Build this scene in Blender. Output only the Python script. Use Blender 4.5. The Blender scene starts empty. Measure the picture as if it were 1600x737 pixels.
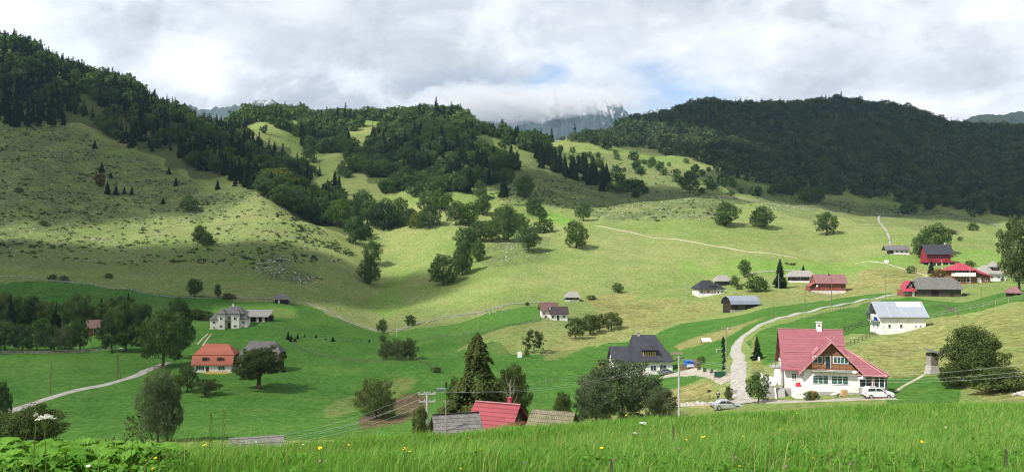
import bpy, math, random
import numpy as np
from mathutils import Vector, Matrix

rng = np.random.default_rng(11)
random.seed(5)
scene = bpy.context.scene
COL = scene.collection
R = math.radians

# ------------------------------------------------------------------ camera geometry
F = 1256.0                       # focal length in pixels of the 1600 px wide photograph
PITCH = math.atan((400 - 368.5) / F)
CP, SP = math.cos(PITCH), math.sin(PITCH)


def ray(px, py):
    a, b = (px - 800.0) / F, (368.5 - py) / F
    y, z = CP - b * SP, SP + b * CP
    return a / y, z / y          # x per metre of depth, z per metre of depth


def project(x, y, z):
    f, up = y * CP + z * SP, -y * SP + z * CP
    return 800 + F * x / f, 368.5 - F * up / f


# ------------------------------------------------------------------ terrain: surveyed profiles
NEAR_LEFT = [(60, 745), (100, 714), (140, 690)]
COLS = {
    0: NEAR_LEFT + [(165, 664), (209, 608), (240, 580), (276, 553), (320, 515), (360, 480), (400, 430), (470, 374), (560, 304), (680, 210), (800, 132), (920, 70), (1000, 66), (1150, 120), (1700, 250), (2500, 330)],
    100: NEAR_LEFT + [(165, 664), (209, 606), (240, 578), (276, 552), (320, 517), (360, 482), (395, 442), (470, 387), (560, 320), (680, 238), (800, 160), (900, 112), (980, 108), (1150, 160), (1700, 260), (2500, 330)],
    200: NEAR_LEFT + [(165, 664), (209, 604), (240, 576), (276, 548), (330, 500), (390, 454), (470, 402), (560, 337), (680, 258), (800, 186), (890, 142), (960, 140), (1150, 195), (1700, 270), (2500, 330)],
    300: NEAR_LEFT + [(165, 664), (209, 602), (232, 583), (276, 545), (300, 523), (340, 492), (388, 464), (465, 407), (560, 342), (690, 262), (800, 205), (850, 190), (930, 208), (1150, 245), (1700, 285), (2500, 330)],
    400: NEAR_LEFT + [(165, 664), (209, 605), (232, 582), (276, 540), (300, 517), (340, 492), (386, 468), (430, 432), (480, 390), (560, 338), (640, 285), (690, 264), (740, 262), (790, 246), (850, 225), (920, 203), (1000, 182), (1060, 178), (1200, 205), (1700, 280), (2500, 330)],
    500: NEAR_LEFT + [(165, 664), (209, 612), (260, 560), (310, 522), (345, 500), (385, 478), (430, 446), (480, 410), (540, 372), (570, 358), (610, 354), (680, 326), (780, 281), (850, 247), (900, 226), (1000, 197), (1080, 186), (1200, 206), (1700, 280), (2500, 330)],
    600: NEAR_LEFT + [(165, 666), (200, 628), (250, 568), (310, 530), (370, 506), (400, 490), (450, 463), (500, 438), (540, 408), (600, 369), (650, 339), (700, 311), (760, 283), (860, 237), (950, 207), (1030, 188), (1100, 186), (1200, 208), (1700, 280), (2500, 330)],
    700: NEAR_LEFT + [(165, 660), (200, 622), (250, 568), (300, 532), (350, 508), (400, 480), (450, 448), (510, 405), (590, 353), (650, 323), (700, 301), (800, 254), (900, 218), (1000, 186), (1060, 181), (1200, 212), (1700, 285), (2500, 330)],
    800: [(60, 725), (90, 690), (130, 662), (165, 636), (200, 602), (235, 572), (285, 530), (340, 494), (400, 456), (450, 426), (500, 396), (560, 365), (600, 345), (650, 321), (700, 299), (800, 260), (900, 231), (960, 218), (1050, 224), (1200, 242), (1700, 290), (2500, 330)],
    900: [(60, 722), (90, 688), (130, 660), (165, 638), (200, 607), (225, 582), (270, 543), (335, 503), (390, 465), (450, 428), (520, 386), (560, 363), (600, 349), (640, 339), (700, 321), (800, 287), (900, 258), (1000, 237), (1100, 218), (1150, 215), (1300, 238), (1700, 290), (2500, 330)],
    1000: [(60, 705), (100, 672), (135, 645), (165, 625), (213, 588), (260, 548), (330, 503), (390, 464), (455, 425), (525, 386), (580, 353), (630, 330), (670, 318), (720, 320), (800, 302), (900, 277), (1000, 254), (1200, 218), (1350, 196), (1420, 192), (1700, 240), (2500, 320)],
    1100: [(60, 692), (100, 662), (130, 633), (155, 605), (190, 575), (230, 545), (290, 510), (345, 485), (390, 456), (455, 421), (525, 380), (580, 352), (640, 324), (680, 311), (730, 312), (800, 303), (900, 287), (1000, 266), (1250, 215), (1500, 172), (1600, 164), (1900, 220), (2500, 320)],
    1200: [(60, 685), (100, 648), (125, 624), (145, 590), (165, 556), (215, 520), (270, 492), (325, 474), (375, 454), (440, 421), (500, 391), (570, 361), (640, 331), (680, 322), (730, 331), (850, 324), (950, 303), (1150, 253), (1400, 203), (1650, 168), (1900, 220), (2500, 320)],
    1300: [(60, 675), (100, 640), (123, 618), (145, 590), (175, 545), (220, 508), (285, 480), (370, 459), (420, 432), (480, 402), (560, 366), (640, 339), (680, 332), (730, 343), (850, 340), (1000, 302), (1200, 254), (1450, 203), (1700, 161), (1950, 210), (2500, 320)],
    1400: [(60, 672), (100, 640), (122, 616), (155, 572), (175, 543), (192, 522), (230, 495), (300, 470), (370, 440), (410, 420), (470, 391), (560, 360), (640, 342), (680, 342), (730, 353), (850, 347), (1100, 287), (1500, 208), (1720, 171), (1950, 220), (2500, 320)],
    1500: [(60, 670), (100, 638), (120, 614), (140, 580), (165, 540), (190, 505), (210, 487), (235, 483), (280, 473), (320, 461), (365, 439), (420, 414), (490, 380), (560, 360), (620, 349), (680, 353), (800, 351), (1000, 312), (1250, 257), (1600, 201), (1750, 203), (2000, 250), (2500, 320)],
    1600: [(60, 665), (90, 636), (112, 610), (135, 562), (170, 504), (195, 474), (215, 457), (240, 456), (330, 447), (380, 433), (440, 402), (520, 374), (600, 360), (680, 364), (800, 357), (1000, 312), (1300, 247), (1650, 205), (1800, 210), (2500, 320)],
}
# the brow of the near meadow: (photo column, depth, row of the ground there)
BROW = [(0, 9.5, 716), (100, 9.5, 716), (200, 9.8, 716), (300, 10.3, 714), (400, 11, 712), (500, 12.5, 702), (600, 14, 692), (700, 15.5, 686), (800, 17, 677), (900, 18, 668),
        (1000, 19, 661), (1100, 20, 655), (1200, 21, 648), (1300, 21.5, 643), (1400, 22, 639), (1500, 22, 637), (1600, 22, 635)]


def pchip(xk, yk, x):
    xk, yk = np.asarray(xk, float), np.asarray(yk, float)
    h = np.diff(xk)
    hh0 = h[:, None] if yk.ndim > 1 else h
    d = np.diff(yk, axis=0) / hh0
    hh = hh0
    m = np.zeros_like(yk)
    w1, w2 = 2 * hh[1:] + hh[:-1], hh[1:] + 2 * hh[:-1]
    same = d[:-1] * d[1:] > 0
    with np.errstate(divide='ignore', invalid='ignore'):
        mm = (w1 + w2) / (w1 / d[:-1] + w2 / d[1:])
    m[1:-1] = np.where(same, mm, 0)
    m[0], m[-1] = d[0], d[-1]
    i = np.clip(np.searchsorted(xk, x) - 1, 0, len(xk) - 2)
    t = np.clip((x - xk[i]) / h[i], 0, 1)
    hi = h[i]
    if yk.ndim > 1:
        t, hi = t[:, None], hi[:, None]
    return (yk[i] * (1 + 2 * t) * (1 - t) ** 2 + m[i] * hi * t * (1 - t) ** 2 + yk[i + 1] * t * t * (3 - 2 * t) + m[i + 1] * hi * t * t * (t - 1))


NS = 860
SG = np.concatenate([np.linspace(math.log(0.8), math.log(60), 200), np.linspace(math.log(60), math.log(1900), NS - 250)[1:], np.linspace(math.log(1900), math.log(2500), 52)[1:]])
NS = len(SG)
UG = np.concatenate([np.linspace(-1.4, -0.74, 40)[:-1], np.linspace(-0.74, 0.74, 800), np.linspace(0.74, 1.4, 40)[1:]])
NU = len(UG)
keys = sorted(COLS)
prof = []
for k in keys:
    de, pe = [(b[1], b[2]) for b in BROW if b[0] == k][0]
    ve = ray(k, pe)[1]
    pts = [(0.7, -1.52 / 0.7), (1.5, -1.53 / 1.5), (3, -1.55 / 3), (6, -1.6 / 6), (de * 0.8, (ve * de * 0.78 + -1.6 * 0.22) / (de * 0.8) if de > 8 else ve), (de, ve), (de * 1.5, ve - 0.028)]
    pts += [(y, ray(k, p)[1]) for y, p in COLS[k]]
    pts.sort()
    prof.append(pchip([math.log(p[0]) for p in pts], [p[1] for p in pts], SG))
prof = np.array(prof)
uk = np.array([ray(k, 420)[0] for k in keys])
uk = np.concatenate([[-1.5, -0.86], uk, [0.86, 1.5]])
prof = np.concatenate([prof[:1], prof[:1], prof, prof[-1:], prof[-1:]])
VG = pchip(uk, prof, UG)                    # NU x NS, z per depth
YG = np.exp(SG)[None, :]
XG = UG[:, None] * YG
ZG = VG * YG


def waves(x, y, wl, n, seed):
    r = np.random.default_rng(seed)
    o = 0
    for _ in range(n):
        a = r.uniform(0, 2 * math.pi)
        w = wl * r.uniform(0.6, 1.5)
        o = o + np.sin((x * math.cos(a) + y * math.sin(a)) * 2 * math.pi / w + r.uniform(0, 6.3))
    return o / math.sqrt(n)


far_w = np.clip((YG - 380) / 300, 0, 1)
mid_w = np.clip((YG - 110) / 120, 0, 1)
ZG = ZG + far_w * (1.3 * waves(XG, YG, 70, 6, 1) + 0.6 * waves(XG, YG, 26, 6, 2)) + mid_w * 0.22 * waves(XG, YG, 22, 6, 3)
ZG = ZG + np.clip((YG - 5) / 6, 0, 1) * np.clip((60 - YG) / 30, 0, 1) * 0.03 * waves(XG, YG, 2.6, 6, 4)
ZG = ZG + np.clip((YG - 1150) / 300, 0, 1) * 4.0 * waves(XG, YG, 190, 5, 8) * np.clip((2300 - YG) / 400, 0, 1)
VG = ZG / YG
HORIZON = np.maximum.accumulate(VG, axis=1)


def gi(u, y):
    s = np.log(np.maximum(y, 0.81))
    fu = np.interp(u, UG, np.arange(NU))
    fs = np.interp(s, SG, np.arange(NS))
    i, j = np.clip(fu.astype(int), 0, NU - 2), np.clip(fs.astype(int), 0, NS - 2)
    return i, j, fu - i, fs - j


def zat(x, y):
    x, y = np.atleast_1d(np.asarray(x, float)), np.atleast_1d(np.asarray(y, float))
    i, j, a, b = gi(x / y, y)
    z = ZG[i, j] * (1 - a) * (1 - b) + ZG[i + 1, j] * a * (1 - b) + ZG[i, j + 1] * (1 - a) * b + ZG[i + 1, j + 1] * a * b
    return z if z.size > 1 else float(z[0])


def horizon_before(x, y):
    i, j, a, b = gi(x / y, y)
    return HORIZON[i, np.maximum(j - 2, 0)]


def ground(px, py, dmin=80.0, dmax=2400.0):
    """The spot of ground a surveyed pixel shows."""
    u, v = ray(px, py)
    ys = np.exp(np.linspace(math.log(dmin), math.log(dmax), 1500))
    zs = zat(u * ys, ys)
    ok = np.nonzero(zs / ys >= v)[0]
    if len(ok) == 0:
        k = int(np.argmax(zs / ys))
    else:
        k = int(ok[0])
    y = float(ys[k])
    if k > 0 and len(ok):
        a, b = zs[k - 1] / ys[k - 1] - v, zs[k] / ys[k] - v
        t = -a / (b - a) if b != a else 1
        y = float(ys[k - 1] + (ys[k] - ys[k - 1]) * t)
    return Vector((u * y, y, zat(u * y, y)))


def at_depth(px, y, py=420):
    u = ray(px, py)[0]
    return Vector((u * y, y, zat(u * y, y)))


# ------------------------------------------------------------------ object helpers
def tag(o, label=None, cat=None, group=None, kind=None):
    if label: o['label'] = label
    if cat: o['category'] = cat
    if group: o['group'] = group
    if kind: o['kind'] = kind
    return o


def empty(name, loc, rz=0.0, label=None, cat=None, group=None, scale=None):
    o = bpy.data.objects.new(name, None)
    COL.objects.link(o)
    o.location = loc
    o.rotation_euler = (0, 0, rz)
    if scale: o.scale = scale
    o.empty_display_size = 0.2
    return tag(o, label, cat, group)


def mesh_np(name, V, Fq, mats=None, smooth=False, tint=None, midx=None):
    V = np.ascontiguousarray(V, dtype=np.float32)
    me = bpy.data.meshes.new(name)
    me.vertices.add(len(V))
    me.vertices.foreach_set('co', V.ravel())
    groups = Fq if isinstance(Fq, list) else [Fq]
    groups = [np.asarray(g, dtype=np.int32) for g in groups if len(g)]
    idx = np.concatenate([g.ravel() for g in groups])
    tot = np.concatenate([np.full(len(g), g.shape[1], np.int32) for g in groups])
    me.loops.add(len(idx))
    me.loops.foreach_set('vertex_index', idx)
    me.polygons.add(len(tot))
    me.polygons.foreach_set('loop_start', np.concatenate([[0], np.cumsum(tot)[:-1]]).astype(np.int32))
    me.polygons.foreach_set('loop_total', tot)
    if midx is not None:
        me.polygons.foreach_set('material_index', np.asarray(midx, np.int32))
    if smooth:
        me.polygons.foreach_set('use_smooth', np.ones(len(tot), bool))
    me.update(calc_edges=True)
    if tint is not None:
        at = me.attributes.new('tint', 'FLOAT', 'POINT')
        at.data.foreach_set('value', np.asarray(tint, np.float32))
    for m in (mats or []):
        me.materials.append(m)
    return me


def obj(name, me, parent=None, loc=None, **kw):
    o = bpy.data.objects.new(name, me)
    COL.objects.link(o)
    if parent is not None: o.parent = parent
    if loc is not None: o.location = loc
    return tag(o, **kw)


class MB:
    """Collects boxes, prisms, tubes and polygons; build() links them as one mesh object."""
    def __init__(s): s.v, s.f = [], []

    def poly(s, pts):
        b = len(s.v); s.v += [tuple(p) for p in pts]; s.f.append(tuple(range(b, b + len(pts)))); return s

    def box(s, x0, x1, y0, y1, z0, z1):
        b = len(s.v)
        s.v += [(x, y, z) for z in (z0, z1) for x, y in ((x0, y0), (x1, y0), (x1, y1), (x0, y1))]
        s.f += [tuple(b + i for i in q) for q in ((3, 2, 1, 0), (4, 5, 6, 7), (0, 1, 5, 4), (1, 2, 6, 5), (2, 3, 7, 6), (3, 0, 4, 7))]
        return s

    def prism(s, prof, axis, a0, a1):
        """prof: 2-D outline; axis 'x' puts it in y,z; 'y' in x,z; 'z' in x,y."""
        n, b = len(prof), len(s.v)
        for a in (a0, a1):
            for p, q in prof:
                s.v.append({'x': (a, p, q), 'y': (p, a, q), 'z': (p, q, a)}[axis])
        s.f.append(tuple(range(b, b + n))); s.f.append(tuple(range(b + 2 * n - 1, b + n - 1, -1)))
        for i in range(n):
            j = (i + 1) % n
            s.f.append((b + i, b + n + i, b + n + j, b + j))
        return s

    def tube(s, p0, p1, r0, r1=None, n=8, cap=True):
        r1 = r0 if r1 is None else r1
        p0, p1 = Vector(p0), Vector(p1)
        d = (p1 - p0).normalized()
        a = d.cross(Vector((0, 0, 1)) if abs(d.z) < 0.9 else Vector((1, 0, 0))).normalized()
        c = d.cross(a)
        b = len(s.v)
        for p, r in ((p0, r0), (p1, r1)):
            for i in range(n):
                t = 2 * math.pi * i / n
                s.v.append(tuple(p + a * (r * math.cos(t)) + c * (r * math.sin(t))))
        for i in range(n):
            j = (i + 1) % n
            s.f.append((b + i, b + j, b + n + j, b + n + i))
        if cap:
            s.f.append(tuple(range(b + n - 1, b - 1, -1))); s.f.append(tuple(range(b + n, b + 2 * n)))
        return s

    def path(s, pts, rs, n=6):
        for i in range(len(pts) - 1):
            s.tube(pts[i], pts[i + 1], rs[i], rs[i + 1], n)
        return s

    def shell(s, polys, th):
        """A sheet of thickness th below the given polygons (a roof)."""
        key, vs, fs = {}, [], []
        for p in polys:
            f = []
            for q in p:
                k = tuple(round(c, 4) for c in q)
                if k not in key:
                    key[k] = len(vs); vs.append(tuple(q))
                f.append(key[k])
            fs.append(f)
        n, b = len(vs), len(s.v)
        s.v += vs + [(x, y, z - th) for x, y, z in vs]
        ed = {}
        for f in fs:
            s.f.append(tuple(b + i for i in f)); s.f.append(tuple(b + n + i for i in reversed(f)))
            for i in range(len(f)):
                e = (f[i], f[(i + 1) % len(f)])
                ed[e] = 1
        for (i, j) in ed:
            if (j, i) not in ed:
                s.f.append((b + j, b + i, b + n + i, b + n + j))
        return s

    def blob(s, c, r, seed=0, lat=5, lon=8, jit=0.15):
        q = random.Random(seed)
        b = len(s.v)
        rx, ry, rz = r if isinstance(r, tuple) else (r, r, r)
        s.v.append((c[0], c[1], c[2] - rz))
        for i in range(1, lat):
            t = math.pi * i / lat
            for k in range(lon):
                a = 2 * math.pi * k / lon
                w = 1 + q.uniform(-jit, jit)
                s.v.append((c[0] + rx * w * math.sin(t) * math.cos(a), c[1] + ry * w * math.sin(t) * math.sin(a), c[2] - rz * w * math.cos(t)))
        s.v.append((c[0], c[1], c[2] + rz))
        top = len(s.v) - 1
        for k in range(lon):
            j = (k + 1) % lon
            s.f.append((b, b + 1 + j, b + 1 + k))
            for i in range(lat - 2):
                o = b + 1 + i * lon
                s.f.append((o + k, o + j, o + lon + j, o + lon + k))
            o = b + 1 + (lat - 2) * lon
            s.f.append((o + k, o + j, top))
        return s

    def mesh(s, name, m, smooth=False):
        me = bpy.data.meshes.new(name)
        me.from_pydata(s.v, [], s.f)
        if smooth:
            me.polygons.foreach_set('use_smooth', np.ones(len(me.polygons), bool))
        me.update()
        if m: me.materials.append(m)
        return me

    def build(s, name, m, parent=None, loc=None, smooth=False, **kw):
        return obj(name, s.mesh(name, m, smooth), parent, loc, **kw)


# ------------------------------------------------------------------ materials
def new_mat(name):
    m = bpy.data.materials.new(name)
    m.use_nodes = True
    nt = m.node_tree
    return m, nt, nt.nodes['Principled BSDF'], nt.nodes['Material Output']


def N(nt, typ, **kw):
    n = nt.nodes.new(typ)
    for k, v in kw.items():
        if k.startswith('_'):
            setattr(n, k[1:], v)
        else:
            n.inputs[k.replace('__', ' ')].default_value = v
    return n


def mix_rgb(nt, fac, a, b, mode='MIX'):
    n = nt.nodes.new('ShaderNodeMix')
    n.data_type = 'RGBA'
    n.blend_type = mode
    for sock, val in ((n.inputs[0], fac), (n.inputs[6], a), (n.inputs[7], b)):
        if isinstance(val, bpy.types.NodeSocket): nt.links.new(val, sock)
        elif isinstance(val, (int, float)): sock.default_value = val
        else: sock.default_value = (*val[:3], 1)
    return n.outputs[2]


def mathn(nt, op, a, b=0.0, c=None, clamp=False):
    n = nt.nodes.new('ShaderNodeMath')
    n.operation = op
    n.use_clamp = clamp
    for sock, val in zip(n.inputs, (a, b, c)):
        if val is None: continue
        if isinstance(val, bpy.types.NodeSocket): nt.links.new(val, sock)
        else: sock.default_value = val
    return n.outputs[0]


def ramp(nt, val, lo, hi, smooth=True):
    n = nt.nodes.new('ShaderNodeMapRange')
    n.interpolation_type = 'SMOOTHSTEP' if smooth else 'LINEAR'
    nt.links.new(val, n.inputs[0])
    n.inputs[1].default_value, n.inputs[2].default_value = lo, hi
    return n.outputs[0]


def plain(name, c, rough=0.7, c2=None, scale=1.5, spec=0.3, bump=0.0, metal=0.0, stretch=(1, 1, 1), detail=4):
    """A weathered surface: two tones of one colour, broken up by noise at two sizes."""
    m, nt, b, out = new_mat(name)
    b.inputs['Roughness'].default_value = rough
    b.inputs['Specular IOR Level'].default_value = spec
    b.inputs['Metallic'].default_value = metal
    tc = N(nt, 'ShaderNodeTexCoord')
    mp = N(nt, 'ShaderNodeMapping', Scale=stretch)
    nt.links.new(tc.outputs['Object'], mp.inputs[0])
    no = N(nt, 'ShaderNodeTexNoise', Scale=scale, Detail=float(detail), Roughness=0.65)
    nt.links.new(mp.outputs[0], no.inputs[0])
    c2 = c2 or tuple(x * 0.7 for x in c)
    col = mix_rgb(nt, ramp(nt, no.outputs[0], 0.35, 0.68), c, c2)
    nt.links.new(col, b.inputs['Base Color'])
    if bump:
        bm = N(nt, 'ShaderNodeBump', Strength=bump, Distance=0.05)
        nt.links.new(no.outputs[0], bm.inputs['Height'])
        nt.links.new(bm.outputs[0], b.inputs['Normal'])
    return m


def rowed(name, c, c2, gap, size, axis='z', rough=0.65, spec=0.3, mortar=0.012, metal=0.0, bump=0.6, vary=0.5):
    """Bricks, shingles, boards or ribbed sheets: a Brick texture in the thing's own metres."""
    m, nt, b, out = new_mat(name)
    b.inputs['Roughness'].default_value = rough
    b.inputs['Specular IOR Level'].default_value = spec
    b.inputs['Metallic'].default_value = metal
    tc = N(nt, 'ShaderNodeTexCoord')
    sx = N(nt, 'ShaderNodeSeparateXYZ')
    nt.links.new(tc.outputs['Object'], sx.inputs[0])
    cx = N(nt, 'ShaderNodeCombineXYZ')
    if axis == 'z':      # rows stacked up the height, running along x + y
        nt.links.new(mathn(nt, 'ADD', sx.outputs[0], sx.outputs[1]), cx.inputs[0]); nt.links.new(sx.outputs[2], cx.inputs[1])
    elif axis == 'x':    # upright strips side by side along x
        nt.links.new(sx.outputs[2], cx.inputs[0]); nt.links.new(mathn(nt, 'ADD', sx.outputs[0], 0.013), cx.inputs[1])
    else:                # upright strips along y
        nt.links.new(sx.outputs[2], cx.inputs[0]); nt.links.new(sx.outputs[1], cx.inputs[1])
    br = N(nt, 'ShaderNodeTexBrick', Color1=(*c, 1), Color2=(*c2, 1), Mortar=(*gap, 1), Scale=1.0)
    br.inputs['Mortar Size'].default_value = mortar
    br.inputs['Brick Width'].default_value = size[0]
    br.inputs['Row Height'].default_value = size[1]
    br.inputs['Bias'].default_value = 0.0
    nt.links.new(cx.outputs[0], br.inputs[0])
    no = N(nt, 'ShaderNodeTexNoise', Scale=0.9, Detail=6.0, Roughness=0.7)
    nt.links.new(tc.outputs['Object'], no.inputs[0])
    dirt = mix_rgb(nt, mathn(nt, 'MULTIPLY', ramp(nt, no.outputs[0], 0.4, 0.75), vary), (1, 1, 1), tuple(0.55 + 0.15 * x for x in (1, 0.9, 0.8)))
    nt.links.new(mix_rgb(nt, 1.0, br.outputs[0], dirt, 'MULTIPLY'), b.inputs['Base Color'])
    bm = N(nt, 'ShaderNodeBump', Strength=bump, Distance=0.03)
    bm.invert = True
    nt.links.new(br.outputs[1], bm.inputs['Height'])
    nt.links.new(bm.outputs[0], b.inputs['Normal'])
    return m


def leafy(name, c, c2, trans=0.35, rough=0.6, attr=True, rand=0.35):
    """Foliage: tone from the leaf's own tint and the plant's own random number."""
    m, nt, b, out = new_mat(name)
    nt.nodes.remove(b)
    at = N(nt, 'ShaderNodeAttribute', _attribute_name='tint')
    oi = N(nt, 'ShaderNodeObjectInfo')
    f = mathn(nt, 'ADD', at.outputs['Fac'], mathn(nt, 'MULTIPLY', mathn(nt, 'SUBTRACT', oi.outputs['Random'], 0.5), rand), clamp=True)
    col = mix_rgb(nt, f, c, c2)
    d = N(nt, 'ShaderNodeBsdfDiffuse')
    t = N(nt, 'ShaderNodeBsdfTranslucent')
    nt.links.new(col, d.inputs[0])
    nt.links.new(mix_rgb(nt, 1.0, col, (1.0, 1.15, 0.5), 'MULTIPLY'), t.inputs[0])
    ms = N(nt, 'ShaderNodeMixShader', Fac=trans)
    nt.links.new(d.outputs[0], ms.inputs[1]); nt.links.new(t.outputs[0], ms.inputs[2])
    nt.links.new(ms.outputs[0], out.inputs['Surface'])
    return m


M = {}
M['white_plaster'] = plain('white_plaster', (0.80, 0.79, 0.77), 0.85, (0.64, 0.62, 0.58), 0.55)
M['cream_plaster'] = plain('cream_plaster', (0.72, 0.68, 0.60), 0.85, (0.58, 0.54, 0.47), 0.8)
M['white_paint'] = plain('white_paint', (0.8, 0.8, 0.79), 0.5, (0.7, 0.7, 0.7), 2)
M['pink_sheet'] = rowed('pink_sheet', (0.255, 0.088, 0.105), (0.23, 0.078, 0.092), (0.16, 0.053, 0.063), (30.0, 0.36), 'z', 0.5, 0.35, 0.02, bump=0.5, vary=0.5)
M['pink_trim'] = plain('pink_trim', (0.50, 0.24, 0.25), 0.5)
M['red_sheet'] = rowed('red_sheet', (0.25, 0.034, 0.046), (0.20, 0.027, 0.037), (0.10, 0.015, 0.019), (30.0, 0.38), 'z', 0.5, 0.35, 0.03, bump=0.6, vary=0.4)
M['bright_red_sheet'] = plain('bright_red_sheet', (0.34, 0.042, 0.07), 0.55, (0.28, 0.035, 0.058), 0.8)
M['orange_tile'] = rowed('orange_tile', (0.43, 0.14, 0.09), (0.35, 0.11, 0.07), (0.22, 0.06, 0.035), (0.3, 0.3), 'z', 0.7, 0.25, 0.03, vary=0.4)
M['black_sheet'] = plain('black_sheet', (0.028, 0.03, 0.04), 0.55, (0.04, 0.042, 0.052), 0.6, 0.35)
M['black_shingle'] = rowed('black_shingle', (0.04, 0.042, 0.05), (0.028, 0.03, 0.038), (0.012, 0.012, 0.015), (0.4, 0.3), 'z', 0.7, 0.25, 0.02)
M['grey_sheet'] = rowed('grey_sheet', (0.38, 0.41, 0.46), (0.33, 0.36, 0.41), (0.2, 0.22, 0.26), (12.0, 0.5), 'x', 0.4, 0.4, 0.02, 0.3, vary=0.4)
M['pale_sheet'] = plain('pale_sheet', (0.62, 0.66, 0.72), 0.45, (0.55, 0.58, 0.64), 1.2, 0.4)
M['blue_grey_sheet'] = rowed('blue_grey_sheet', (0.27, 0.31, 0.38), (0.24, 0.27, 0.34), (0.15, 0.17, 0.2), (12.0, 0.6), 'x', 0.45, 0.4, 0.02, 0.2, vary=0.4)
M['grey_shingle'] = rowed('grey_shingle', (0.24, 0.23, 0.22), (0.15, 0.145, 0.14), (0.06, 0.06, 0.06), (0.16, 0.3), 'z', 0.85, 0.15, 0.02, vary=0.8)
M['pale_shingle'] = rowed('pale_shingle', (0.40, 0.39, 0.36), (0.30, 0.29, 0.27), (0.15, 0.14, 0.13), (0.16, 0.3), 'z', 0.85, 0.15, 0.02, vary=0.7)
M['moss_shingle'] = rowed('moss_shingle', (0.21, 0.19, 0.13), (0.15, 0.14, 0.09), (0.06, 0.06, 0.04), (0.2, 0.32), 'z', 0.9, 0.1, 0.02, vary=0.8)
M['brown_sheet'] = plain('brown_sheet', (0.16, 0.085, 0.075), 0.6, (0.12, 0.07, 0.06), 1)
M['dark_brown_sheet'] = plain('dark_brown_sheet', (0.06, 0.042, 0.042), 0.6, (0.045, 0.035, 0.035), 1)
M['mauve_sheet'] = rowed('mauve_sheet', (0.24, 0.12, 0.12), (0.2, 0.10, 0.10), (0.12, 0.06, 0.06), (14.0, 0.45), 'x', 0.6, 0.3, 0.03, vary=0.6)
M['brown_board'] = rowed('brown_board', (0.27, 0.125, 0.062), (0.20, 0.09, 0.045), (0.03, 0.014, 0.008), (5.0, 0.22), 'z', 0.6, 0.3, 0.02)
M['red_board'] = rowed('red_board', (0.30, 0.10, 0.075), (0.25, 0.08, 0.06), (0.1, 0.035, 0.025), (6.0, 0.24), 'z', 0.7, 0.2, 0.02)
M['crimson_board'] = plain('crimson_board', (0.27, 0.024, 0.045), 0.65, (0.20, 0.018, 0.035), 2)
M['grey_board'] = rowed('grey_board', (0.14, 0.12, 0.10), (0.09, 0.078, 0.065), (0.02, 0.018, 0.015), (4.0, 0.2), 'x', 0.85, 0.15, 0.025, vary=0.8)
M['dark_board'] = rowed('dark_board', (0.055, 0.042, 0.034), (0.035, 0.027, 0.022), (0.01, 0.008, 0.007), (4.0, 0.22), 'z', 0.8, 0.15, 0.025)
M['timber'] = plain('timber', (0.17, 0.14, 0.11), 0.85, (0.10, 0.08, 0.065), 6, 0.15, stretch=(3, 3, 0.4))
M['pole_timber'] = plain('pole_timber', (0.20, 0.13, 0.075), 0.85, (0.13, 0.085, 0.05), 5, 0.15, stretch=(3, 3, 0.3))
M['old_rail'] = plain('old_rail', (0.30, 0.28, 0.24), 0.9, (0.18, 0.165, 0.14), 5, 0.1)
M['concrete'] = plain('concrete', (0.40, 0.40, 0.38), 0.9, (0.30, 0.30, 0.285), 3, 0.15)
M['stone_masonry'] = rowed('stone_masonry', (0.36, 0.34, 0.31), (0.24, 0.23, 0.21), (0.45, 0.44, 0.42), (0.45, 0.25), 'z', 0.9, 0.15, 0.03, vary=0.6)
M['field_stone'] = plain('field_stone', (0.42, 0.41, 0.38), 0.95, (0.26, 0.25, 0.22), 2.5, 0.1)
M['limestone'] = plain('limestone', (0.44, 0.43, 0.41), 0.95, (0.30, 0.30, 0.28), 0.6, 0.1)
M['white_stone'] = plain('white_stone', (0.62, 0.60, 0.56), 0.9, (0.45, 0.43, 0.4), 2)
M['glass'] = plain('glass', (0.03, 0.045, 0.05), 0.08, (0.02, 0.03, 0.035), 1.0, 0.6)
M['green_glass'] = plain('green_glass', (0.05, 0.13, 0.12), 0.1, (0.025, 0.06, 0.055), 2.0, 0.6)
M['dark_void'] = plain('dark_void', (0.02, 0.018, 0.016), 0.9)
M['terracotta'] = plain('terracotta', (0.30, 0.09, 0.05), 0.8)
M['brick_stack'] = rowed('brick_stack', (0.40, 0.30, 0.24), (0.32, 0.24, 0.19), (0.45, 0.43, 0.4), (0.25, 0.08), 'z', 0.9)
M['bark'] = plain('bark', (0.10, 0.08, 0.062), 0.95, (0.05, 0.04, 0.033), 8, 0.1, 0.4, stretch=(2, 2, 0.5))
M['pale_bark'] = plain('pale_bark', (0.30, 0.27, 0.22), 0.9, (0.16, 0.14, 0.11), 6, 0.1)
M['tyre'] = plain('tyre', (0.02, 0.02, 0.021), 0.85)
M['alloy'] = plain('alloy', (0.5, 0.5, 0.52), 0.35, None, 3, 0.5, 0, 0.6)
M['white_car'] = plain('white_car', (0.70, 0.71, 0.72), 0.25, (0.64, 0.65, 0.66), 1, 0.5)
M['silver_car'] = plain('silver_car', (0.48, 0.50, 0.53), 0.28, (0.42, 0.44, 0.47), 1, 0.5, 0, 0.4)
M['grey_car'] = plain('grey_car', (0.17, 0.18, 0.20), 0.28, (0.14, 0.15, 0.17), 1, 0.5, 0, 0.4)
M['blue_paint'] = plain('blue_paint', (0.02, 0.09, 0.42), 0.4, (0.02, 0.07, 0.34), 2, 0.4)
M['black_plastic'] = plain('black_plastic', (0.025, 0.025, 0.027), 0.6)
M['red_lamp'] = plain('red_lamp', (0.4, 0.01, 0.01), 0.2, None, 4, 0.5)
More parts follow.
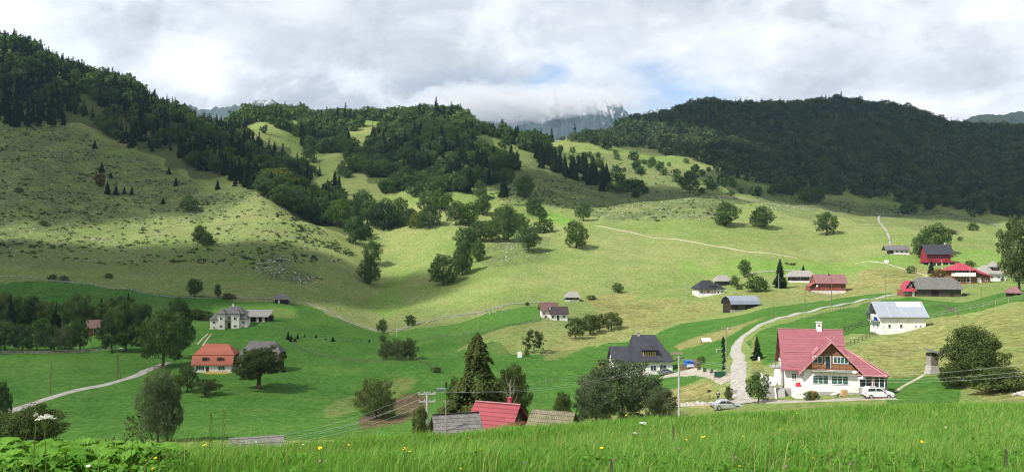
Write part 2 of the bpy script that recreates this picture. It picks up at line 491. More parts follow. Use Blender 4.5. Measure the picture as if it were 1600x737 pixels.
M['clear_lamp'] = plain('clear_lamp', (0.7, 0.7, 0.7), 0.15, None, 4, 0.6)
M['yellow_paint'] = plain('yellow_paint', (0.65, 0.42, 0.03), 0.5, (0.55, 0.35, 0.03), 3)
M['red_plastic'] = plain('red_plastic', (0.55, 0.03, 0.05), 0.4)
M['green_net'] = plain('green_net', (0.015, 0.075, 0.045), 0.7, (0.01, 0.055, 0.035), 4)
M['tan_board'] = plain('tan_board', (0.5, 0.34, 0.16), 0.7, (0.42, 0.28, 0.13), 3)
M['wire'] = plain('wire', (0.42, 0.42, 0.42), 0.4, None, 3, 0.5)
M['steel'] = plain('steel', (0.45, 0.46, 0.47), 0.4, None, 3, 0.5, 0, 0.5)
M['porcelain'] = plain('porcelain', (0.35, 0.32, 0.28), 0.3, None, 3, 0.5)
M['skin'] = plain('skin', (0.55, 0.33, 0.24), 0.6)
M['dark_cloth'] = plain('dark_cloth', (0.025, 0.027, 0.035), 0.9)
M['white_cloth'] = plain('white_cloth', (0.7, 0.7, 0.72), 0.9)
M['hair'] = plain('hair', (0.03, 0.02, 0.015), 0.7)

M['beech_leaf'] = leafy('beech_leaf', (0.030, 0.066, 0.024), (0.118, 0.180, 0.058))
M['bright_leaf'] = leafy('bright_leaf', (0.040, 0.085, 0.022), (0.11, 0.17, 0.040))
M['yellow_leaf'] = leafy('yellow_leaf', (0.075, 0.110, 0.020), (0.19, 0.215, 0.042), rand=0.2)
M['spruce_leaf'] = leafy('spruce_leaf', (0.013, 0.029, 0.015), (0.036, 0.060, 0.026), 0.15)
M['larch_leaf'] = leafy('larch_leaf', (0.045, 0.070, 0.022), (0.13, 0.155, 0.050), 0.35)
M['willow_leaf'] = leafy('willow_leaf', (0.050, 0.075, 0.030), (0.11, 0.14, 0.055), 0.3)
M['grey_leaf'] = leafy('grey_leaf', (0.048, 0.072, 0.036), (0.120, 0.150, 0.078), 0.35)
M['alder_leaf'] = leafy('alder_leaf', (0.030, 0.060, 0.028), (0.075, 0.118, 0.050), 0.35)
M['shrub_leaf'] = leafy('shrub_leaf', (0.038, 0.058, 0.020), (0.105, 0.135, 0.045), 0.35)
M['rust_leaf'] = leafy('rust_leaf', (0.09, 0.05, 0.02), (0.15, 0.09, 0.03), 0.3)
M['juniper_leaf'] = leafy('juniper_leaf', (0.020, 0.036, 0.014), (0.05, 0.075, 0.028), 0.1)
M['mountain_leaf'] = leafy('mountain_leaf', (0.018, 0.038, 0.020), (0.090, 0.125, 0.055), 0.25)
M['grass_blade'] = leafy('grass_blade', (0.050, 0.170, 0.018), (0.235, 0.40, 0.090), 0.45)
M['burdock_leaf'] = leafy('burdock_leaf', (0.075, 0.20, 0.025), (0.16, 0.32, 0.055), 0.4, rand=0.5)
M['stalk'] = leafy('stalk', (0.14, 0.19, 0.05), (0.34, 0.30, 0.13), 0.3)
M['petal_white'] = plain('petal_white', (0.78, 0.78, 0.70), 0.7)
M['petal_yellow'] = plain('petal_yellow', (0.80, 0.55, 0.01), 0.6)
M['petal_mauve'] = plain('petal_mauve', (0.22, 0.12, 0.17), 0.7)
USE_HAZE, HAZE_D = True, 4.0e-5
SUN_E, EXPOSURE = 5.0, 0.55
SKY_GREY, SKY_LIGHT = (0.36, 0.38, 0.43), (0.62, 0.64, 0.68)
SKY_PATCHES = [(740, 140, 9, 3.2, 0.75, (0.30, 0.36, 0.44)), (600, 60, 9, 3.5, 0.4, (0.46, 0.48, 0.51)), (310, 95, 6.0, 4.0, 0.75, (0.92, 0.93, 0.93)), (925, 130, 4.2, 3.2, 0.75, (0.76, 0.79, 0.83)), (20, 30, 7, 3.2, 0.8, (0.9, 0.92, 0.92)), (1460, 160, 10, 2.0, 0.75, (0.84, 0.85, 0.86)), (470, 15, 10, 2, 0.5, (0.8, 0.81, 0.83)), (1120, 75, 7, 3, 0.6, (0.82, 0.83, 0.85)), (1300, 110, 6, 2.2, 0.6, (0.44, 0.46, 0.52)), (1500, 40, 6, 3, 0.5, (0.82, 0.83, 0.86))]
SKY_HOLES = [(1060, 138, 5.0, 2.6, 1.0), (872, 124, 3.2, 1.9, 0.9), (1005, 160, 2.6, 1.5, 0.8), (60, 55, 5, 1.4, 0.22)]
DENOISE = True
# ------------------------------------------------------------------ ground cover map (field outlines surveyed on the ground)
def field(px_list, dmin=100.0, blur=2, dmax=2400):
    """1 inside the field, 0 outside, on the terrain grid, with a soft margin."""
    pu, ps = [], []
    for px, py in px_list:
        g = ground(px, py, dmin, dmax)
        pu.append(g.x / g.y); ps.append(math.log(g.y))
    U, S = UG[:, None], SG[None, :]
    wob = 0.012 * waves(XG, YG, 30, 5, 9)
    S2 = S + wob
    ins = np.zeros((NU, NS), bool)
    n = len(pu)
    for i in range(n):
        j = (i + 1) % n
        if ps[i] == ps[j]: continue
        c = (ps[i] > S2) != (ps[j] > S2)
        xx = (pu[j] - pu[i]) * (S2 - ps[i]) / (ps[j] - ps[i]) + pu[i]
        ins ^= c & (U < xx)
    m = ins.astype(np.float32)
    for _ in range(blur):
        for ax in (0, 1):
            m = (np.roll(m, 1, ax) + m * 2 + np.roll(m, -1, ax)) / 4
    return m


lush = np.zeros((NU, NS), np.float32); hay = lush.copy(); dirt = lush.copy(); rock = lush.copy(); wood = lush.copy(); lime = lush.copy()


def add(dst, poly, w=1.0, **k):
    np.maximum(dst, field(poly, **k) * w, out=dst)


add(lush, [(-120, 432), (0, 434), (130, 444), (330, 466), (480, 478), (530, 497), (580, 516), (610, 522), (650, 512), (760, 490), (845, 476), (846, 500), (790, 512), (760, 520), (690, 560), (720, 600), (720, 640), (640, 688), (-120, 688)], dmin=110)
add(lush, [(660, 600), (690, 555), (770, 532), (800, 548), (800, 575), (815, 588), (870, 570), (950, 537), (1060, 507), (1200, 481), (1310, 466), (1400, 456), (1330, 476), (1250, 492), (1180, 512), (1146, 535), (1130, 575), (1050, 610), (980, 645), (880, 655), (780, 655)], dmin=100)
add(lush, [(680, 560), (760, 548), (850, 552), (935, 542), (880, 575), (800, 605), (690, 640)], w=0.95, dmin=120)
add(hay, [(700, 530), (760, 520), (850, 508), (862, 532), (845, 550), (780, 552), (720, 545)], w=0.42, dmin=200, blur=4)
add(lush, [(1165, 535), (1190, 515), (1250, 498), (1350, 476), (1420, 463), (1500, 472), (1600, 452), (1700, 445), (1700, 462), (1600, 468), (1500, 490), (1450, 500), (1380, 522), (1330, 520), (1290, 535), (1250, 560), (1190, 570)])
add(lush, [(1385, 592), (1440, 582), (1500, 588), (1500, 640), (1385, 640)], w=0.85)
add(lush, [(905, 442), (1000, 440), (1060, 445), (1100, 436), (1200, 442), (1120, 462), (1010, 466), (960, 452)], w=0.35)
add(hay, [(1240, 446), (1330, 440), (1420, 432), (1420, 446), (1330, 454), (1240, 456)], w=0.8)
add(hay, [(930, 478), (1000, 466), (1070, 462), (1060, 482), (980, 496), (930, 504)], w=0.7)
add(hay, [(1060, 380), (1200, 350), (1350, 350), (1340, 385), (1250, 398), (1120, 384)], w=0.35)
add(lime, [(330, 478), (400, 470), (455, 478), (470, 492), (420, 500), (340, 490)], w=0.8, dmin=110)
add(lime, [(610, 522), (650, 512), (760, 490), (845, 476), (846, 500), (760, 515), (690, 530), (620, 545)], w=0.55, dmin=110)
add(lime, [(575, 470), (600, 440), (640, 420), (620, 455), (640, 480), (600, 500)], w=0.6)
add(lime, [(1060, 412), (1250, 408), (1420, 400), (1560, 392), (1600, 420), (1420, 416), (1250, 430), (1070, 430)], w=0.6)
add(lime, [(845, 340), (870, 330), (900, 345), (880, 352)], w=0.9)
add(hay, [(846, 548), (872, 530), (900, 510), (960, 492), (1060, 472), (1140, 462), (1205, 454), (1320, 452), (1425, 438), (1425, 452), (1300, 468), (1200, 471), (1130, 487), (1050, 504), (960, 532), (880, 562), (850, 566)], w=0.62)
add(hay, [(1340, 424), (1420, 418), (1500, 425), (1500, 438), (1400, 446), (1340, 444)], w=0.7)
add(hay, [(1318, 548), (1400, 524), (1450, 502), (1540, 484), (1600, 470), (1700, 465), (1700, 640), (1560, 640), (1480, 590), (1395, 592), (1330, 575)], w=0.6)
add(hay, [(1000, 612), (1090, 600), (1115, 595), (1120, 640), (1000, 640)], w=0.9, dmin=100)
add(hay, [(1050, 540), (1135, 510), (1180, 498), (1210, 492), (1160, 515), (1130, 530), (1060, 548)], w=0.8)
add(hay, [(1172, 530), (1182, 522), (1190, 560), (1200, 600), (1175, 600)], w=0.7)
add(hay, [(905, 468), (950, 460), (1000, 458), (990, 476), (930, 478)], w=0.75)
add(hay, [(930, 400), (1000, 360), (1130, 380), (1250, 396), (1200, 402), (1050, 390)], w=0.25)
add(hay, [(500, 640), (560, 608), (630, 584), (660, 592), (645, 610), (560, 640), (510, 652)], w=0.52, dmin=110, blur=4)
add(hay, [(420, 482), (470, 488), (460, 500), (415, 496)], w=0.5, dmin=110)
add(dirt, [(560, 650), (600, 626), (640, 612), (675, 612), (670, 640), (630, 662), (560, 672)], w=0.62, dmin=110, blur=4)
add(dirt, [(1060, 570), (1095, 556), (1098, 575), (1064, 582)], w=0.8, blur=1)
add(dirt, [(930, 566), (955, 560), (955, 580), (930, 580)], w=0.6, blur=1)
add(rock, [(-150, 190), (0, 195), (110, 195), (240, 250), (330, 300), (400, 300), (330, 345), (180, 345), (0, 400), (-150, 400)], w=1.0, dmin=300, blur=5)  # dark scrub; part of the upper slope's cloud shade is put into this tone
add(rock, [(-150, 190), (0, 195), (110, 195), (240, 250), (330, 300), (450, 300), (520, 380), (480, 450), (300, 425), (0, 420), (-150, 420)], w=0.38, dmin=300, blur=4)  # weaker scrub weight; the lower band's sunlit look is partly in its lighter colour
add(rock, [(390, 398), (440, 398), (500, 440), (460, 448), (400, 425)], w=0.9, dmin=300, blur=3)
add(rock, [(850, 250), (960, 290), (1110, 300), (1200, 315), (1120, 345), (960, 345), (880, 320), (800, 330), (770, 280)], w=0.9, dmin=400)
add(rock, [(1190, 312), (1330, 328), (1560, 350), (1500, 368), (1330, 345), (1200, 330)], w=0.6, dmin=400)
add(rock, [(850, 232), (960, 240), (1060, 262), (1180, 290), (1120, 308), (960, 296), (880, 262)], w=0.6, dmin=500)
add(rock, [(1120, 278), (1300, 310), (1450, 325), (1570, 352), (1450, 338), (1330, 333), (1200, 318)], w=0.9, dmin=600)
add(rock, [(760, 380), (860, 370), (860, 410), (790, 420), (740, 410)], w=0.7, dmin=300)
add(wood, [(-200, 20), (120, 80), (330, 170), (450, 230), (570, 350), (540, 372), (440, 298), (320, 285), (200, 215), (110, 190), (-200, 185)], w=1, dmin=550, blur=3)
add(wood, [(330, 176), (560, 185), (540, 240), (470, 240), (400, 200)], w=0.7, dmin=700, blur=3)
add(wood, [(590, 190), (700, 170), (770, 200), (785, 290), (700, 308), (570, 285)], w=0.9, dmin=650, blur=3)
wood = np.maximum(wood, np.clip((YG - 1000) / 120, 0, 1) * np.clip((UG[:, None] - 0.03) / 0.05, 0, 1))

ground_m, nt, b, out = new_mat('meadow_ground')
tc = N(nt, 'ShaderNodeTexCoord')


def noise(scale, detail=5, rough=0.6, vec=None, stretch=None):
    n = N(nt, 'ShaderNodeTexNoise', Scale=scale, Detail=float(detail), Roughness=rough)
    v = vec or tc.outputs['Object']
    if stretch:
        mp = N(nt, 'ShaderNodeMapping', Scale=stretch)
        nt.links.new(v, mp.inputs[0]); v = mp.outputs[0]
    nt.links.new(v, n.inputs[0])
    return n.outputs[0]


def attr(name):
    return N(nt, 'ShaderNodeAttribute', _attribute_name=name).outputs['Fac']


n_big, n_mid, n_small, n_fine = noise(0.011, 5), noise(0.06, 6, 0.7), noise(0.35, 5, 0.7), noise(2.2, 4, 0.7)
terr = noise(0.13, 4, 0.6, stretch=(0.35, 0.35, 3.2))          # sheep terraces that follow the contour
pasture = mix_rgb(nt, ramp(nt, n_big, 0.36, 0.66), (0.148, 0.212, 0.058), (0.215, 0.245, 0.092))
pasture = mix_rgb(nt, mathn(nt, 'MULTIPLY', ramp(nt, n_mid, 0.45, 0.72), 0.6), pasture, (0.26, 0.255, 0.11))
pasture = mix_rgb(nt, mathn(nt, 'MULTIPLY', ramp(nt, n_small, 0.5, 0.75), 0.45), pasture, (0.105, 0.16, 0.036))
pasture = mix_rgb(nt, mathn(nt, 'MULTIPLY', ramp(nt, terr, 0.5, 0.7), 0.35), pasture, (0.115, 0.165, 0.042))
pasture = mix_rgb(nt, attr('lime'), pasture, mix_rgb(nt, ramp(nt, n_mid, 0.4, 0.7), (0.125, 0.25, 0.04), (0.17, 0.265, 0.058)))
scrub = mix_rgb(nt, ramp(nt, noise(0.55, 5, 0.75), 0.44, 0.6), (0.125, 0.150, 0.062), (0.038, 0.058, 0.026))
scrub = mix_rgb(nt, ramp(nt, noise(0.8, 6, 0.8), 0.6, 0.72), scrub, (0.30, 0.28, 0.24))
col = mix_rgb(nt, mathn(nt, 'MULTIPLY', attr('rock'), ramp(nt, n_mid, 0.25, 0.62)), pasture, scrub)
lushc = mix_rgb(nt, ramp(nt, n_mid, 0.35, 0.7), (0.046, 0.128, 0.021), (0.070, 0.158, 0.030))
lushc = mix_rgb(nt, mathn(nt, 'MULTIPLY', ramp(nt, noise(0.16, 5, 0.7, stretch=(0.25, 1.6, 1)), 0.45, 0.7), 0.5), lushc, (0.090, 0.175, 0.034))
lushc = mix_rgb(nt, mathn(nt, 'MULTIPLY', ramp(nt, n_fine, 0.5, 0.75), 0.5), lushc, (0.042, 0.115, 0.018))
lushc = mix_rgb(nt, mathn(nt, 'MULTIPLY', ramp(nt, n_big, 0.5, 0.7), 0.35), lushc, (0.11, 0.195, 0.038))
edge_n = mathn(nt, 'ADD', mathn(nt, 'MULTIPLY', mathn(nt, 'SUBTRACT', n_small, 0.5), 1.3), mathn(nt, 'MULTIPLY', mathn(nt, 'SUBTRACT', n_mid, 0.5), 0.8))
col = mix_rgb(nt, ramp(nt, mathn(nt, 'ADD', attr('lush'), edge_n), 0.3, 0.7), col, lushc)
col = mix_rgb(nt, mathn(nt, 'MULTIPLY', mathn(nt, 'MULTIPLY', attr('lime'), attr('lush')), 0.8), col, (0.115, 0.235, 0.042))
hayc = mix_rgb(nt, ramp(nt, n_small, 0.35, 0.65), (0.34, 0.285, 0.13), (0.15, 0.165, 0.052))
hayc = mix_rgb(nt, mathn(nt, 'MULTIPLY', ramp(nt, n_mid, 0.45, 0.65), 0.7), hayc, (0.11, 0.135, 0.038))
hayc = mix_rgb(nt, mathn(nt, 'MULTIPLY', ramp(nt, n_fine, 0.52, 0.7), 0.5), hayc, (0.34, 0.28, 0.14))
col = mix_rgb(nt, ramp(nt, mathn(nt, 'ADD', attr('hay'), edge_n), 0.2, 0.95), col, hayc)
dirtc = mix_rgb(nt, ramp(nt, n_small, 0.4, 0.65), (0.13, 0.085, 0.05), (0.075, 0.058, 0.036))
dirtc = mix_rgb(nt, ramp(nt, n_fine, 0.55, 0.7), dirtc, (0.20, 0.15, 0.10))
col = mix_rgb(nt, ramp(nt, mathn(nt, 'ADD', attr('dirt'), edge_n), 0.3, 0.7), col, dirtc)
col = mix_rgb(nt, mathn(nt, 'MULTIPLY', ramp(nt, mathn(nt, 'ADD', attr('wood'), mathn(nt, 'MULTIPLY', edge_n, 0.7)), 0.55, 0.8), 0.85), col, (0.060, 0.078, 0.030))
# tufts and tussocks: grass that stands thicker, thinner, greener or drier from step to step
tuft = noise(0.75, 8, 0.78)
tuft2 = noise(0.22, 7, 0.75, stretch=(1, 1, 2.5))
col = mix_rgb(nt, ramp(nt, tuft, 0.38, 0.64), mix_rgb(nt, 1.0, col, (0.62, 0.70, 0.58), 'MULTIPLY'), mix_rgb(nt, 1.0, col, (1.30, 1.22, 1.25), 'MULTIPLY'))
col = mix_rgb(nt, mathn(nt, 'MULTIPLY', ramp(nt, tuft2, 0.5, 0.7), 0.5), col, mix_rgb(nt, 1.0, col, (0.68, 0.78, 0.62), 'MULTIPLY'))
nt.links.new(col, b.inputs['Base Color'])
b.inputs['Roughness'].default_value = 0.95
b.inputs['Specular IOR Level'].default_value = 0.05
bm = N(nt, 'ShaderNodeBump', Strength=0.8, Distance=0.6)
nt.links.new(noise(0.5, 7, 0.75), bm.inputs['Height'])
nt.links.new(bm.outputs[0], b.inputs['Normal'])

V = np.stack([XG, np.broadcast_to(YG, XG.shape), ZG], axis=-1).reshape(-1, 3)
ii, jj = np.meshgrid(np.arange(NU - 1), np.arange(NS - 1), indexing='ij')
q = (ii * NS + jj).ravel()
me = mesh_np('terrain', V, np.stack([q, q + NS, q + NS + 1, q + 1], axis=1), [ground_m], smooth=True)
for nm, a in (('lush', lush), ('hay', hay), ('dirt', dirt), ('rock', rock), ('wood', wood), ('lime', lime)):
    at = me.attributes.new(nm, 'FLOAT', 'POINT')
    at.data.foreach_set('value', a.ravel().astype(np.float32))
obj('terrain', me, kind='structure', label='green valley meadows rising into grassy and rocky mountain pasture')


# ------------------------------------------------------------------ roads and paths
def drape(name, pts, width, m, label, dmin=100, lift=0.07, wob=0.3, step=1.5):
    P = []
    for p in pts:
        g = p if isinstance(p, Vector) else ground(p[0], p[1], dmin)
        P.append((g.x, g.y))
    P = np.array(P)
    d = np.concatenate([[0], np.cumsum(np.hypot(*np.diff(P, axis=0).T))])
    t = np.linspace(0, d[-1], max(8, int(d[-1] / step)))
    c = np.stack([pchip(d, P[:, 0], t), pchip(d, P[:, 1], t)], axis=1)
    tg = np.gradient(c, axis=0)
    tg /= np.linalg.norm(tg, axis=1)[:, None] + 1e-9
    nrm = np.stack([-tg[:, 1], tg[:, 0]], axis=1)
    w = np.interp(t / d[-1], np.linspace(0, 1, len(width)), width) if isinstance(width, (list, tuple)) else np.full(len(t), width)
    rr = np.random.default_rng(len(pts) * 7 + 1)
    rows, K = [], 9
    wl = w * 0.5 * (1 + wob * np.convolve(rr.uniform(-1, 1, len(t) + 4), np.ones(5) / 5, 'valid'))
    wr = w * 0.5 * (1 + wob * np.convolve(rr.uniform(-1, 1, len(t) + 4), np.ones(5) / 5, 'valid'))
    for k in range(K):
        f = k / (K - 1)
        off = -wl * (1 - f) + wr * f
        p = c + nrm * off[:, None]
        sunk = -0.05 if k in (0, K - 1) else lift
        rows.append(np.column_stack([p, zat(p[:, 0], p[:, 1]) + sunk]))
    A = np.array(rows)
    n = len(t)
    i, j = np.meshgrid(np.arange(K - 1), np.arange(n - 1), indexing='ij')
    qd = (i * n + j).ravel()
    me = mesh_np(name, A.reshape(-1, 3), np.stack([qd, qd + 1, qd + n + 1, qd + n], axis=1), [m], smooth=True)
    return obj(name, me, kind='structure', label=label)


M['gravel'] = plain('gravel', (0.36, 0.34, 0.31), 0.95, (0.24, 0.225, 0.20), 0.5, 0.1, 0.5, detail=9)
M['pale_gravel'] = plain('pale_gravel', (0.36, 0.345, 0.32), 0.95, (0.23, 0.22, 0.19), 0.8, 0.1, 0.5, detail=9)
M['path_dirt'] = plain('path_dirt', (0.42, 0.37, 0.29), 0.95, (0.28, 0.27, 0.16), 0.4, 0.1, 0.3, detail=8)
M['yard'] = plain('yard', (0.34, 0.31, 0.27), 0.95, (0.25, 0.22, 0.17), 0.5, 0.1, 0.4, detail=8)
drape('gravel_road', [(-60, 660), (0, 646), (60, 627), (120, 609), (170, 599), (205, 589), (235, 576), (262, 566)], [3.6, 3.2, 3.4, 3.0], M['gravel'], 'narrow pale gravel road curving to the grove of dark trees')
drape('village_road', [(1168, 630), (1160, 618), (1153, 600), (1154, 580), (1154, 562), (1150, 545), (1157, 530), (1175, 516), (1205, 501), (1245, 489.5), (1290, 479.5), (1340, 470.5), (1405, 459.5)], [3.4, 3.0, 2.8, 2.7, 2.6, 2.6, 2.6, 2.4, 2.3, 2.3], M['pale_gravel'], 'pale road winding uphill past the dark roofed house to the hamlet', lift=0.12)
drape('driveway', [(1146, 593), (1128, 589), (1105, 583), (1080, 580), (1058, 583), (1035, 588)], [6, 3.4, 3.2, 4, 6, 5], M['yard'], 'gravel driveway between the road and the dark roofed house')
drape('forecourt', [(1400, 622), (1360, 622), (1300, 625), (1240, 627), (1180, 626), (1110, 630), (1060, 633)], [4, 4.5, 3, 4, 4.5, 3.5, 3], M['yard'], 'stony forecourt in front of the pink roofed house')
drape('hill_path', [(928, 352), (965, 359), (1050, 373), (1120, 385), (1180, 394), (1245, 403)], [2.0, 1.6, 1.6, 1.4], M['path_dirt'], 'worn dirt path slanting down across the upper pasture', dmin=350)
drape('hill_path', [(1335, 412), (1360, 408), (1400, 416), (1425, 425)], [0.8, 1.8, 1.6, 1.2], M['path_dirt'], 'short pale dirt track below the long shed', dmin=250)
drape('hill_path', [(1450, 432), (1438, 427), (1428, 424)], 1.8, M['path_dirt'], 'pale dirt track beside the shrub above the long barn', dmin=250)
drape('wheel_track', [(316, 540), (324, 529), (330, 522)], 0.7, M['path_dirt'], 'pale wheel track in the grass below the white villa', dmin=150)
drape('wheel_track', [(308, 538), (317, 528), (325, 521)], 0.7, M['path_dirt'], 'pale wheel track beside the first one below the white villa', dmin=150)
drape('foot_path', [(1398, 612), (1412, 603), (1428, 594), (1444, 585)], 0.7, M['path_dirt'], 'trodden footpath from the forecourt up to the outhouse', dmin=100)
# ------------------------------------------------------------------ plants
def unit(a):
    return a / (np.linalg.norm(a, axis=1)[:, None] + 1e-9)


def diamonds(c, nrm, size, r, aspect=0.6, droop=None):
    """One folded leaf-clump face per point: position c, facing about nrm."""
    n = len(c)
    nn = unit(nrm)
    t = unit(np.cross(nn, r.normal(size=(n, 3))) if droop is None else droop - nn * np.sum(droop * nn, axis=1)[:, None] * 0.6)
    s = np.cross(nn, t)
    L = (size * r.uniform(0.65, 1.3, n))[:, None]
    W = L * aspect
    V = np.stack([c - t * L * 0.5, c + s * W * 0.5 - nn * L * 0.12, c + t * L * 0.5, c - s * W * 0.5 - nn * L * 0.12], axis=1).reshape(-1, 3)
    i = np.arange(n)[:, None] * 4
    return V, i + np.array([[0, 1, 2, 3]])


def lobed(n, seed, lobes, size, shell=0.6, flat=0.7, rough=0.7, aspect=0.65, droop=False):
    """Foliage through the outer volume of several lobes (cx, cy, cz, rx, rz)."""
    r = np.random.default_rng(seed)
    lobes = np.array(lobes, float)
    w = lobes[:, 3] * lobes[:, 3] + lobes[:, 3] * lobes[:, 4]
    k = r.choice(len(lobes), n * 2, p=w / w.sum())
    d = unit(r.normal(size=(n * 2, 3)))
    rad = shell + (1 - shell) * r.random(n * 2) ** 0.6
    rad *= 1 + 0.12 * r.normal(size=n * 2)
    L = lobes[k]
    c = L[:, :3] + d * rad[:, None] * np.stack([L[:, 3], L[:, 3], L[:, 4]], axis=1)
    keep = np.ones(n * 2, bool)
    for q in lobes:
        e = (c - q[:3]) / np.array([q[3], q[3], q[4]])
        keep &= ~((e ** 2).sum(1) < shell * shell * 0.8)
    keep &= c[:, 2] > 0.0
    idx = np.nonzero(keep)[0][:n]
    c, d, k = c[idx], d[idx], k[idx]
    nrm = d * flat + r.normal(size=c.shape) * rough * 0.6 + np.array([0, 0, 0.25])
    dr = np.tile(np.array([[0, 0, -1.0]]), (len(c), 1)) + r.normal(size=c.shape) * 0.3 if droop else None
    V, Fq = diamonds(c, nrm, np.full(len(c), size), r, aspect, dr)
    lt = r.random(len(lobes))
    tint = np.repeat(np.clip(0.45 * lt[k] + 0.55 * r.random(len(c)), 0, 1), 4)
    return V, Fq, tint


def round_lobes(seed, n=11, w=0.5, z0=0.1, z1=1.0, lr=0.24, skew=0.0):
    q = np.random.default_rng(seed)
    out = [(0, 0, (z0 + z1) / 2, w * 0.72, (z1 - z0) * 0.42)]
    for i in range(n):
        a = 2 * math.pi * (i * 0.382 + q.uniform(-0.08, 0.08))
        t = (i + 0.5) / n
        z = z0 + (z1 - z0) * (0.12 + 0.76 * t)
        rr = w * math.sqrt(max(0.05, 1 - ((t - 0.42) / 0.62) ** 2)) - lr * 0.75
        f = q.uniform(0.72, 1.25)
        out.append((max(rr, 0.02) * math.cos(a) * f, max(rr, 0.02) * math.sin(a) * f, z, lr * q.uniform(0.75, 1.25), lr * q.uniform(0.65, 1.0) * (z1 - z0)))
        for _ in range(2):                # stray boughs that break the outline
            b = a + q.uniform(-.5, .5); zz = z + q.uniform(-.08, .1); r2 = max(rr, .05) + lr * q.uniform(.55, .95)
            out.append((r2 * math.cos(b), r2 * math.sin(b), min(zz, z1), lr * q.uniform(.22, .42), lr * q.uniform(.2, .4)))
    return out


def conifer(n, seed, w=0.2, size=0.09, z0=0.04, power=0.85, whorls=16, sparse=0.0, droop=0.35):
    r = np.random.default_rng(seed)
    t = np.where(r.random(n) < 0.28, r.random(n), 1 - np.sqrt(r.random(n) * 0.999))          # more needles low down, where the boughs are long
    wh = np.floor(t * whorls)
    jit = np.random.default_rng(seed + 1).uniform(0.72, 1.15, whorls + 1)
    nb = 7
    ang = (np.floor(r.random(n) * nb) / nb + wh * 0.31) * 2 * math.pi + r.normal(size=n) * 0.16
    blen = np.random.default_rng(seed + 2).uniform(0.62, 1.12, (whorls + 1, nb))[wh.astype(int), (np.round((ang / 2 / math.pi - wh * 0.31) * nb).astype(int)) % nb]
    t2 = (wh + 0.5 + r.normal(size=n) * 0.24) / whorls
    R_ = w * (1 - np.clip(t2, 0, 1)) ** power * jit[wh.astype(int)] * blen + 0.006
    f = 0.18 + 0.82 * r.random(n) ** 0.55
    if sparse:
        f = np.where(r.random(n) < sparse, 0.6 + 0.4 * f, f)
    z = z0 + (1 - z0) * t2 - droop * R_ * f * f
    d = np.stack([np.cos(ang), np.sin(ang), np.zeros(n)], axis=1)
    c = d * (R_ * f)[:, None] + np.stack([np.zeros(n), np.zeros(n), np.clip(z, 0.01, 1)], axis=1)
    nrm = d * 0.45 + np.array([0, 0, 0.8]) + r.normal(size=(n, 3)) * 0.45
    dr = d + np.array([0, 0, -droop - 0.15]) + r.normal(size=(n, 3)) * 0.25
    V, Fq = diamonds(c, nrm, size * (0.45 + 0.65 * (1 - t)), r, 0.5, dr)
    k = np.repeat(np.clip(0.35 * (jit[wh.astype(int)] - 0.7) * 2 + 0.6 * r.random(n), 0, 1), 4)
    return V, Fq, k


def trunk_mesh(name, m, top=0.8, r0=0.035, limbs=5, seed=1, lean=0.03, z_first=0.25, spread=0.3):
    q = random.Random(seed)
    mb = MB()
    pts, rs = [], []
    for i in range(6):
        t = i / 5
        pts.append(Vector((lean * math.sin(t * 4 + seed), lean * math.cos(t * 3 + seed) - lean, -0.03 + (top + 0.03) * t)))
        rs.append(r0 * (1.25 - t * 1.1) if i else r0 * 1.5)
    mb.path(pts, rs, 7)
    for k in range(limbs):
        t = z_first + (0.85 - z_first) * (k + q.random() * 0.6) / max(limbs, 1)
        a = k * 2.4 + q.random()
        p0 = Vector((0, 0, top * t))
        ln = spread * (1.1 - t * 0.6)
        p1 = p0 + Vector((math.cos(a) * ln * 0.5, math.sin(a) * ln * 0.5, ln * 0.4))
        p2 = p1 + Vector((math.cos(a + .3) * ln * 0.5, math.sin(a + .3) * ln * 0.5, ln * 0.5))
        mb.path([p0, p1, p2], [r0 * 0.5, r0 * 0.3, r0 * 0.12], 5)
    return mb.mesh(name, m, True)


KINDS = {}


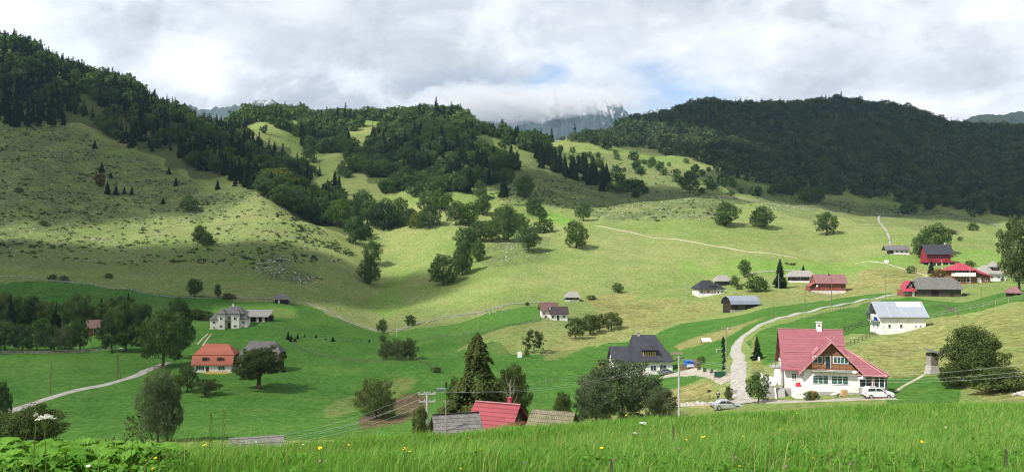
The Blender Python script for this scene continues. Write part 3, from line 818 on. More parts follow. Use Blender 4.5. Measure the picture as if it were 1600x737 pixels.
def crown_mesh(kind, lod, var):
    key = (kind, lod, var)
    if key in KINDS: return KINDS[key]
    n = {'near': 15000, 'mid': 4500, 'low': 1500, 'far': 600}[lod]
    g = {'near': 0.38, 'mid': 0.6, 'low': 0.95, 'far': 1.4}[lod]
    s = sum(map(ord, kind)) + var * 13
    if kind == 'beech': d = lobed(n, s, round_lobes(s, 15, 0.5, 0.05, 1.0, 0.20), 0.085 * g)
    elif kind == 'oval': d = lobed(n, s, round_lobes(s, 14, 0.5, 0.10, 1.0, 0.19), 0.08 * g)
    elif kind == 'alder': d = lobed(n, s, round_lobes(s, 16, 0.5, 0.08, 1.0, 0.15), 0.075 * g)
    elif kind == 'open': d = lobed(n, s, [(x, y, z, rx * 0.8, rz * 0.8) for x, y, z, rx, rz in round_lobes(s, 19, 0.5, 0.12, 1.0, 0.15)[1:]], 0.07 * g, 0.35)
    elif kind == 'apple': d = lobed(n, s, [(x, y, z, rx, rz) for x, y, z, rx, rz in round_lobes(s, 16, 0.5, 0.22, 1.0, 0.17)[1:]] + [(0, 0, .6, .3, .25)], 0.075 * g, 0.45)
    elif kind == 'bush': d = lobed(n, s, round_lobes(s, 13, 0.5, 0.0, 1.0, 0.22), 0.085 * g, 0.5)
    elif kind == 'willow': d = lobed(n, s, round_lobes(s, 13, 0.5, 0.02, 1.0, 0.2), 0.10 * g, 0.45, aspect=0.3, droop=True)
    elif kind == 'spruce': d = conifer(int(n * 0.9), s, 0.2 + 0.03 * (var % 3), 0.13 * g)
    elif kind == 'larch': d = conifer(int(n * 1.6), s, 0.40, 0.115 * g, 0.03, 0.7, 17, 0.25, 0.40)
    elif kind == 'column': d = lobed(n, s, round_lobes(s, 15, 0.5, 0.02, 1.0, 0.2), 0.085 * g, 0.5, aspect=0.4)
    me = mesh_np(kind + '_crown', d[0], d[1], [M['beech_leaf']], tint=d[2])
    KINDS[key] = me
    return me


TRUNKS = {}


def trunk_for(kind, var):
    key = (kind, var % 2)
    if key not in TRUNKS:
        s = var % 2
        TRUNKS[key] = {'spruce': lambda: trunk_mesh('spruce_trunk', M['bark'], 0.9, 0.013, 0, s, 0.0),
                       'larch': lambda: trunk_mesh('larch_trunk', M['bark'], 0.95, 0.016, 14, s, 0.01, 0.1, 0.16),
                       'apple': lambda: trunk_mesh('fruit_tree_trunk', M['bark'], 0.6, 0.04, 9, s, 0.03, 0.35, 0.5),
                       'bush': lambda: trunk_mesh('bush_trunk', M['bark'], 0.6, 0.022, 8, s, 0.02, 0.05, 0.5),
                       'willow': lambda: trunk_mesh('willow_trunk', M['bark'], 0.7, 0.03, 9, s, 0.03, 0.1, 0.4),
                       'open': lambda: trunk_mesh('branching_trunk', M['pale_bark'], 0.85, 0.022, 12, s, 0.03, 0.15, 0.4)}.get(
            kind, lambda: trunk_mesh('leafy_tree_trunk', M['bark'], 0.75, 0.026, 7, s, 0.02, 0.2, 0.35))()
    return TRUNKS[key]


LEAF = {'beech': 'beech_leaf', 'oval': 'beech_leaf', 'alder': 'alder_leaf', 'open': 'alder_leaf', 'apple': 'shrub_leaf', 'bush': 'shrub_leaf', 'willow': 'willow_leaf', 'spruce': 'spruce_leaf',
        'larch': 'larch_leaf', 'column': 'grey_leaf'}
NAME = {'beech': 'beech_tree', 'oval': 'leafy_tree', 'alder': 'alder_tree', 'open': 'open_crowned_tree', 'apple': 'fruit_tree', 'bush': 'bush', 'willow': 'willow_tree', 'spruce': 'spruce_tree', 'larch': 'larch_tree', 'column': 'columnar_tree'}
PLANT_COUNT = [0]


def plant(kind, loc, w, h, label, cat='tree', group=None, leaf=None, lod=None, parts=True, name=None, trunk_mat=None):
    """One tree or shrub of width w and height h metres standing at loc."""
    PLANT_COUNT[0] += 1
    i = PLANT_COUNT[0]
    px_h = h * F / loc[1]
    lod = lod or ('near' if px_h > 55 else 'mid' if px_h > 26 else 'low' if px_h > 15 else 'far')
    var = i % (3 if lod in ('near', 'mid') else 5)
    me = crown_mesh(kind, lod, var)
    rz = (i * 2.399) % 6.283
    nom = {'spruce': 0.44, 'larch': 0.62}.get(kind, 1.0)
    root = empty(name or NAME[kind], Vector(loc) - Vector((0, 0, 0.1)), rz, label, cat, group, (w / nom, w / nom, h))
    m = M[leaf or LEAF[kind]]
    c = obj('crown', me, root)
    c.material_slots[0].link = 'OBJECT'; c.material_slots[0].material = m
    if parts:
        obj('trunk', trunk_for(kind, var), root)
    return root


def flora(kind, px, base, w_px, h_px, label, cat='tree', group=None, leaf=None, depth=None, dmin=100, **k):
    """The same from a survey: foot of the plant, width and height as seen."""
    g = at_depth(px, depth) if depth else ground(px, base, dmin)
    s = g.y / F
    if depth:                          # foot hidden: the height follows from where the top is seen
        h_px = (ray(px, base - h_px)[1] * g.y - g.z) / s
    return plant(kind, g, w_px * s, h_px * s, label, cat, group, leaf, **k)


# ---- free-standing trees of the upper pasture
flora('beech', 1134, 353, 43, 38, 'large round dark beech standing alone on the upper pasture, biggest of three', leaf='beech_leaf')
flora('beech', 1190, 356, 35, 36, 'round dark beech standing alone between the two other pasture beeches')
flora('oval', 1291, 367, 34, 37, 'slightly conical beech standing alone on open pasture below the stone ridge')
flora('beech', 1420, 336, 27, 23, 'small bright green round tree on the ridge wall before dark forest', leaf='bright_leaf')
flora('beech', 1262, 316, 30, 26, 'dull green beech behind the ridge wall, one of a touching pair')
flora('beech', 1280, 316, 24, 26, 'paler narrow beech touching the dull green one behind the ridge wall', leaf='bright_leaf')
flora('oval', 912, 345, 28, 31, 'dark egg shaped tree at the top end of the dirt path')
flora('beech', 900, 387, 36, 44, 'large yellowish tree with dark skirt just below the dirt path', leaf='bright_leaf')
flora('beech', 820, 308, 30, 34, 'round dark tree alone on the shaded green slope')
flora('oval', 1078, 302, 32, 36, 'tall round tree on the rough slope above the rocky crest')
flora('bush', 1520, 360, 17, 13, 'lone brownish bush at the pasture edge under the dark forest', 'bush', parts=False)
flora('bush', 1486, 365, 18, 7, 'low dark thorn patch on the pasture above the red timber chalet', 'bush', parts=False)
flora('bush', 1500, 376, 9, 7, 'tiny dark bush below the thorn patch above the chalet', 'bush', parts=False)
# ---- the gully
flora('beech', 577, 444, 33, 46, 'dark beech at the gully bottom, lower and front one of an overlapping pair')
flora('oval', 582, 413, 29, 38, 'dark beech behind the front one at the gully bottom')
flora('beech', 692, 446, 44, 50, 'big round dark beech at the foot of the slanting tree row')
flora('beech', 723, 430, 30, 56, 'tall dark beech just uphill of the big round one')
flora('beech', 746, 408, 25, 33, 'small paler beech at the uphill side of the tall dark one', leaf='bright_leaf')
flora('beech', 728, 388, 36, 34, 'round beech heading the slanting tree row', group=None)
row = [(745, 378, 30, 34), (768, 378, 34, 36), (795, 378, 34, 58), (826, 393, 40, 44), (850, 364, 30, 24), (835, 336, 30, 28), (846, 344, 20, 22), (812, 362, 28, 30), (782, 352, 26, 30), (712, 352, 30, 40), (733, 352, 33, 36), (755, 336, 25, 34), (751, 310, 20, 30)]
for i, (x, y, w, h) in enumerate(row):
    flora(['beech', 'oval'][i % 2], x, y, w, h, 'dark leafy tree in the broken tree row across the middle slope', group='trees of the slanting row', leaf=['beech_leaf', 'bright_leaf', 'beech_leaf'][i % 3])
clump = [(556, 381, 34, 44), (530, 355, 40, 46), (505, 352, 36, 46), (600, 358, 44, 48), (578, 352, 40, 42), (622, 355, 36, 48), (566, 340, 36, 44), (642, 356, 32, 32), (671, 355, 36, 36), (690, 328, 34, 30), (668, 330, 34, 32), (480, 345, 34, 40), (470, 330, 30, 40), (455, 326, 20, 24), (494, 350, 18, 14)]
for i, (x, y, w, h) in enumerate(clump):
    flora(['beech', 'oval', 'beech'][i % 3], x, y, w, h, 'mid green leafy tree in the wood filling the upper gully', group='trees of the gully wood', leaf=['beech_leaf', 'bright_leaf', 'beech_leaf', 'alder_leaf'][i % 4])
flora('beech', 753, 334, 24, 26, 'yellowing round tree at the lower edge of the middle wood', leaf='yellow_leaf')
flora('beech', 430, 296, 60, 34, 'broad yellowing beech among dark conifers at the spur edge', leaf='yellow_leaf')
flora('beech', 651, 357, 26, 26, 'yellowish low tree beside the gully wood', leaf='yellow_leaf')
flora('oval', 533, 276, 17, 20, 'small round tree alone on the pale upper meadow')
# ---- rocky hillside
flora('beech', 294, 330, 27, 26, 'dark round bush like tree alone on the rocky hillside')
flora('bush', 312, 380, 24, 30, 'dark tall shrub on the sunlit hillside, one of two together', 'shrub')
flora('bush', 324, 384, 22, 22, 'dark low shrub touching the taller one on the sunlit hillside', 'shrub', leaf='beech_leaf')
flora('beech', 156, 291, 17, 22, 'rust brown round shrub on the shaded rocky hillside', 'shrub', leaf='rust_leaf')
for i, (x, y, w, h) in enumerate([(168, 303, 10, 20), (181, 304, 9, 16), (206, 304, 7, 14), (159, 269, 10, 16), (194, 303, 7, 12), (275, 290, 8, 14), (264, 272, 7, 12), (255, 318, 8, 10), (148, 232, 8, 14), (340, 296, 10, 16), (173, 278, 7, 10)]):
    flora('spruce', x, y, w, h, 'small dark spruce scattered on the shaded rocky hillside', group='small spruces on the rocky hillside', parts=h > 15)
for i, (x, y) in enumerate([(68, 352), (170, 434), (100, 438), (82, 436), (30, 300)]):
    flora('bush', x, y, 14, 8, 'low dark bush on the grassy foot of the rocky hillside', 'bush', 'low bushes at the hillside foot', parts=False)
# ---- foot of the hillside and valley meadow
flora('oval', 304, 463, 25, 29, 'round dark tree at the stone wall above the white villa')
flora('oval', 340, 466, 11, 24, 'narrow crooked tree at the stone wall beside the round one')
flora('bush', 357, 467, 22, 10, 'low dark hedge bush along the stone wall by the narrow tree', 'bush', parts=False)
flora('bush', 305, 499, 26, 18, 'dark bush beside the white villa, nearer the grove', 'bush', parts=False)
flora('bush', 322, 498, 22, 14, 'dark rounded bush against the side of the white villa', 'bush', parts=False)
for i, (x, y, w, h) in enumerate([(450, 530, 7, 14), (455, 533, 9, 10), (465, 529, 5, 9), (476, 527, 4, 7), (494, 527, 5, 5), (520, 533, 7, 8), (509, 530, 4, 4), (461, 533, 6, 7), (577, 534, 4, 6)]):
    flora('spruce', x, y, w, h, 'tiny dark young spruce planted out in the valley meadow', group='young spruces in the meadow', parts=False)
flora('oval', 597, 521, 17, 24, 'small slender tree at the stone wall corner in the valley')
flora('beech', 598, 533, 11, 11, 'little pale round bush below the slender tree', 'bush', leaf='willow_leaf', parts=False)
flora('beech', 641, 509, 18, 18, 'small round tree at the stone wall east of the slender one')
flora('beech', 965, 457, 19, 16, 'small round bush on the pasture above the pale barn', 'bush', leaf='beech_leaf')
for i, (x, w, h) in enumerate([(604, 26, 30), (622, 30, 34), (640, 28, 35)]):
    flora('willow', x, 561, w, h, 'grey green willow in the clump of three on the field boundary', group='willow clump on the field boundary')
flora('bush', 682, 581, 17, 9, 'low dark bush at the end of the field fence', 'bush', parts=False)
flora('willow', 588, 652, 64, 62, 'round yellowish green willow beside the brown earth', leaf='larch_leaf')
flora('bush', 657, 668, 30, 40, 'dark ragged shrub at the foot of the concrete pole with crossarm', 'shrub', depth=70)
# ---- bank below the brown house
flora('open', 834, 551, 34, 38, 'thin leaning tree with open crown on the bank', leaf='shrub_leaf')
flora('bush', 823, 557, 9, 13, 'small dark bush at the foot of the thin leaning tree', 'bush', parts=False)
for i, (x, y, w, h) in enumerate([(900, 529, 32, 34), (922, 523, 32, 34), (936, 517, 26, 28), (956, 515, 30, 29)]):
    flora('alder', x, y, w, h, 'dark bushy tree in the short row below the brown house', group='bushy trees below the brown house', leaf='shrub_leaf')
flora('bush', 924, 468, 16, 8, 'light green weedy bush beside the pale hip roofed barn', 'bush', leaf='willow_leaf', parts=False)
flora('bush', 824, 477, 8, 6, 'tiny dark bush up the wall from the brown house', 'bush', parts=False)
# ---- hamlet
flora('oval', 1164, 433, 20, 29, 'dark upright tree behind the black roofed villa')
flora('beech', 1148, 448, 15, 18, 'bright little tree against the small grey outbuilding', leaf='bright_leaf')
flora('bush', 1155, 452, 12, 9, 'pale low bush beside the bright little tree', 'bush', leaf='willow_leaf', parts=False)
flora('beech', 1182, 455, 38, 25, 'broad bright green tree beside the black roofed villa', leaf='bright_leaf')
flora('spruce', 1219, 449, 26, 45, 'pointed dark spruce beside the grey roofed timber house', leaf='spruce_leaf')
flora('spruce', 1255, 423, 6, 10, 'tiny spruce peeping above the grey roofed timber house', dmin=395)
flora('oval', 1452, 409, 30, 36, 'dark tree close beside the red timber chalet')
flora('beech', 1462, 385, 46, 36, 'big leafy tree behind the red timber chalet roof', leaf='bright_leaf', depth=450)
flora('beech', 1438, 400, 26, 34, 'leafy tree at the open side of the clump behind the chalet', depth=445)
flora('spruce', 1455, 427, 12, 23, 'small dark spruce below the red timber chalet')
flora('beech', 1424, 427, 15, 13, 'dark rounded bush at the bend of the pale dirt track', 'bush', parts=False)
flora('bush', 1468, 437, 26, 18, 'brownish shrub clump behind the long grey barn', 'shrub', leaf='rust_leaf', dmin=340)
flora('bush', 1515, 416, 16, 10, 'low shrub above the red hip roofed house', 'shrub', parts=False)
flora('alder', 1592, 450, 58, 118, 'tall pale green leafy tree at the hamlet edge', leaf='willow_leaf', depth=245)
flora('alder', 1630, 450, 60, 100, 'second tall leafy tree just beyond the tall pale green one', leaf='willow_leaf', depth=250)
for i, (x, y) in enumerate([(1236, 414), (1241, 414), (1229, 413)]):
    flora('bush', x, y, 6, 4, 'tiny dark bush on the pasture above the timber houses', 'bush', 'tiny bushes above the timber houses', parts=False)
# ---- around the near houses
flora('spruce', 1183, 561, 17, 37, 'young dark spruce beside the road bend')
flora('alder', 1183, 633, 38, 56, 'dense dark bush beside the stairs of the pink roofed house', 'bush', leaf='beech_leaf', depth=122)
flora('bush', 1266, 632, 24, 24, 'leafy shrub before the stone base of the pink roofed house', 'shrub', depth=118)
flora('alder', 972, 655, 128, 96, 'huge grey green bush in front of the dark roofed house', 'bush', leaf='grey_leaf', depth=120)
flora('alder', 930, 655, 66, 66, 'dark lower bush joined to the huge grey green one', 'bush', leaf='grey_leaf', depth=112)
flora('alder', 1030, 655, 50, 56, 'leafy shrub at the pole side of the huge grey green bush', 'bush', leaf='grey_leaf', depth=114)
flora('bush', 880, 655, 28, 46, 'slender dark shrub between the mossy roof and the huge bush', 'shrub', depth=115)
flora('larch', 746, 668, 126, 150, 'tall ragged larch towering beside the red sheet roof', leaf='larch_leaf', depth=100)
flora('alder', 714, 655, 44, 72, 'dark round tree at the shaded side of the ragged larch', leaf='shrub_leaf', depth=108)
flora('oval', 800, 655, 56, 90, 'bushy green tree behind the red sheet roof', leaf='shrub_leaf', depth=116)
flora('apple', 405, 607, 84, 66, 'spreading fruit tree in front of the grey shingled barn')
flora('apple', 322, 618, 42, 28, 'small flat topped fruit tree before the orange roofed house')
flora('alder', 292, 612, 34, 42, 'dark leafy tree between the columnar tree and the orange roofed house', leaf='shrub_leaf')
flora('column', 250, 690, 64, 118, 'tall grey green columnar tree rising from below the near slope', depth=140)
flora('column', 264, 690, 40, 104, 'grey green tree joined to the side of the columnar one', depth=143)
flora('alder', 4, 668, 30, 76, 'dark narrow tree at the bend where the gravel road leaves view', depth=150)
flora('bush', 50, 690, 100, 58, 'wide brownish green shrub beside the gravel road', 'shrub', leaf='shrub_leaf', depth=120)
flora('bush', 1517, 618, 94, 112, 'large dark bush on the grassy bank beside the outhouse', 'bush', leaf='shrub_leaf', depth=128)
flora('bush', 1562, 632, 100, 60, 'lower dark bush in front of the large one on the bank', 'bush', leaf='shrub_leaf', depth=114)
flora('bush', 1488, 610, 44, 44, 'small bush tucked between the outhouse and the large dark bush', 'bush', leaf='shrub_leaf', depth=126)
bare = empty('bare_tree', at_depth(796, 112), 0.4, 'thin leafless tree with pale branches behind the red sheet roof', 'tree', None, (.8, .8, .8))
mb = MB(); q = random.Random(4)
mb.path([(0, 0, -0.3), (0.1, 0, 3), (0.25, 0.1, 6), (0.2, 0.1, 9)], [0.16, 0.12, 0.08, 0.03])
mb.build('trunk', M['pale_bark'], bare)
mb = MB()
for k in range(16):
    z = 2.5 + k * 0.38; a = k * 2.4; L = 2.3 - k * 0.08
    p = Vector((0.15, 0.05, z)); p1 = p + Vector((math.cos(a) * L * .5, math.sin(a) * L * .5, L * .55)); p2 = p1 + Vector((math.cos(a) * L * .3, math.sin(a + .5) * L * .3, L * .8))
    mb.path([p, p1, p2], [0.05, 0.03, 0.012], 5)
    mb.path([p1, p1 + Vector((math.cos(a + 1) * .6, math.sin(a + 1) * .6, .8))], [0.025, 0.01], 4)
mb.build('crown', M['pale_bark'], bare)
# ---- the grove beside the gravel road
back = [(-30, 516, 60, 50), (2, 516, 46, 60), (30, 516, 40, 56), (48, 515, 36, 56), (70, 516, 36, 48), (118, 515, 48, 60), (100, 512, 30, 40), (144, 512, 26, 36), (170, 514, 34, 52), (192, 516, 44, 56), (212, 520, 40, 50), (178, 520, 30, 44)]
for i, (x, y, w, h) in enumerate(back):
    flora('alder', x, y, w, h, 'tall dark leafy tree in the back row of the roadside grove', group='back row of the roadside grove', leaf=['alder_leaf', 'shrub_leaf', 'beech_leaf'][i % 3])
for x, y, w, h in ((16, 520, 20, 62), (88, 514, 16, 44), (158, 516, 18, 52), (200, 517, 18, 60)):
    flora('spruce', x, y, w, h, 'dark spruce rising among the leafy trees of the roadside grove', group='spruces of the roadside grove', leaf='spruce_leaf')
front = [(-20, 551, 50, 50), (8, 550, 40, 52), (34, 550, 34, 46), (58, 550, 36, 54), (80, 550, 32, 46), (124, 548, 32, 52), (175, 550, 44, 60), (196, 549, 46, 84), (222, 550, 48, 78)]
for i, (x, y, w, h) in enumerate(front):
    flora('alder', x, y, w, h, 'dark leafy tree in the front row of the roadside grove by the board fence', group='front row of the roadside grove', leaf=['alder_leaf', 'beech_leaf'][i % 2])
flora('willow', 101, 550, 36, 44, 'greyish rounded tree in front of the hidden log cabin', leaf='grey_leaf')
flora('alder', 254, 574, 74, 96, 'massive dark tree overhanging the gravel road', leaf='beech_leaf')
flora('alder', 278, 560, 44, 98, 'tall dark tree crowding the massive one at the road', leaf='alder_leaf')
flora('spruce', 133, 490, 10, 30, 'thin spruce tip standing out of the roadside grove', leaf='spruce_leaf', dmin=285)
# ---- garden saplings of the dark roofed house
for i, (x, y) in enumerate([(1131, 577), (1132, 566), (1131, 557), (1131, 549), (1130, 541), (1130, 535)]):
    flora('spruce', x, y, 7, 11, 'small dark clipped conifer in the hedge row along the road', 'shrub', 'conifer hedge row along the road', parts=False)
for i, (x, y, w, h) in enumerate([(1092, 578, 7, 12), (1101, 581, 7, 9), (1098, 568, 9, 13), (1112, 583, 6, 8), (1092, 565, 7, 9)]):
    flora('bush', x, y, w, h, 'young leafy shrub planted on the garden slope by the driveway', 'shrub', 'young shrubs by the driveway', parts=False, leaf='bright_leaf')
flora('bush', 1137, 618, 12, 18, 'rounded shrub beside the standing person', 'shrub', leaf='shrub_leaf', depth=131)

# ------------------------------------------------------------------ forests
FORESTS = [
    # name, outline of the ground they stand on, depths, spacing, share of spruce, leaf tones
    ('hillside', [(-160, 10), (0, 52), (100, 92), (200, 125), (330, 178), (420, 228), (480, 270), (465, 305), (420, 298), (400, 306), (330, 290), (300, 268), (240, 246), (190, 218), (110, 192), (0, 196), (-160, 200)], 560, 1020, 7.4, 0.80),
    ('spur', [(420, 240), (480, 280), (520, 320), (575, 352), (560, 368), (520, 348), (480, 338), (440, 312), (400, 306)], 540, 760, 8.5, 0.25),
    ('hilltop', [(322, 172), (400, 165), (480, 155), (565, 180), (552, 205), (548, 236), (530, 246), (470, 243), (462, 215), (430, 210), (395, 200), (340, 192)], 800, 1160, 9.2, 0.22),
    ('middle', [(575, 172), (700, 160), (735, 175), (700, 190), (735, 215), (770, 235), (788, 262), (786, 300), (735, 312), (690, 306), (640, 296), (560, 288), (562, 250), (590, 215)], 690, 1160, 9.2, 0.24),
    ('crest', [(735, 172), (770, 185), (800, 203), (850, 232), (842, 244), (800, 238), (765, 205)], 860, 1120, 9.0, 0.35),
    ('lowslope', [(560, 262), (600, 268), (600, 285), (640, 290), (690, 300), (740, 304), (742, 312), (700, 312), (640, 300), (560, 290)], 690, 860, 9.0, 0.0),
    ('mountain', [(868, 215), (950, 195), (1010, 180), (1060, 165), (1100, 155), (1200, 160), (1310, 148), (1400, 162), (1500, 192), (1760, 190), (1760, 370), (1600, 356), (1450, 322), (1300, 305), (1200, 292), (1126, 266), (1081, 250), (1043, 248), (1014, 236), (976, 232), (930, 222), (880, 214)], 880, 1860, 10.5, 0.12),
]
GAPS = [[(120, 152), (140, 150), (165, 178), (170, 196), (140, 185)], [(248, 230), (275, 238), (262, 246), (240, 242)], [(180, 185), (215, 200), (225, 215), (185, 205)], [(370, 205), (400, 205), (450, 218), (480, 245), (440, 250), (400, 225)]]


def inside(px, py, poly):
    ins = np.zeros(len(px), bool)
    n = len(poly)
    for i in range(n):
        (x0, y0), (x1, y1) = poly[i], poly[(i + 1) % n]
        if y0 == y1: continue
        ins ^= ((y0 > py) != (y1 > py)) & (px < (x1 - x0) * (py - y0) / (y1 - y0) + x0)
    return ins


cand = []
for fi, (nm, poly, d0, d1, sp, shr) in enumerate(FORESTS):
    r = np.random.default_rng(100 + fi)
    ys = np.arange(d0, d1, sp)
    xs = np.arange(-1000, 1350, sp)
    X, Y = np.meshgrid(xs, ys)
    X = (X + r.uniform(-.46, .46, X.shape) * sp).ravel(); Y = (Y + r.uniform(-.46, .46, Y.shape) * sp).ravel()
    k = np.abs(X / Y) < 0.75
    X, Y = X[k], Y[k]
    Z = zat(X, Y)
    px, py = project(X, Y, Z)
    wx = 16 * waves(X, Y, 75, 6, 70 + fi); wy = 9 * waves(X, Y, 75, 6, 80 + fi)
    k = inside(px + wx, py + wy, poly)
    if nm in ('hilltop', 'middle', 'crest', 'lowslope', 'spur'):
        k &= waves(X, Y, 60, 7, 90 + fi) < 0.72                     # clearings
    if nm == 'mountain':
        k &= (waves(X, Y, 45, 7, 95) < 1.0) | (Y > 1250)
    for gpoly in GAPS: k &= ~inside(px, py, gpoly)
    X, Y, Z, px, py = X[k], Y[k], Z[k], px[k], py[k]
    clus = waves(X, Y, 90, 5, 50 + fi)
    spruce = r.random(len(X)) < np.clip(shr + 0.25 * clus * (shr > 0), 0.0, 1)
    H = np.where(spruce, r.uniform(12, 22, len(X)), r.uniform(9.5, 17.0, len(X)))
    if nm == 'hillside': H = H * np.where(spruce, 0.78, 0.9)
    if nm == 'mountain': H = H * r.uniform(0.85, 1.1, len(X))
    vis = (Z + H) / Y > horizon_before(X, Y) + 0.001
    for i in np.nonzero(vis)[0]:
        cand.append((fi, X[i], Y[i], Z[i], H[i], bool(spruce[i]), bool((Z[i] + 0.4 * H[i]) / Y[i] > horizon_before(X[i:i + 1], Y[i:i + 1])[0])))
# dark spruce belt on the shaded slope, shrubby wood of the rough slope
q = random.Random(77)
for i in range(34):
    t = i / 33
    g = ground(836 + t * 112 + q.uniform(-4, 4), 250 + t * 42 + q.uniform(-7, 8), 600)
    cand.append((7, g.x, g.y, g.z, q.uniform(17, 24), True, True))
for i in range(46):
    t = q.random()
    g = ground(600 + t * 170 + q.uniform(-20, 20), 240 + t * 20 + q.uniform(-22, 28), 600)
    cand.append((8, g.x, g.y, g.z, q.uniform(14, 20), True, True))
for (cx, cy, sx, sy, n) in [(985, 300, 28, 10, 16), (960, 275, 40, 12, 10), (1010, 262, 50, 14, 16), (1080, 282, 40, 12, 12), (1130, 292, 40, 10, 12), (920, 250, 40, 10, 10), (845, 236, 20, 6, 6), (1180, 302, 40, 6, 10), (480, 262, 20, 8, 6), (385, 182, 40, 6, 5), (800, 222, 30, 10, 8)]:
    for i in range(n):
        g = ground(q.gauss(cx, sx * .6), q.gauss(cy, sy * .6), 560)
        cand.append((9, g.x, g.y, g.z, q.uniform(6.5, 11.5), False, True))
LAB = {0: ('dark spruce in the dense conifer forest on the big hillside', 'spruces of the hillside forest', 'leafy tree among the conifers of the big hillside', 'leafy trees of the hillside forest'),
       1: ('dark spruce in the mixed wood running down the spur', 'spruces of the spur wood', 'leafy tree in the mixed wood running down the spur', 'leafy trees of the spur wood'),
       2: ('spruce on the round wooded hilltop behind the spur', 'spruces of the round hilltop', 'leafy tree on the round wooded hilltop behind the spur', 'leafy trees of the round hilltop'),
       3: ('spruce in the wood covering the middle hill', 'spruces of the middle hill', 'leafy tree in the wood covering the middle hill', 'leafy trees of the middle hill'),
       4: ('spruce on the wooded crest running down from the middle hill', 'spruces of the crest', 'leafy tree on the wooded crest running down from the middle hill', 'leafy trees of the crest'),
       5: ('spruce at the lower edge of the middle hill wood', 'spruces of the lower edge', 'leafy tree at the lower edge of the middle hill wood', 'leafy trees of the lower edge'),
       6: ('spruce on the long dark forested mountain', 'spruces of the dark mountain', 'leafy tree on the long dark forested mountain', 'leafy trees of the dark mountain'),
       7: ('dark spruce in the slanting belt on the shaded slope', 'spruce belt on the shaded slope', '', ''),
       8: ('dark spruce in the shaded band of the middle hill wood', 'shaded spruces of the middle hill', '', ''),
       9: ('', '', 'leafy bushy tree scattered on the rough slope below the mountain', 'bushy trees of the rough slope')}
cand.sort(key=lambda c: -(c[4] / c[2]) * (1.0 if c[6] else 0.55))
left = {True: 272, False: 250}
rest = {'spruce_forest': [], 'leafy_forest': [], 'mountain_forest': []}
for c in cand:
    fi, x, y, z, h, sp, base = c
    if fi != 6 and left[sp] > 0 and base:
        left[sp] -= 1
        l = LAB[fi]
        w = h * (0.46 if sp else random.uniform(0.8, 1.15))
        pt = h * F / y > 24
        leaf = 'spruce_leaf' if sp else random.choice(['beech_leaf', 'beech_leaf', 'alder_leaf', 'bright_leaf'])
        plant('spruce' if sp else random.choice(['beech', 'oval']), (x, y, z), w, h, l[0] if sp else l[2], 'tree', l[1] if sp else l[3], leaf, parts=pt)
    else:
        rest['mountain_forest' if fi == 6 else 'spruce_forest' if sp else 'leafy_forest'].append(c)


def merge(name, items, m, label, nface):
    r = np.random.default_rng(3)
    protos = {}
    for v in range(6):
        protos[(True, v)] = conifer(nface, 900 + v, 0.21, 0.21, whorls=9)
        protos[(False, v)] = lobed(nface, 950 + v, round_lobes(950 + v, 9, 0.5, 0.05, 1.0, 0.24), 0.24)
    Vs, Fs, Ts, o = [], [], [], 0
    for fi, x, y, z, h, sp, base in items:
        V, Fq, t = protos[(sp, int(r.integers(6)))]
        a = r.uniform(0, 6.283)
        h = h * (r.uniform(0.55, 1.3) if fi == 6 else r.uniform(0.68, 1.22))
        w = h * (1.0 if sp else r.uniform(0.85, 1.15))
        ca, sa = math.cos(a) * w, math.sin(a) * w
        Vs.append(np.stack([V[:, 0] * ca - V[:, 1] * sa + x, V[:, 0] * sa + V[:, 1] * ca + y, V[:, 2] * h + z - 0.4], axis=1))
        Fs.append(Fq + o); o += len(V)
        Ts.append(np.clip(t * 0.5 + r.uniform(-0.1, 0.65) - (0.25 if sp else 0), 0, 1))
    me = mesh_np(name, np.concatenate(Vs), np.concatenate(Fs), [m], tint=np.concatenate(Ts))
    return obj(name, me, kind='stuff', label=label)


print('forest', {k: len(v) for k, v in rest.items()}, left)
merge('spruce_forest', rest['spruce_forest'], M['spruce_leaf'], 'dense dark spruces higher up the forested hills', 150)
merge('leafy_forest', rest['leafy_forest'], M['beech_leaf'], 'dense broadleaved wood higher up the hills', 170)
merge('mountain_forest', rest['mountain_forest'], M['mountain_leaf'], 'dark continuous forest covering the long mountain behind', 105)

# ------------------------------------------------------------------ scrub, rocks
def scatter(polys, n, seed, dmin=300):
    r = np.random.default_rng(seed)
    P = []
    for poly, share in polys:
        a = np.array(poly)
        g = []
        while len(g) < n * share:
            px = r.uniform(a[:, 0].min(), a[:, 0].max(), 600); py = r.uniform(a[:, 1].min(), a[:, 1].max(), 600)
            k = inside(px, py, poly)
            g += list(zip(px[k], py[k]))
        P += [ground(x, y, dmin) for x, y in g[:int(n * share)]]
    A = np.array([(p.x, p.y, p.z) for p in P])
    c = waves(A[:, 0], A[:, 1], 40, 6, seed)
    return A[c + r.normal(size=len(A)) * 0.55 > -0.25]


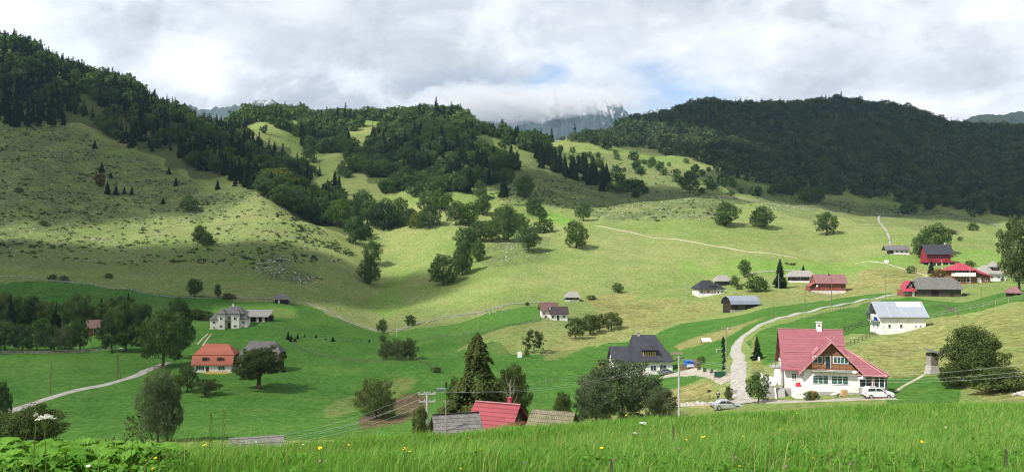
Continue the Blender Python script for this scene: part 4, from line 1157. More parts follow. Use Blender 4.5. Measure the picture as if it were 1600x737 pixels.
def lumps(name, A, rmin, rmax, m, label, seed, squash=0.6, leaf=False):
    r = np.random.default_rng(seed)
    if leaf:
        base = lobed(26, seed, [(0, 0, 0.35, 0.5, 0.5), (0.35, 0.1, 0.3, 0.3, 0.35), (-0.3, 0.2, 0.3, 0.3, 0.35)], 0.42, 0.7)
        V0, F0 = base[0], base[1]
    else:
        mb = MB().blob((0, 0, 0.15), 0.5, seed, 4, 6, 0.35)
        V0 = np.array(mb.v)
        F0 = np.array([f if len(f) == 4 else (*f, f[2]) for f in mb.f])
        tri = [f for f in mb.f if len(f) == 3]; qd = [f for f in mb.f if len(f) == 4]
    n, k = len(A), len(V0)
    s = rmin + (rmax - rmin) * r.random(n) ** 2 * 1.35; a = r.uniform(0, 6.28, n); st = r.uniform(0.7, 1.3, n)
    V = np.empty((n, k, 3))
    V[:, :, 0] = (V0[None, :, 0] * np.cos(a)[:, None] * st[:, None] - V0[None, :, 1] * np.sin(a)[:, None]) * s[:, None] + A[:, None, 0]
    V[:, :, 1] = (V0[None, :, 0] * np.sin(a)[:, None] * st[:, None] + V0[None, :, 1] * np.cos(a)[:, None]) * s[:, None] + A[:, None, 1]
    V[:, :, 2] = V0[None, :, 2] * s[:, None] * squash + A[:, None, 2] - 0.05
    off = (np.arange(n) * k)[:, None, None]
    if leaf:
        Fs = (F0[None] + off).reshape(-1, 4)
        tint = np.repeat(r.random(n), k) * 0.6 + r.random(n * k) * 0.3
    else:
        Fs = [(np.array(qd)[None] + off).reshape(-1, 4), (np.array(tri)[None] + off).reshape(-1, 3)]
        tint = None
    me = mesh_np(name, V.reshape(-1, 3), Fs, [m], tint=tint)
    return obj(name, me, kind='stuff', label=label)


HILL = [(-60, 195), (100, 195), (240, 252), (330, 300), (440, 305), (470, 340), (540, 400), (500, 440), (400, 420), (300, 410), (200, 415), (0, 400), (-60, 400)]
CREST = [(850, 255), (960, 295), (1100, 305), (1200, 318), (1120, 345), (960, 347), (900, 335), (860, 330), (790, 290)]
A = scatter([(HILL, 0.62), ([(430, 330), (480, 340), (560, 400), (520, 400), (440, 360)], 0.1), (CREST, 0.14), ([(860, 236), (960, 242), (1060, 264), (1180, 292), (1120, 308), (960, 296)], 0.10), ([(1130, 285), (1300, 312), (1450, 326), (1560, 350), (1450, 338), (1330, 333), (1200, 318)], 0.12), ([(740, 300), (860, 280), (880, 330), (790, 330)], 0.08)], 6000, 5)
lumps('juniper_scrub', A, 0.5, 2.0, M['juniper_leaf'], 'low dark juniper scrub dotted over the rocky slopes', 6, 0.62, True)
A = scatter([(HILL, 0.45), ([(390, 395), (440, 395), (500, 440), (470, 450), (400, 425)], 0.12), ([(130, 370), (180, 372), (200, 395), (130, 390)], 0.03), (CREST, 0.40), ([(1080, 303), (1210, 318), (1330, 335), (1200, 326)], 0.08), ([(770, 380), (870, 365), (860, 395), (780, 410)], 0.07)], 3300, 8)
lumps('hillside_rocks', A, 0.3, 1.25, M['limestone'], 'pale limestone rocks strewn over the hillsides', 9, 0.6)
A = scatter([([(540, 380), (700, 420), (900, 400), (1100, 400), (1400, 400), (1400, 430), (900, 450), (600, 490), (540, 460)], 0.6), ([(930, 350), (1550, 360), (1540, 390), (1000, 380)], 0.4)], 420, 18, 250)
lumps('pasture_stones', A, 0.2, 0.6, M['white_stone'], 'small pale stones scattered over the sunlit pasture', 19, 0.5)
# ------------------------------------------------------------------ buildings
def site(px, py, depth=None, dmin=90):
    return at_depth(px, depth) if depth else ground(px, py, dmin)


def roof_polys(x0, x1, y0, y1, ze, zr, hl=0.0, hr=0.0, t=0.0):
    """Ridge along x; hl / hr: how far the ridge stops short of each end (0 = gable); t: how high a half-hip begins."""
    ym = (y0 + y1) / 2
    zk, a, b_ = ze + (zr - ze) * t, y0 + (ym - y0) * t, y1 - (y1 - ym) * t
    rl, rr = (x0 + hl, ym, zr), (x1 - hr, ym, zr)
    fr, bk = [(x0, y0, ze), (x1, y0, ze)], [(x1, y1, ze), (x0, y1, ze)]
    if hr and t: fr.append((x1, a, zk))
    fr += [rr, rl]
    if hl and t: fr.append((x0, a, zk))
    if hl and t: bk.append((x0, b_, zk))
    bk += [rl, rr]
    if hr and t: bk.append((x1, b_, zk))
    out = [fr, bk]
    if hr: out.append([(x1, a, zk) if t else (x1, y0, ze), (x1, b_, zk) if t else (x1, y1, ze), rr])
    if hl: out.append([(x0, b_, zk) if t else (x0, y1, ze), (x0, a, zk) if t else (x0, y0, ze), rl])
    return out


def turn(polys):
    return [[(y, -x, z) for x, y, z in p] for p in polys]


def shift(polys, dx, dy, dz=0):
    return [[(x + dx, y + dy, z + dz) for x, y, z in p] for p in polys]


def roof(root, polys, m, th=0.18, name='roof'):
    return MB().shell(polys, th).build(name, m, root)


def walls(root, x0, x1, y0, y1, h, m, down=1.6, gable=None, name='wall', z0=0.0):
    """Box of walls; gable=(ridge height, half-hip t) fills the triangles of a roof whose ridge runs along x."""
    mb = MB()
    if gable:
        zr, t = gable
        ym = (y0 + y1) / 2
        prof = [(y0, z0 - down), (y1, z0 - down), (y1, h)]
        if t: prof += [(y1 - (y1 - ym) * t, h + (zr - h) * t), (y0 + (ym - y0) * t, h + (zr - h) * t)]
        else: prof += [(ym, zr)]
        prof += [(y0, h)]
        mb.prism(prof, 'x', x0, x1)
    else:
        mb.box(x0, x1, y0, y1, z0 - down, h)
    return mb.build(name, m, root)


def window(root, a, at, z, w, h, face='front', frame='white_paint', pane='glass', bars=1, cross=0, name='window', fr=0.09):
    """A framed window (sub-part: its pane). face: front (-y) / left (-x) / right (+x); a: centre along the wall, at: the wall's plane, z: sill."""
    def mp(mb_boxes, nm, m, par):
        mb = MB()
        for (u0, u1, o0, o1, z0, z1) in mb_boxes:
            if face == 'front': mb.box(u0, u1, at - o1, at - o0, z0, z1)
            elif face == 'left': mb.box(at - o1, at - o0, u0, u1, z0, z1)
            else: mb.box(at + o0, at + o1, u0, u1, z0, z1)
        return mb.build(nm, m, par)
    x0, x1 = a - w / 2, a + w / 2
    bx = [(x0 - fr, x1 + fr, -0.02, 0.07, z - fr, z), (x0 - fr, x1 + fr, -0.02, 0.07, z + h, z + h + fr), (x0 - fr, x0, -0.02, 0.07, z, z + h), (x1, x1 + fr, -0.02, 0.07, z, z + h)]
    for k in range(bars):
        c = x0 + w * (k + 1) / (bars + 1)
        bx.append((c - 0.04, c + 0.04, -0.02, 0.06, z, z + h))
    if cross: bx.append((x0, x1, -0.02, 0.055, z + h * 0.66 - 0.03, z + h * 0.66 + 0.03))
    f = mp(bx, name, M[frame], root)
    mp([(x0, x1, -0.03, 0.035, z, z + h)], 'pane', M[pane], f)
    return f


def door(root, a, at, z, w, h, m='brown_board', face='front', frame='white_paint'):
    mb, mf = MB(), MB()
    def bx(mb, u0, u1, o0, o1, z0, z1):
        if face == 'front': mb.box(u0, u1, at - o1, at - o0, z0, z1)
        elif face == 'left': mb.box(at - o1, at - o0, u0, u1, z0, z1)
        else: mb.box(at + o0, at + o1, u0, u1, z0, z1)
    bx(mb, a - w / 2, a + w / 2, -0.02, 0.04, z, z + h)
    d = mb.build('door', M[m], root)
    for u0, u1, z0, z1 in ((a - w / 2 - .08, a - w / 2, z, z + h), (a + w / 2, a + w / 2 + .08, z, z + h), (a - w / 2 - .08, a + w / 2 + .08, z + h, z + h + .08)):
        bx(mf, u0, u1, -0.02, 0.06, z0, z1)
    mf.build('frame', M[frame], d)
    return d


def chimney(parent, x, y, z0, z1, w=0.6, m='white_plaster'):
    MB().box(x - w / 2, x + w / 2, y - w / 2, y + w / 2, z0, z1).box(x - w * .62, x + w * .62, y - w * .62, y + w * .62, z1, z1 + 0.12).build('chimney', M[m], parent)


def px2m(depth): return depth / F


# ---- the pink roofed house
g = at_depth(1297, 124.5)
HZ = ray(1286, 617)[1] * 124.5
house = empty('gabled_house', (g.x, 124.5, HZ), -R(13), 'large white house with pink sheet roof, timber front gable and glazed veranda', 'house')
MB().box(-4.05, 4.05, -0.06, 2, -3.5, 0.55).box(-6.7, 2.4, 2.0, 12, -4, 0.55).build('foundation', M['stone_masonry'], house)
mb = MB()
mb.prism([(-4, 0.5), (4, 0.5), (4, 3.9), (-4, 3.9)], 'y', 0.0, 2.0)
mb.box(-6.6, 2.3, 2.0, 11.9, 0.5, 4.2)
mb.build('wall', M['white_plaster'], house)
mb = MB()
mb.prism([(-3.9, 3.9), (3.9, 3.9), (0, 8.05)], 'y', 0.02, 2.6)
mb.prism([(2.0, 4.2), (11.9, 4.2), (6.95, 9.2)], 'x', -6.55, 2.35)
mb.build('timber_gable', M['brown_board'], house)
pol = roof_polys(-7.15, 2.85, 1.2, 12.7, 3.55, 9.5)
rf = roof(house, pol, M['pink_sheet'], 0.16)
crossg = [[(-4.75, -0.75, 3.3), (0, -0.75, 8.35), (0, 5.9, 8.35), (-4.75, 1.0, 3.42)], [(0, -0.75, 8.35), (4.75, -0.75, 3.3), (4.75, 1.0, 3.42), (0, 5.9, 8.35)]]
roof(house, crossg, M['pink_sheet'], 0.14, 'gable_roof')
mb = MB()
for s in (-1, 1):
    mb.prism([(s * 4.8, 3.05), (s * 4.8, 3.36), (0, 8.44), (0, 8.1)], 'y', -0.83, -0.75)
mb.build('barge_board', M['pink_trim'], house)
mb = MB()
mb.box(-7.25, 2.95, 6.85, 7.05, 9.47, 9.56).box(-0.09, 0.09, -0.8, 5.6, 8.33, 8.44)
mb.build('ridge_cap', M['pink_trim'], house)
for (x0, x1, y, z) in ((-6.6, -3.0, 3.62, 6.13), (-6.4, -5.2, 1.75, 4.2), (1.4, 2.7, 4.6, 7.15)):
    MB().box(x0, x1, y - 0.05, y + 0.03, z - 0.02, z + 0.10).build('snow_guard', M['pink_trim'], rf)
sk = MB().prism([(-2.3, 6.02), (-1.45, 6.92), (-1.75, 7.2), (-2.5, 6.15)], 'y', 1.5, 2.4).build('skylight', M['pink_trim'], rf)
MB().poly([(-2.31, 1.55, 6.03), (-2.31, 2.35, 6.03), (-2.49, 2.35, 6.16), (-2.49, 1.55, 6.16)]).build('pane', M['glass'], sk)
chimney(rf, -0.75, 7.0, 8.8, 10.6, 0.75)
MB().box(-0.9, -0.6, 6.6, 6.63, 10.0, 10.25).build('chimney_vent', M['dark_void'], rf)
window(house, -1.95, 0.02, 4.95, 1.25, 0.95, pane='green_glass', bars=1)
window(house, 1.4, 0.02, 4.95, 2.05, 0.95, pane='green_glass', bars=3)
d = door(house, -0.45, 0.02, 4.15, 0.75, 1.85, 'glass')
mb = MB()
mb.box(-2.9, 2.9, -0.95, 0.02, 3.72, 3.88)
mb.build('balcony', M['concrete'], house)
mb = MB()
for z in (4.06, 4.26, 4.46, 4.66):
    mb.box(-2.9, -0.95, -0.95, -0.9, z, z + 0.14); mb.box(0.1, 2.9, -0.95, -0.9, z, z + 0.14)
for x in (-2.9, -1.9, -0.95, 0.1, 1.05, 2.0, 2.85):
    mb.box(x, x + 0.07, -0.9, -0.84, 3.88, 4.85)
mb.build('balcony_railing', M['brown_board'], house)
window(house, -1.55, 0.0, 1.75, 2.15, 1.2, pane='green_glass', bars=2)
window(house, 1.25, 0.0, 1.75, 2.3, 1.2, pane='green_glass', bars=2)
window(house, 1.2, -4.0, 2.2, 0.7, 0.9, 'left')
window(house, -5.2, 2.0, 2.0, 0.6, 0.9)
# glazed veranda
vr = [[(4.0, -0.3, 3.0), (8.3, -0.3, 3.0), (6.4, 3.6, 4.4), (4.0, 3.6, 6.0)], [(8.3, -0.3, 3.0), (8.3, 6.5, 3.0), (6.4, 3.6, 4.4)], [(8.3, 6.5, 3.0), (4.9, 6.5, 3.6), (4.0, 3.6, 6.0), (6.4, 3.6, 4.4)]]
vr = [[(3.75, -0.45, 3.22), (7.9, -0.45, 3.15), (2.6, 4.0, 6.75)], [(7.9, -0.45, 3.15), (8.7, 1.2, 3.15), (2.6, 4.0, 6.75)], [(8.7, 1.2, 3.15), (8.7, 6.4, 3.2), (2.7, 6.4, 6.7), (2.6, 4.0, 6.75)]]
vro = roof(house, vr, M['pink_sheet'], 0.12, 'veranda_roof')
mb = MB()
mb.path([(7.9, -0.45, 3.2), (2.7, 3.95, 6.8)], [0.07, 0.07]); mb.path([(8.7, 1.2, 3.2), (2.7, 3.95, 6.8)], [0.07, 0.07]); mb.tube((3.7, -0.47, 3.25), (7.9, -0.47, 3.15), 0.07)
mb.build('ridge_cap', M['pink_trim'], vro)
mb = MB().prism([(4.06, 0.05), (7.7, 0.05), (8.35, 1.3), (8.35, 6.0), (2.42, 6.0), (2.42, 2.1), (4.06, 2.1)], 'z', -3.5, 1.35)
mb.build('veranda_base', M['stone_masonry'], house)
vg = MB().prism([(4.02, 0.12), (7.66, 0.12), (8.28, 1.3), (8.28, 5.9), (2.46, 5.9), (2.46, 2.2), (4.02, 2.2)], 'z', 1.36, 3.05).build('veranda_glazing', M['glass'], house)
for x in (4.1, 5.0, 5.9, 6.15, 6.9, 7.65):
    MB().box(x - 0.06, x + 0.06, 0.03, 0.13, 1.36, 3.1).build('glazing_bar', M['white_paint'], vg)
for y in (1.3, 2.4, 3.6, 4.8, 5.9):
    MB().box(8.26, 8.36, y - 0.06, y + 0.06, 1.36, 3.1).build('glazing_bar', M['white_paint'], vg)
MB().box(4.05, 7.7, 0.02, 0.14, 1.36, 1.46).box(4.05, 7.7, 0.02, 0.14, 2.95, 3.06).build('glazing_frame', M['white_paint'], vg)
MB().tube((6.0, -0.3, 0), (6.0, -0.3, 3.1), 0.07, None, 10).build('veranda_post', M['terracotta'], house)
# side terrace: stairs, parapet, rounded wall
mb = MB()
for k in range(9):
    mb.box(-8.1, -6.75, -1.2 + k * 0.3, 1.8, -1.6 + k * 0.24, -1.6 + (k + 1) * 0.24)
mb.build('outside_stairs', M['concrete'], house)
MB().box(-10.1, -8.15, 0.6, 4.2, -3, 1.1).build('terrace_base', M['stone_masonry'], house)
MB().box(-10.15, -8.1, 0.55, 0.75, 1.1, 2.5).box(-10.15, -9.95, 0.75, 4.2, 1.1, 2.5).build('parapet', M['white_plaster'], house)
mb = MB().prism([(-2.0, -1.7), (-1.7, -1.7), (1.9, 1.5), (1.9, 2.0)], 'x', -8.3, -8.12)
mb.build('stair_parapet', M['white_plaster'], house)
mb = MB()
for k in range(7):
    a = math.pi * k / 12
    mb.tube((-7.5, 3.0, 1.0 + k * 0.35), (-7.5, 3.0, 1.38 + k * 0.35), 0.75 - 0.02 * k, 0.73 - 0.02 * k, 12)
mb.build('round_wall', M['white_plaster'], house)
MB().box(-8.6, -6.6, 2.6, 5.5, 3.6, 3.75).build('side_balcony', M['concrete'], house)
mb = MB()
for x in (-8.55, -8.0, -7.4, -6.8): mb.box(x, x + .07, 2.62, 2.7, 3.75, 4.65)
mb.box(-8.6, -6.7, 2.62, 2.7, 4.6, 4.7)
mb.build('side_railing', M['timber'], house)
MB().tube((3.9, -0.1, 2.75), (4.6, -0.6, 2.9), 0.2, 0.28, 10).build('satellite_dish', M['white_paint'], house)

tank = empty('water_tank', (g.x - 5.3, 123.2, zat(g.x - 5.3, 123.2)), 0, 'white plastic cube tank with red lid beside the stairs', 'tank')
MB().prism([(-.95, 0), (.95, 0), (1.0, .1), (1.0, 1.5), (.85, 1.75), (-.85, 1.75), (-1.0, 1.5), (-1.0, .1)], 'y', -0.8, 0.8).build('tank_body', M['white_paint'], tank)
MB().tube((-.25, 0, 1.75), (-.25, 0, 2.35), 0.45, 0.3, 12).build('lid', M['red_plastic'], tank)
brl = empty('barrel', (g.x - 3.9, 121.6, zat(g.x - 3.9, 121.6)), 0, 'round yellow barrel by the white tank', 'barrel')
MB().path([(0, 0, 0), (0, 0, .1), (0, 0, .5), (0, 0, .9), (0, 0, 1.0)], [.3, .36, .4, .36, .3], 14).build('barrel_body', M['yellow_paint'], brl)
MB().tube((0, 0, 1.0), (0, 0, 1.05), 0.32, 0.32, 14).build('lid', M['yellow_paint'], brl)
crt = empty('crate', (g.x + 0.9, 121.9, zat(g.x + .9, 121.9)), 0.1, 'tall tan board crate against the stone base', 'crate')
mb = MB()
for x in (-.4, -.13, .14): mb.box(x, x + .25, -.3, -.25, 0, 1.0)
mb.box(-.42, .42, -.26, .3, .02, .95)
mb.build('crate_boards', M['tan_board'], crt)
bn = empty('garden_bench', (g.x - 0.6, 121.3, zat(g.x - .6, 121.3)), 0.2, 'pale tilted slab bench before the stone base', 'bench')
MB().prism([(-.7, .3), (.6, .65), (.6, .75), (-.7, .4)], 'y', -.3, .3).build('seat', M['white_stone'], bn)
for x in (-.5, .4): MB().box(x, x + .12, -.25, .25, -.2, .45 + x * .25).build('leg', M['white_stone'], bn)

# ---- white house with grey sheet roof
g = ground(1412, 519, 150)
h = empty('white_house', g, -0.02, 'white house with grey sheet roof and gable balcony above the pink roofed one', 'house')
k = g.y / F
L, W = 10.6, 6.4
walls(h, -L / 2, L / 2, 0, W, 4.1, M['white_plaster'], 2.2, (7.0, 0))
rf = roof(h, roof_polys(-L / 2 - 1.1, L / 2 + .6, -.7, W + .7, 3.75, 7.3), M['grey_sheet'], .14)
MB().prism([(1.75, 5.98), (2.95, 7.07), (2.95, 7.13), (1.75, 6.04)], 'x', -.6, 5.2).build('pale_roof_sheet', M['pale_sheet'], rf, loc=(0, 0, 0.03))
MB().prism([(.5, 4.15), (W - .5, 4.15), (W / 2, 6.6)], 'x', -L / 2 - .02, -L / 2 + .1).build('timber_gable', M['dark_board'], h)
MB().box(-L / 2 - 1.0, -L / 2, .6, W - .6, 2.55, 2.7).build('balcony', M['concrete'], h)
mb = MB()
for i in range(9): mb.box(-L / 2 - 1.0, -L / 2 - .93, .6 + i * .64, .68 + i * .64, 2.7, 3.6)
mb.box(-L / 2 - 1.0, -L / 2 - .92, .6, W - .6, 3.55, 3.65)
mb.build('balcony_railing', M['dark_board'], h)
MB().box(-L / 2 - .9, -L / 2 - .5, 1.0, 2.3, 2.7, 3.5).build('blue_cover', M['blue_paint'], h)
window(h, 2.2, -L / 2, .7, .7, 1.0, 'left'); window(h, 4.2, -L / 2, .7, .7, 1.0, 'left')
for x in (-3.4, -.6): window(h, x, 0, 1.2, .55, .7, bars=0)
window(h, 2.9, 0, 1.35, .3, .3, bars=0, fr=.05); window(h, 4.0, 0, 1.35, .3, .3, bars=0, fr=.05)

# ---- dark roofed house
g = ground(1003, 585, 180)
g = at_depth(1003, 211)
h = empty('black_roofed_house', (g.x, g.y, g.z), 0.06, 'white house with tall black roof, dormer and lower wing behind the huge bush', 'house')
s = g.y / F / 4.915 * 1.0                     # metres per zoomed survey pixel
X = lambda zx: (zx - 345) * g.y / F / 4.915
Zz = lambda zy: ray(0, 500 + zy / 4.915)[1] * (g.y + 2) - g.z
walls(h, X(285), X(580), 0, 9, 4.4, M['white_plaster'], 2.5)
walls(h, X(130), X(290), 1.2, 7.2, 3.9, M['white_plaster'], 2.5, (7.3, 0), 'wing_wall')
rz, ez = Zz(133) + .5, 4.1
rf = roof(h, roof_polys(X(262), X(592), -.7, 9.7, ez, rz, 1.1, 4.0), M['black_sheet'], .16)
roof(h, roof_polys(X(112), X(300), .6, 7.8, 3.7, 7.5), M['black_sheet'], .16, 'wing_roof')
dm = MB().box(X(350), X(455), .4, 4, 5.0, 6.9).build('dormer', M['dark_board'], rf)
MB().shell([[(X(338), -.3, 7.0), (X(468), -.3, 7.0), (X(460), 4.2, 8.0), (X(346), 4.2, 8.0)]], .14).build('dormer_roof', M['black_sheet'], dm)
mb = MB()
for i in range(6): mb.box(X(352) + i * .62, X(352) + i * .62 + .35, .33, .4, 5.1, 6.5)
mb.build('dormer_window', M['tan_board'], dm)
for zx in (308, 504):
    MB().prism([(2.0, 0), (3.0, .95), (3.0, 1.08), (2.0, .13)], 'x', X(zx) - .35, X(zx) + .35).build('skylight', M['pale_sheet'], rf, loc=(0, -.1, ez + 2.45 - (0.1 if zx > 400 else 0)))
chimney(rf, X(345), 4.6, rz - 1.0, rz + .55, .8, 'brick_stack')
window(h, X(505), 0, 1.6, 1.6, 1.4); window(h, X(430), 0, 1.6, 1.4, 1.2); window(h, X(200), 1.2, 1.2, 1.6, 1.2)
door(h, X(335), 0, .1, 1.0, 2.1)

# ---- orange roofed house
g = ground(332, 583, 180)
k = g.y / F
h = empty('orange_roofed_house', g, 0.0, 'small white house with orange tiled roof and two eyebrow dormers', 'house')
w = 59 * k / 2
walls(h, -w, w, 0, 7, 2.75, M['cream_plaster'], 1.2)
W2 = 65 * k / 2
zt_ = 2.55; zm = zt_ + 14.5 * k; zr = zm + 16 * k
mans = [[(-W2, -.6, zt_), (W2, -.6, zt_), (W2, .7, zm), (-W2, .7, zm)], [(-W2, .7, zm), (W2, .7, zm), (W2 - 2.6, 3.5, zr), (-W2 + 2.6, 3.5, zr)],
        [(W2, -.6, zt_), (W2, 7.6, zt_), (W2, 6.3, zm), (W2, .7, zm)], [(W2, .7, zm), (W2, 6.3, zm), (W2 - 2.6, 3.5, zr)],
        [(-W2, 7.6, zt_), (-W2, -.6, zt_), (-W2, .7, zm), (-W2, 6.3, zm)], [(-W2, 6.3, zm), (-W2, .7, zm), (-W2 + 2.6, 3.5, zr)],
        [(W2, 7.6, zt_), (-W2, 7.6, zt_), (-W2, 6.3, zm), (W2, 6.3, zm)], [(W2, 6.3, zm), (-W2, 6.3, zm), (-W2 + 2.6, 3.5, zr), (W2 - 2.6, 3.5, zr)]]
rf = roof(h, mans, M['orange_tile'], .15)
MB().box(-W2, W2, .62, .74, zm - .03, zm + .08).build('roof_break', M['terracotta'], rf)
for x in (-11.5 * k, 11.5 * k):
    dm = MB().prism([(x - .95, zt_ + 1.3), (x + .95, zt_ + 1.3), (x + .75, zt_ + 2.0), (x - .75, zt_ + 2.0)], 'y', -.25, 1.0).build('dormer', M['grey_shingle'], rf)
    MB().box(x - .55, x + .55, -.3, -.24, zt_ + 1.4, zt_ + 1.85).build('pane', M['dark_void'], dm)
    MB().prism([(x - 1.1, zt_ + 1.95), (x + 1.1, zt_ + 1.95), (x, zt_ + 2.35)], 'y', -.4, 1.2).build('dormer_roof', M['orange_tile'], dm)
window(h, -19 * k, 0, .95, 2.3, 1.2, bars=3); window(h, 14 * k, 0, .95, 1.9, 1.2, bars=2)
door(h, -8 * k, 0, .1, .9, 2.0, 'glass')
MB().box(-w - .1, w + .1, -.12, 0, -1.2, .45).build('foundation', M['white_stone'], h)
fb = empty('flower_fence', (g.x + 1.6, g.y - 1.6, zat(g.x + 1.6, g.y - 1.6)), 0, 'low yellow paling fence along the front of the orange roofed house', 'fence')
mb = MB()
for i in range(34): mb.box(-3.6 + i * .22, -3.6 + i * .22 + .12, 0, .03, -.2, .9)
mb.build('paling', M['yellow_paint'], fb)
MB().box(-3.7, 3.9, .03, .08, .2, .28).box(-3.7, 3.9, .03, .08, .65, .73).build('rail', M['yellow_paint'], fb)

# ---- grey barn beside it
g = ground(400, 581, 180) + Vector((0, 2.5, .2))
k = g.y / F
h = empty('grey_shingled_barn', g, 0.0, 'old barn with grey shingled half hipped roof behind the spreading fruit tree', 'barn')
walls(h, -27 * k, 27 * k, 0, 8, 2.9, M['dark_board'], 1.5)
roof(h, roof_polys(-32 * k, 31 * k, -.8, 8.8, 2.6, 2.6 + 29 * k, 2.2, 2.2, .45), M['grey_shingle'], .18)
MB().box(-26 * k, 26 * k, 1.0, 7.0, 2.9, 2.9 + 12 * k).build('gable_boards', M['dark_board'], h)
door(h, -12 * k, 0, 0, 2.6, 2.4, 'grey_board', frame='timber')

# ---- white villa
g = ground(356, 514, 250)
k = g.y / F
h = empty('white_villa', g, 0.12, 'tall white villa with two towers under steep grey roofs beside a long shed', 'house')
walls(h, -15 * k, 22 * k, 2.2, 11, 5.9, M['cream_plaster'], 1.5)
rf = roof(h, roof_polys(-16.5 * k, 23 * k, 1.6, 11.6, 5.7, 5.7 + 11 * k, 3.4, 3.4), M['grey_shingle'], .16)
for x0, x1 in ((-15 * k, -5 * k), (5 * k, 17 * k)):
    t_ = walls(h, x0, x1, 0, 5, 6.0, M['cream_plaster'], 1.5, name='tower_wall')
    c = (x1 - x0) / 2
    roof(t_, roof_polys(x0 - .4, x1 + .4, -.5, 5.4, 5.9, 5.9 + 8 * k, c + .38, c + .38), M['grey_shingle'], .14)
    window(t_, (x0 + x1) / 2, 0, 3.5, 1.0, 1.1); window(t_, (x0 + x1) / 2, 0, .7, 1.0, .9)
for x0, x1 in ((-28 * k, -15 * k), (17 * k, 28 * k)):
    t_ = walls(h, x0, x1, 1.0, 7, 4.0, M['cream_plaster'], 1.5, name='wing_wall')
    roof(t_, [[(x0 - .3, .5, 3.8), (x1 + .3, .5, 3.8), ((x1 - .2) if x0 < 0 else x1 - 2.2, 3.5, 6.4), (x0 + 2.2 if x0 < 0 else x0 + .2, 3.5, 6.4)],
              [(x1 + .3, .5, 3.8), (x1 + .3, 7.4, 3.8), ((x1 - .2) if x0 < 0 else x1 - 2.2, 3.5, 6.4)],
              [(x0 - .3, 7.4, 3.8), (x0 - .3, .5, 3.8), (x0 + 2.2 if x0 < 0 else x0 + .2, 3.5, 6.4)]], M['grey_shingle'], .14)
    window(t_, (x0 + x1) / 2, 1.0, 2.0, .9, 1.0); window(t_, (x0 + x1) / 2, 1.0, .3, .6, .7)
door(h, 0, 2.2, .1, 1.1, 2.2, 'dark_board'); window(h, 0, 2.2, 3.6, 1.1, 1.0)
MB().box(-5 * k, 5 * k, .6, 2.2, 3.0, 3.15).build('porch_roof', M['grey_shingle'], h)
chimney(rf, 2 * k, 6.5, 7, 9.2, .5)

# ---- long shed behind the villa
g = ground(400, 503, 250)
k = g.y / F
h = empty('long_shed', g, -0.04, 'long low open fronted shed with pale roof beside the white villa', 'shed')
mb = MB().box(-20 * k, 20 * k, 3.5, 6, -1.2, 2.4)
mb.build('wall', M['dark_board'], h)
roof(h, [[(-23 * k, -.6, 2.2), (20.5 * k, -.6, 2.2), (20.5 * k, 5.6, 4.6), (-23 * k, 5.6, 4.6)]], M['pale_shingle'], .14)
for x in (-18 * k, -9 * k, 0, 9 * k, 19 * k): MB().box(x - .1, x + .1, 0, .2, -1, 2.4).build('post', M['timber'], h)
for x in (1.5 * k, 11 * k): MB().box(x - .55, x + .55, .2, .3, 0, 2.0).build('door', M['cream_plaster'], h)

# ---- dark log cabin under the hillside
g = ground(440, 474, 330)
k = g.y / F
h = empty('log_cabin', g, 0.25, 'small dark log hut with grey roof at the foot of the hillside', 'hut')
walls(h, -10 * k, 10 * k, 0, 5.5, 2.2, M['dark_board'], 1.0)
roof(h, roof_polys(-13 * k, 13 * k, -.8, 6.2, 1.95, 1.95 + 9.5 * k, 2.4, 2.4), M['grey_shingle'], .16)
door(h, -4 * k, 0, 0, .9, 1.7, 'cream_plaster', frame='timber')
MB().box(10 * k, 13 * k, 0, 2, -.5, 1.2).build('log_pile', M['timber'], h)

# ---- hidden timber cabin in the grove
g = ground(146, 524, 250)
k = g.y / F
h = empty('timber_cabin', g, 0.3, 'brown timber cabin half hidden among the grove trees', 'cabin')
walls(h, -10 * k, 8 * k, 0, 6, 3.2, M['brown_board'], 1.0, (5.4, 0))
roof(h, roof_polys(-12 * k, 10 * k, -.9, 6.9, 2.9, 5.8), M['brown_sheet'], .16)
window(h, 2 * k, 0, 1.2, .9, 1.2, bars=0)
MB().box(5.5 * k, 8.4 * k, -.12, -.02, .3, 3.0).build('white_panel', M['white_paint'], h)

# ---- brown roofed house in the middle
g = ground(868, 500, 280)
k = g.y / F
h = empty('brown_roofed_house', g, 0.1, 'white cottage with two staggered brown roofs on a small terrace', 'house')
walls(h, -20 * k, 6 * k, 3.2, 9, 3.8, M['cream_plaster'], 1.5, (6.4, 0), 'rear_wall')
walls(h, -8 * k, 19 * k, 0, 5.2, 2.7, M['white_plaster'], 1.5, (5.3, 0))
roof(h, roof_polys(-23 * k, 7 * k, 2.5, 9.7, 3.9, 7.2), M['brown_sheet'], .16, 'rear_roof')
rf = roof(h, roof_polys(-10 * k, 21 * k, -.7, 5.9, 2.6, 5.6), M['dark_brown_sheet'], .16)
chimney(rf, -8 * k, 1.6, 3.6, 5.6, .7, 'concrete')
for x in (-4 * k, 13 * k): window(h, x, 0, 1.0, .9, 1.0)
window(h, -16 * k, 3.2, 2.2, .9, 1.0); door(h, 4 * k, 0, .05, .9, 1.9, 'dark_board'); window(h, -14 * k, 3.2, .4, .9, 1.3, bars=0)
MB().box(-24 * k, -3 * k, -.7, 3.2, -2.2, .0).build('terrace', M['white_stone'], h)
mb = MB()
for i in range(8): mb.box(-24 * k + i * .75, -24 * k + i * .75 + .08, -.65, -.57, 0, .95)
mb.box(-24 * k, -4 * k, -.65, -.57, .9, 1.0)
mb.build('terrace_railing', M['timber'], h)

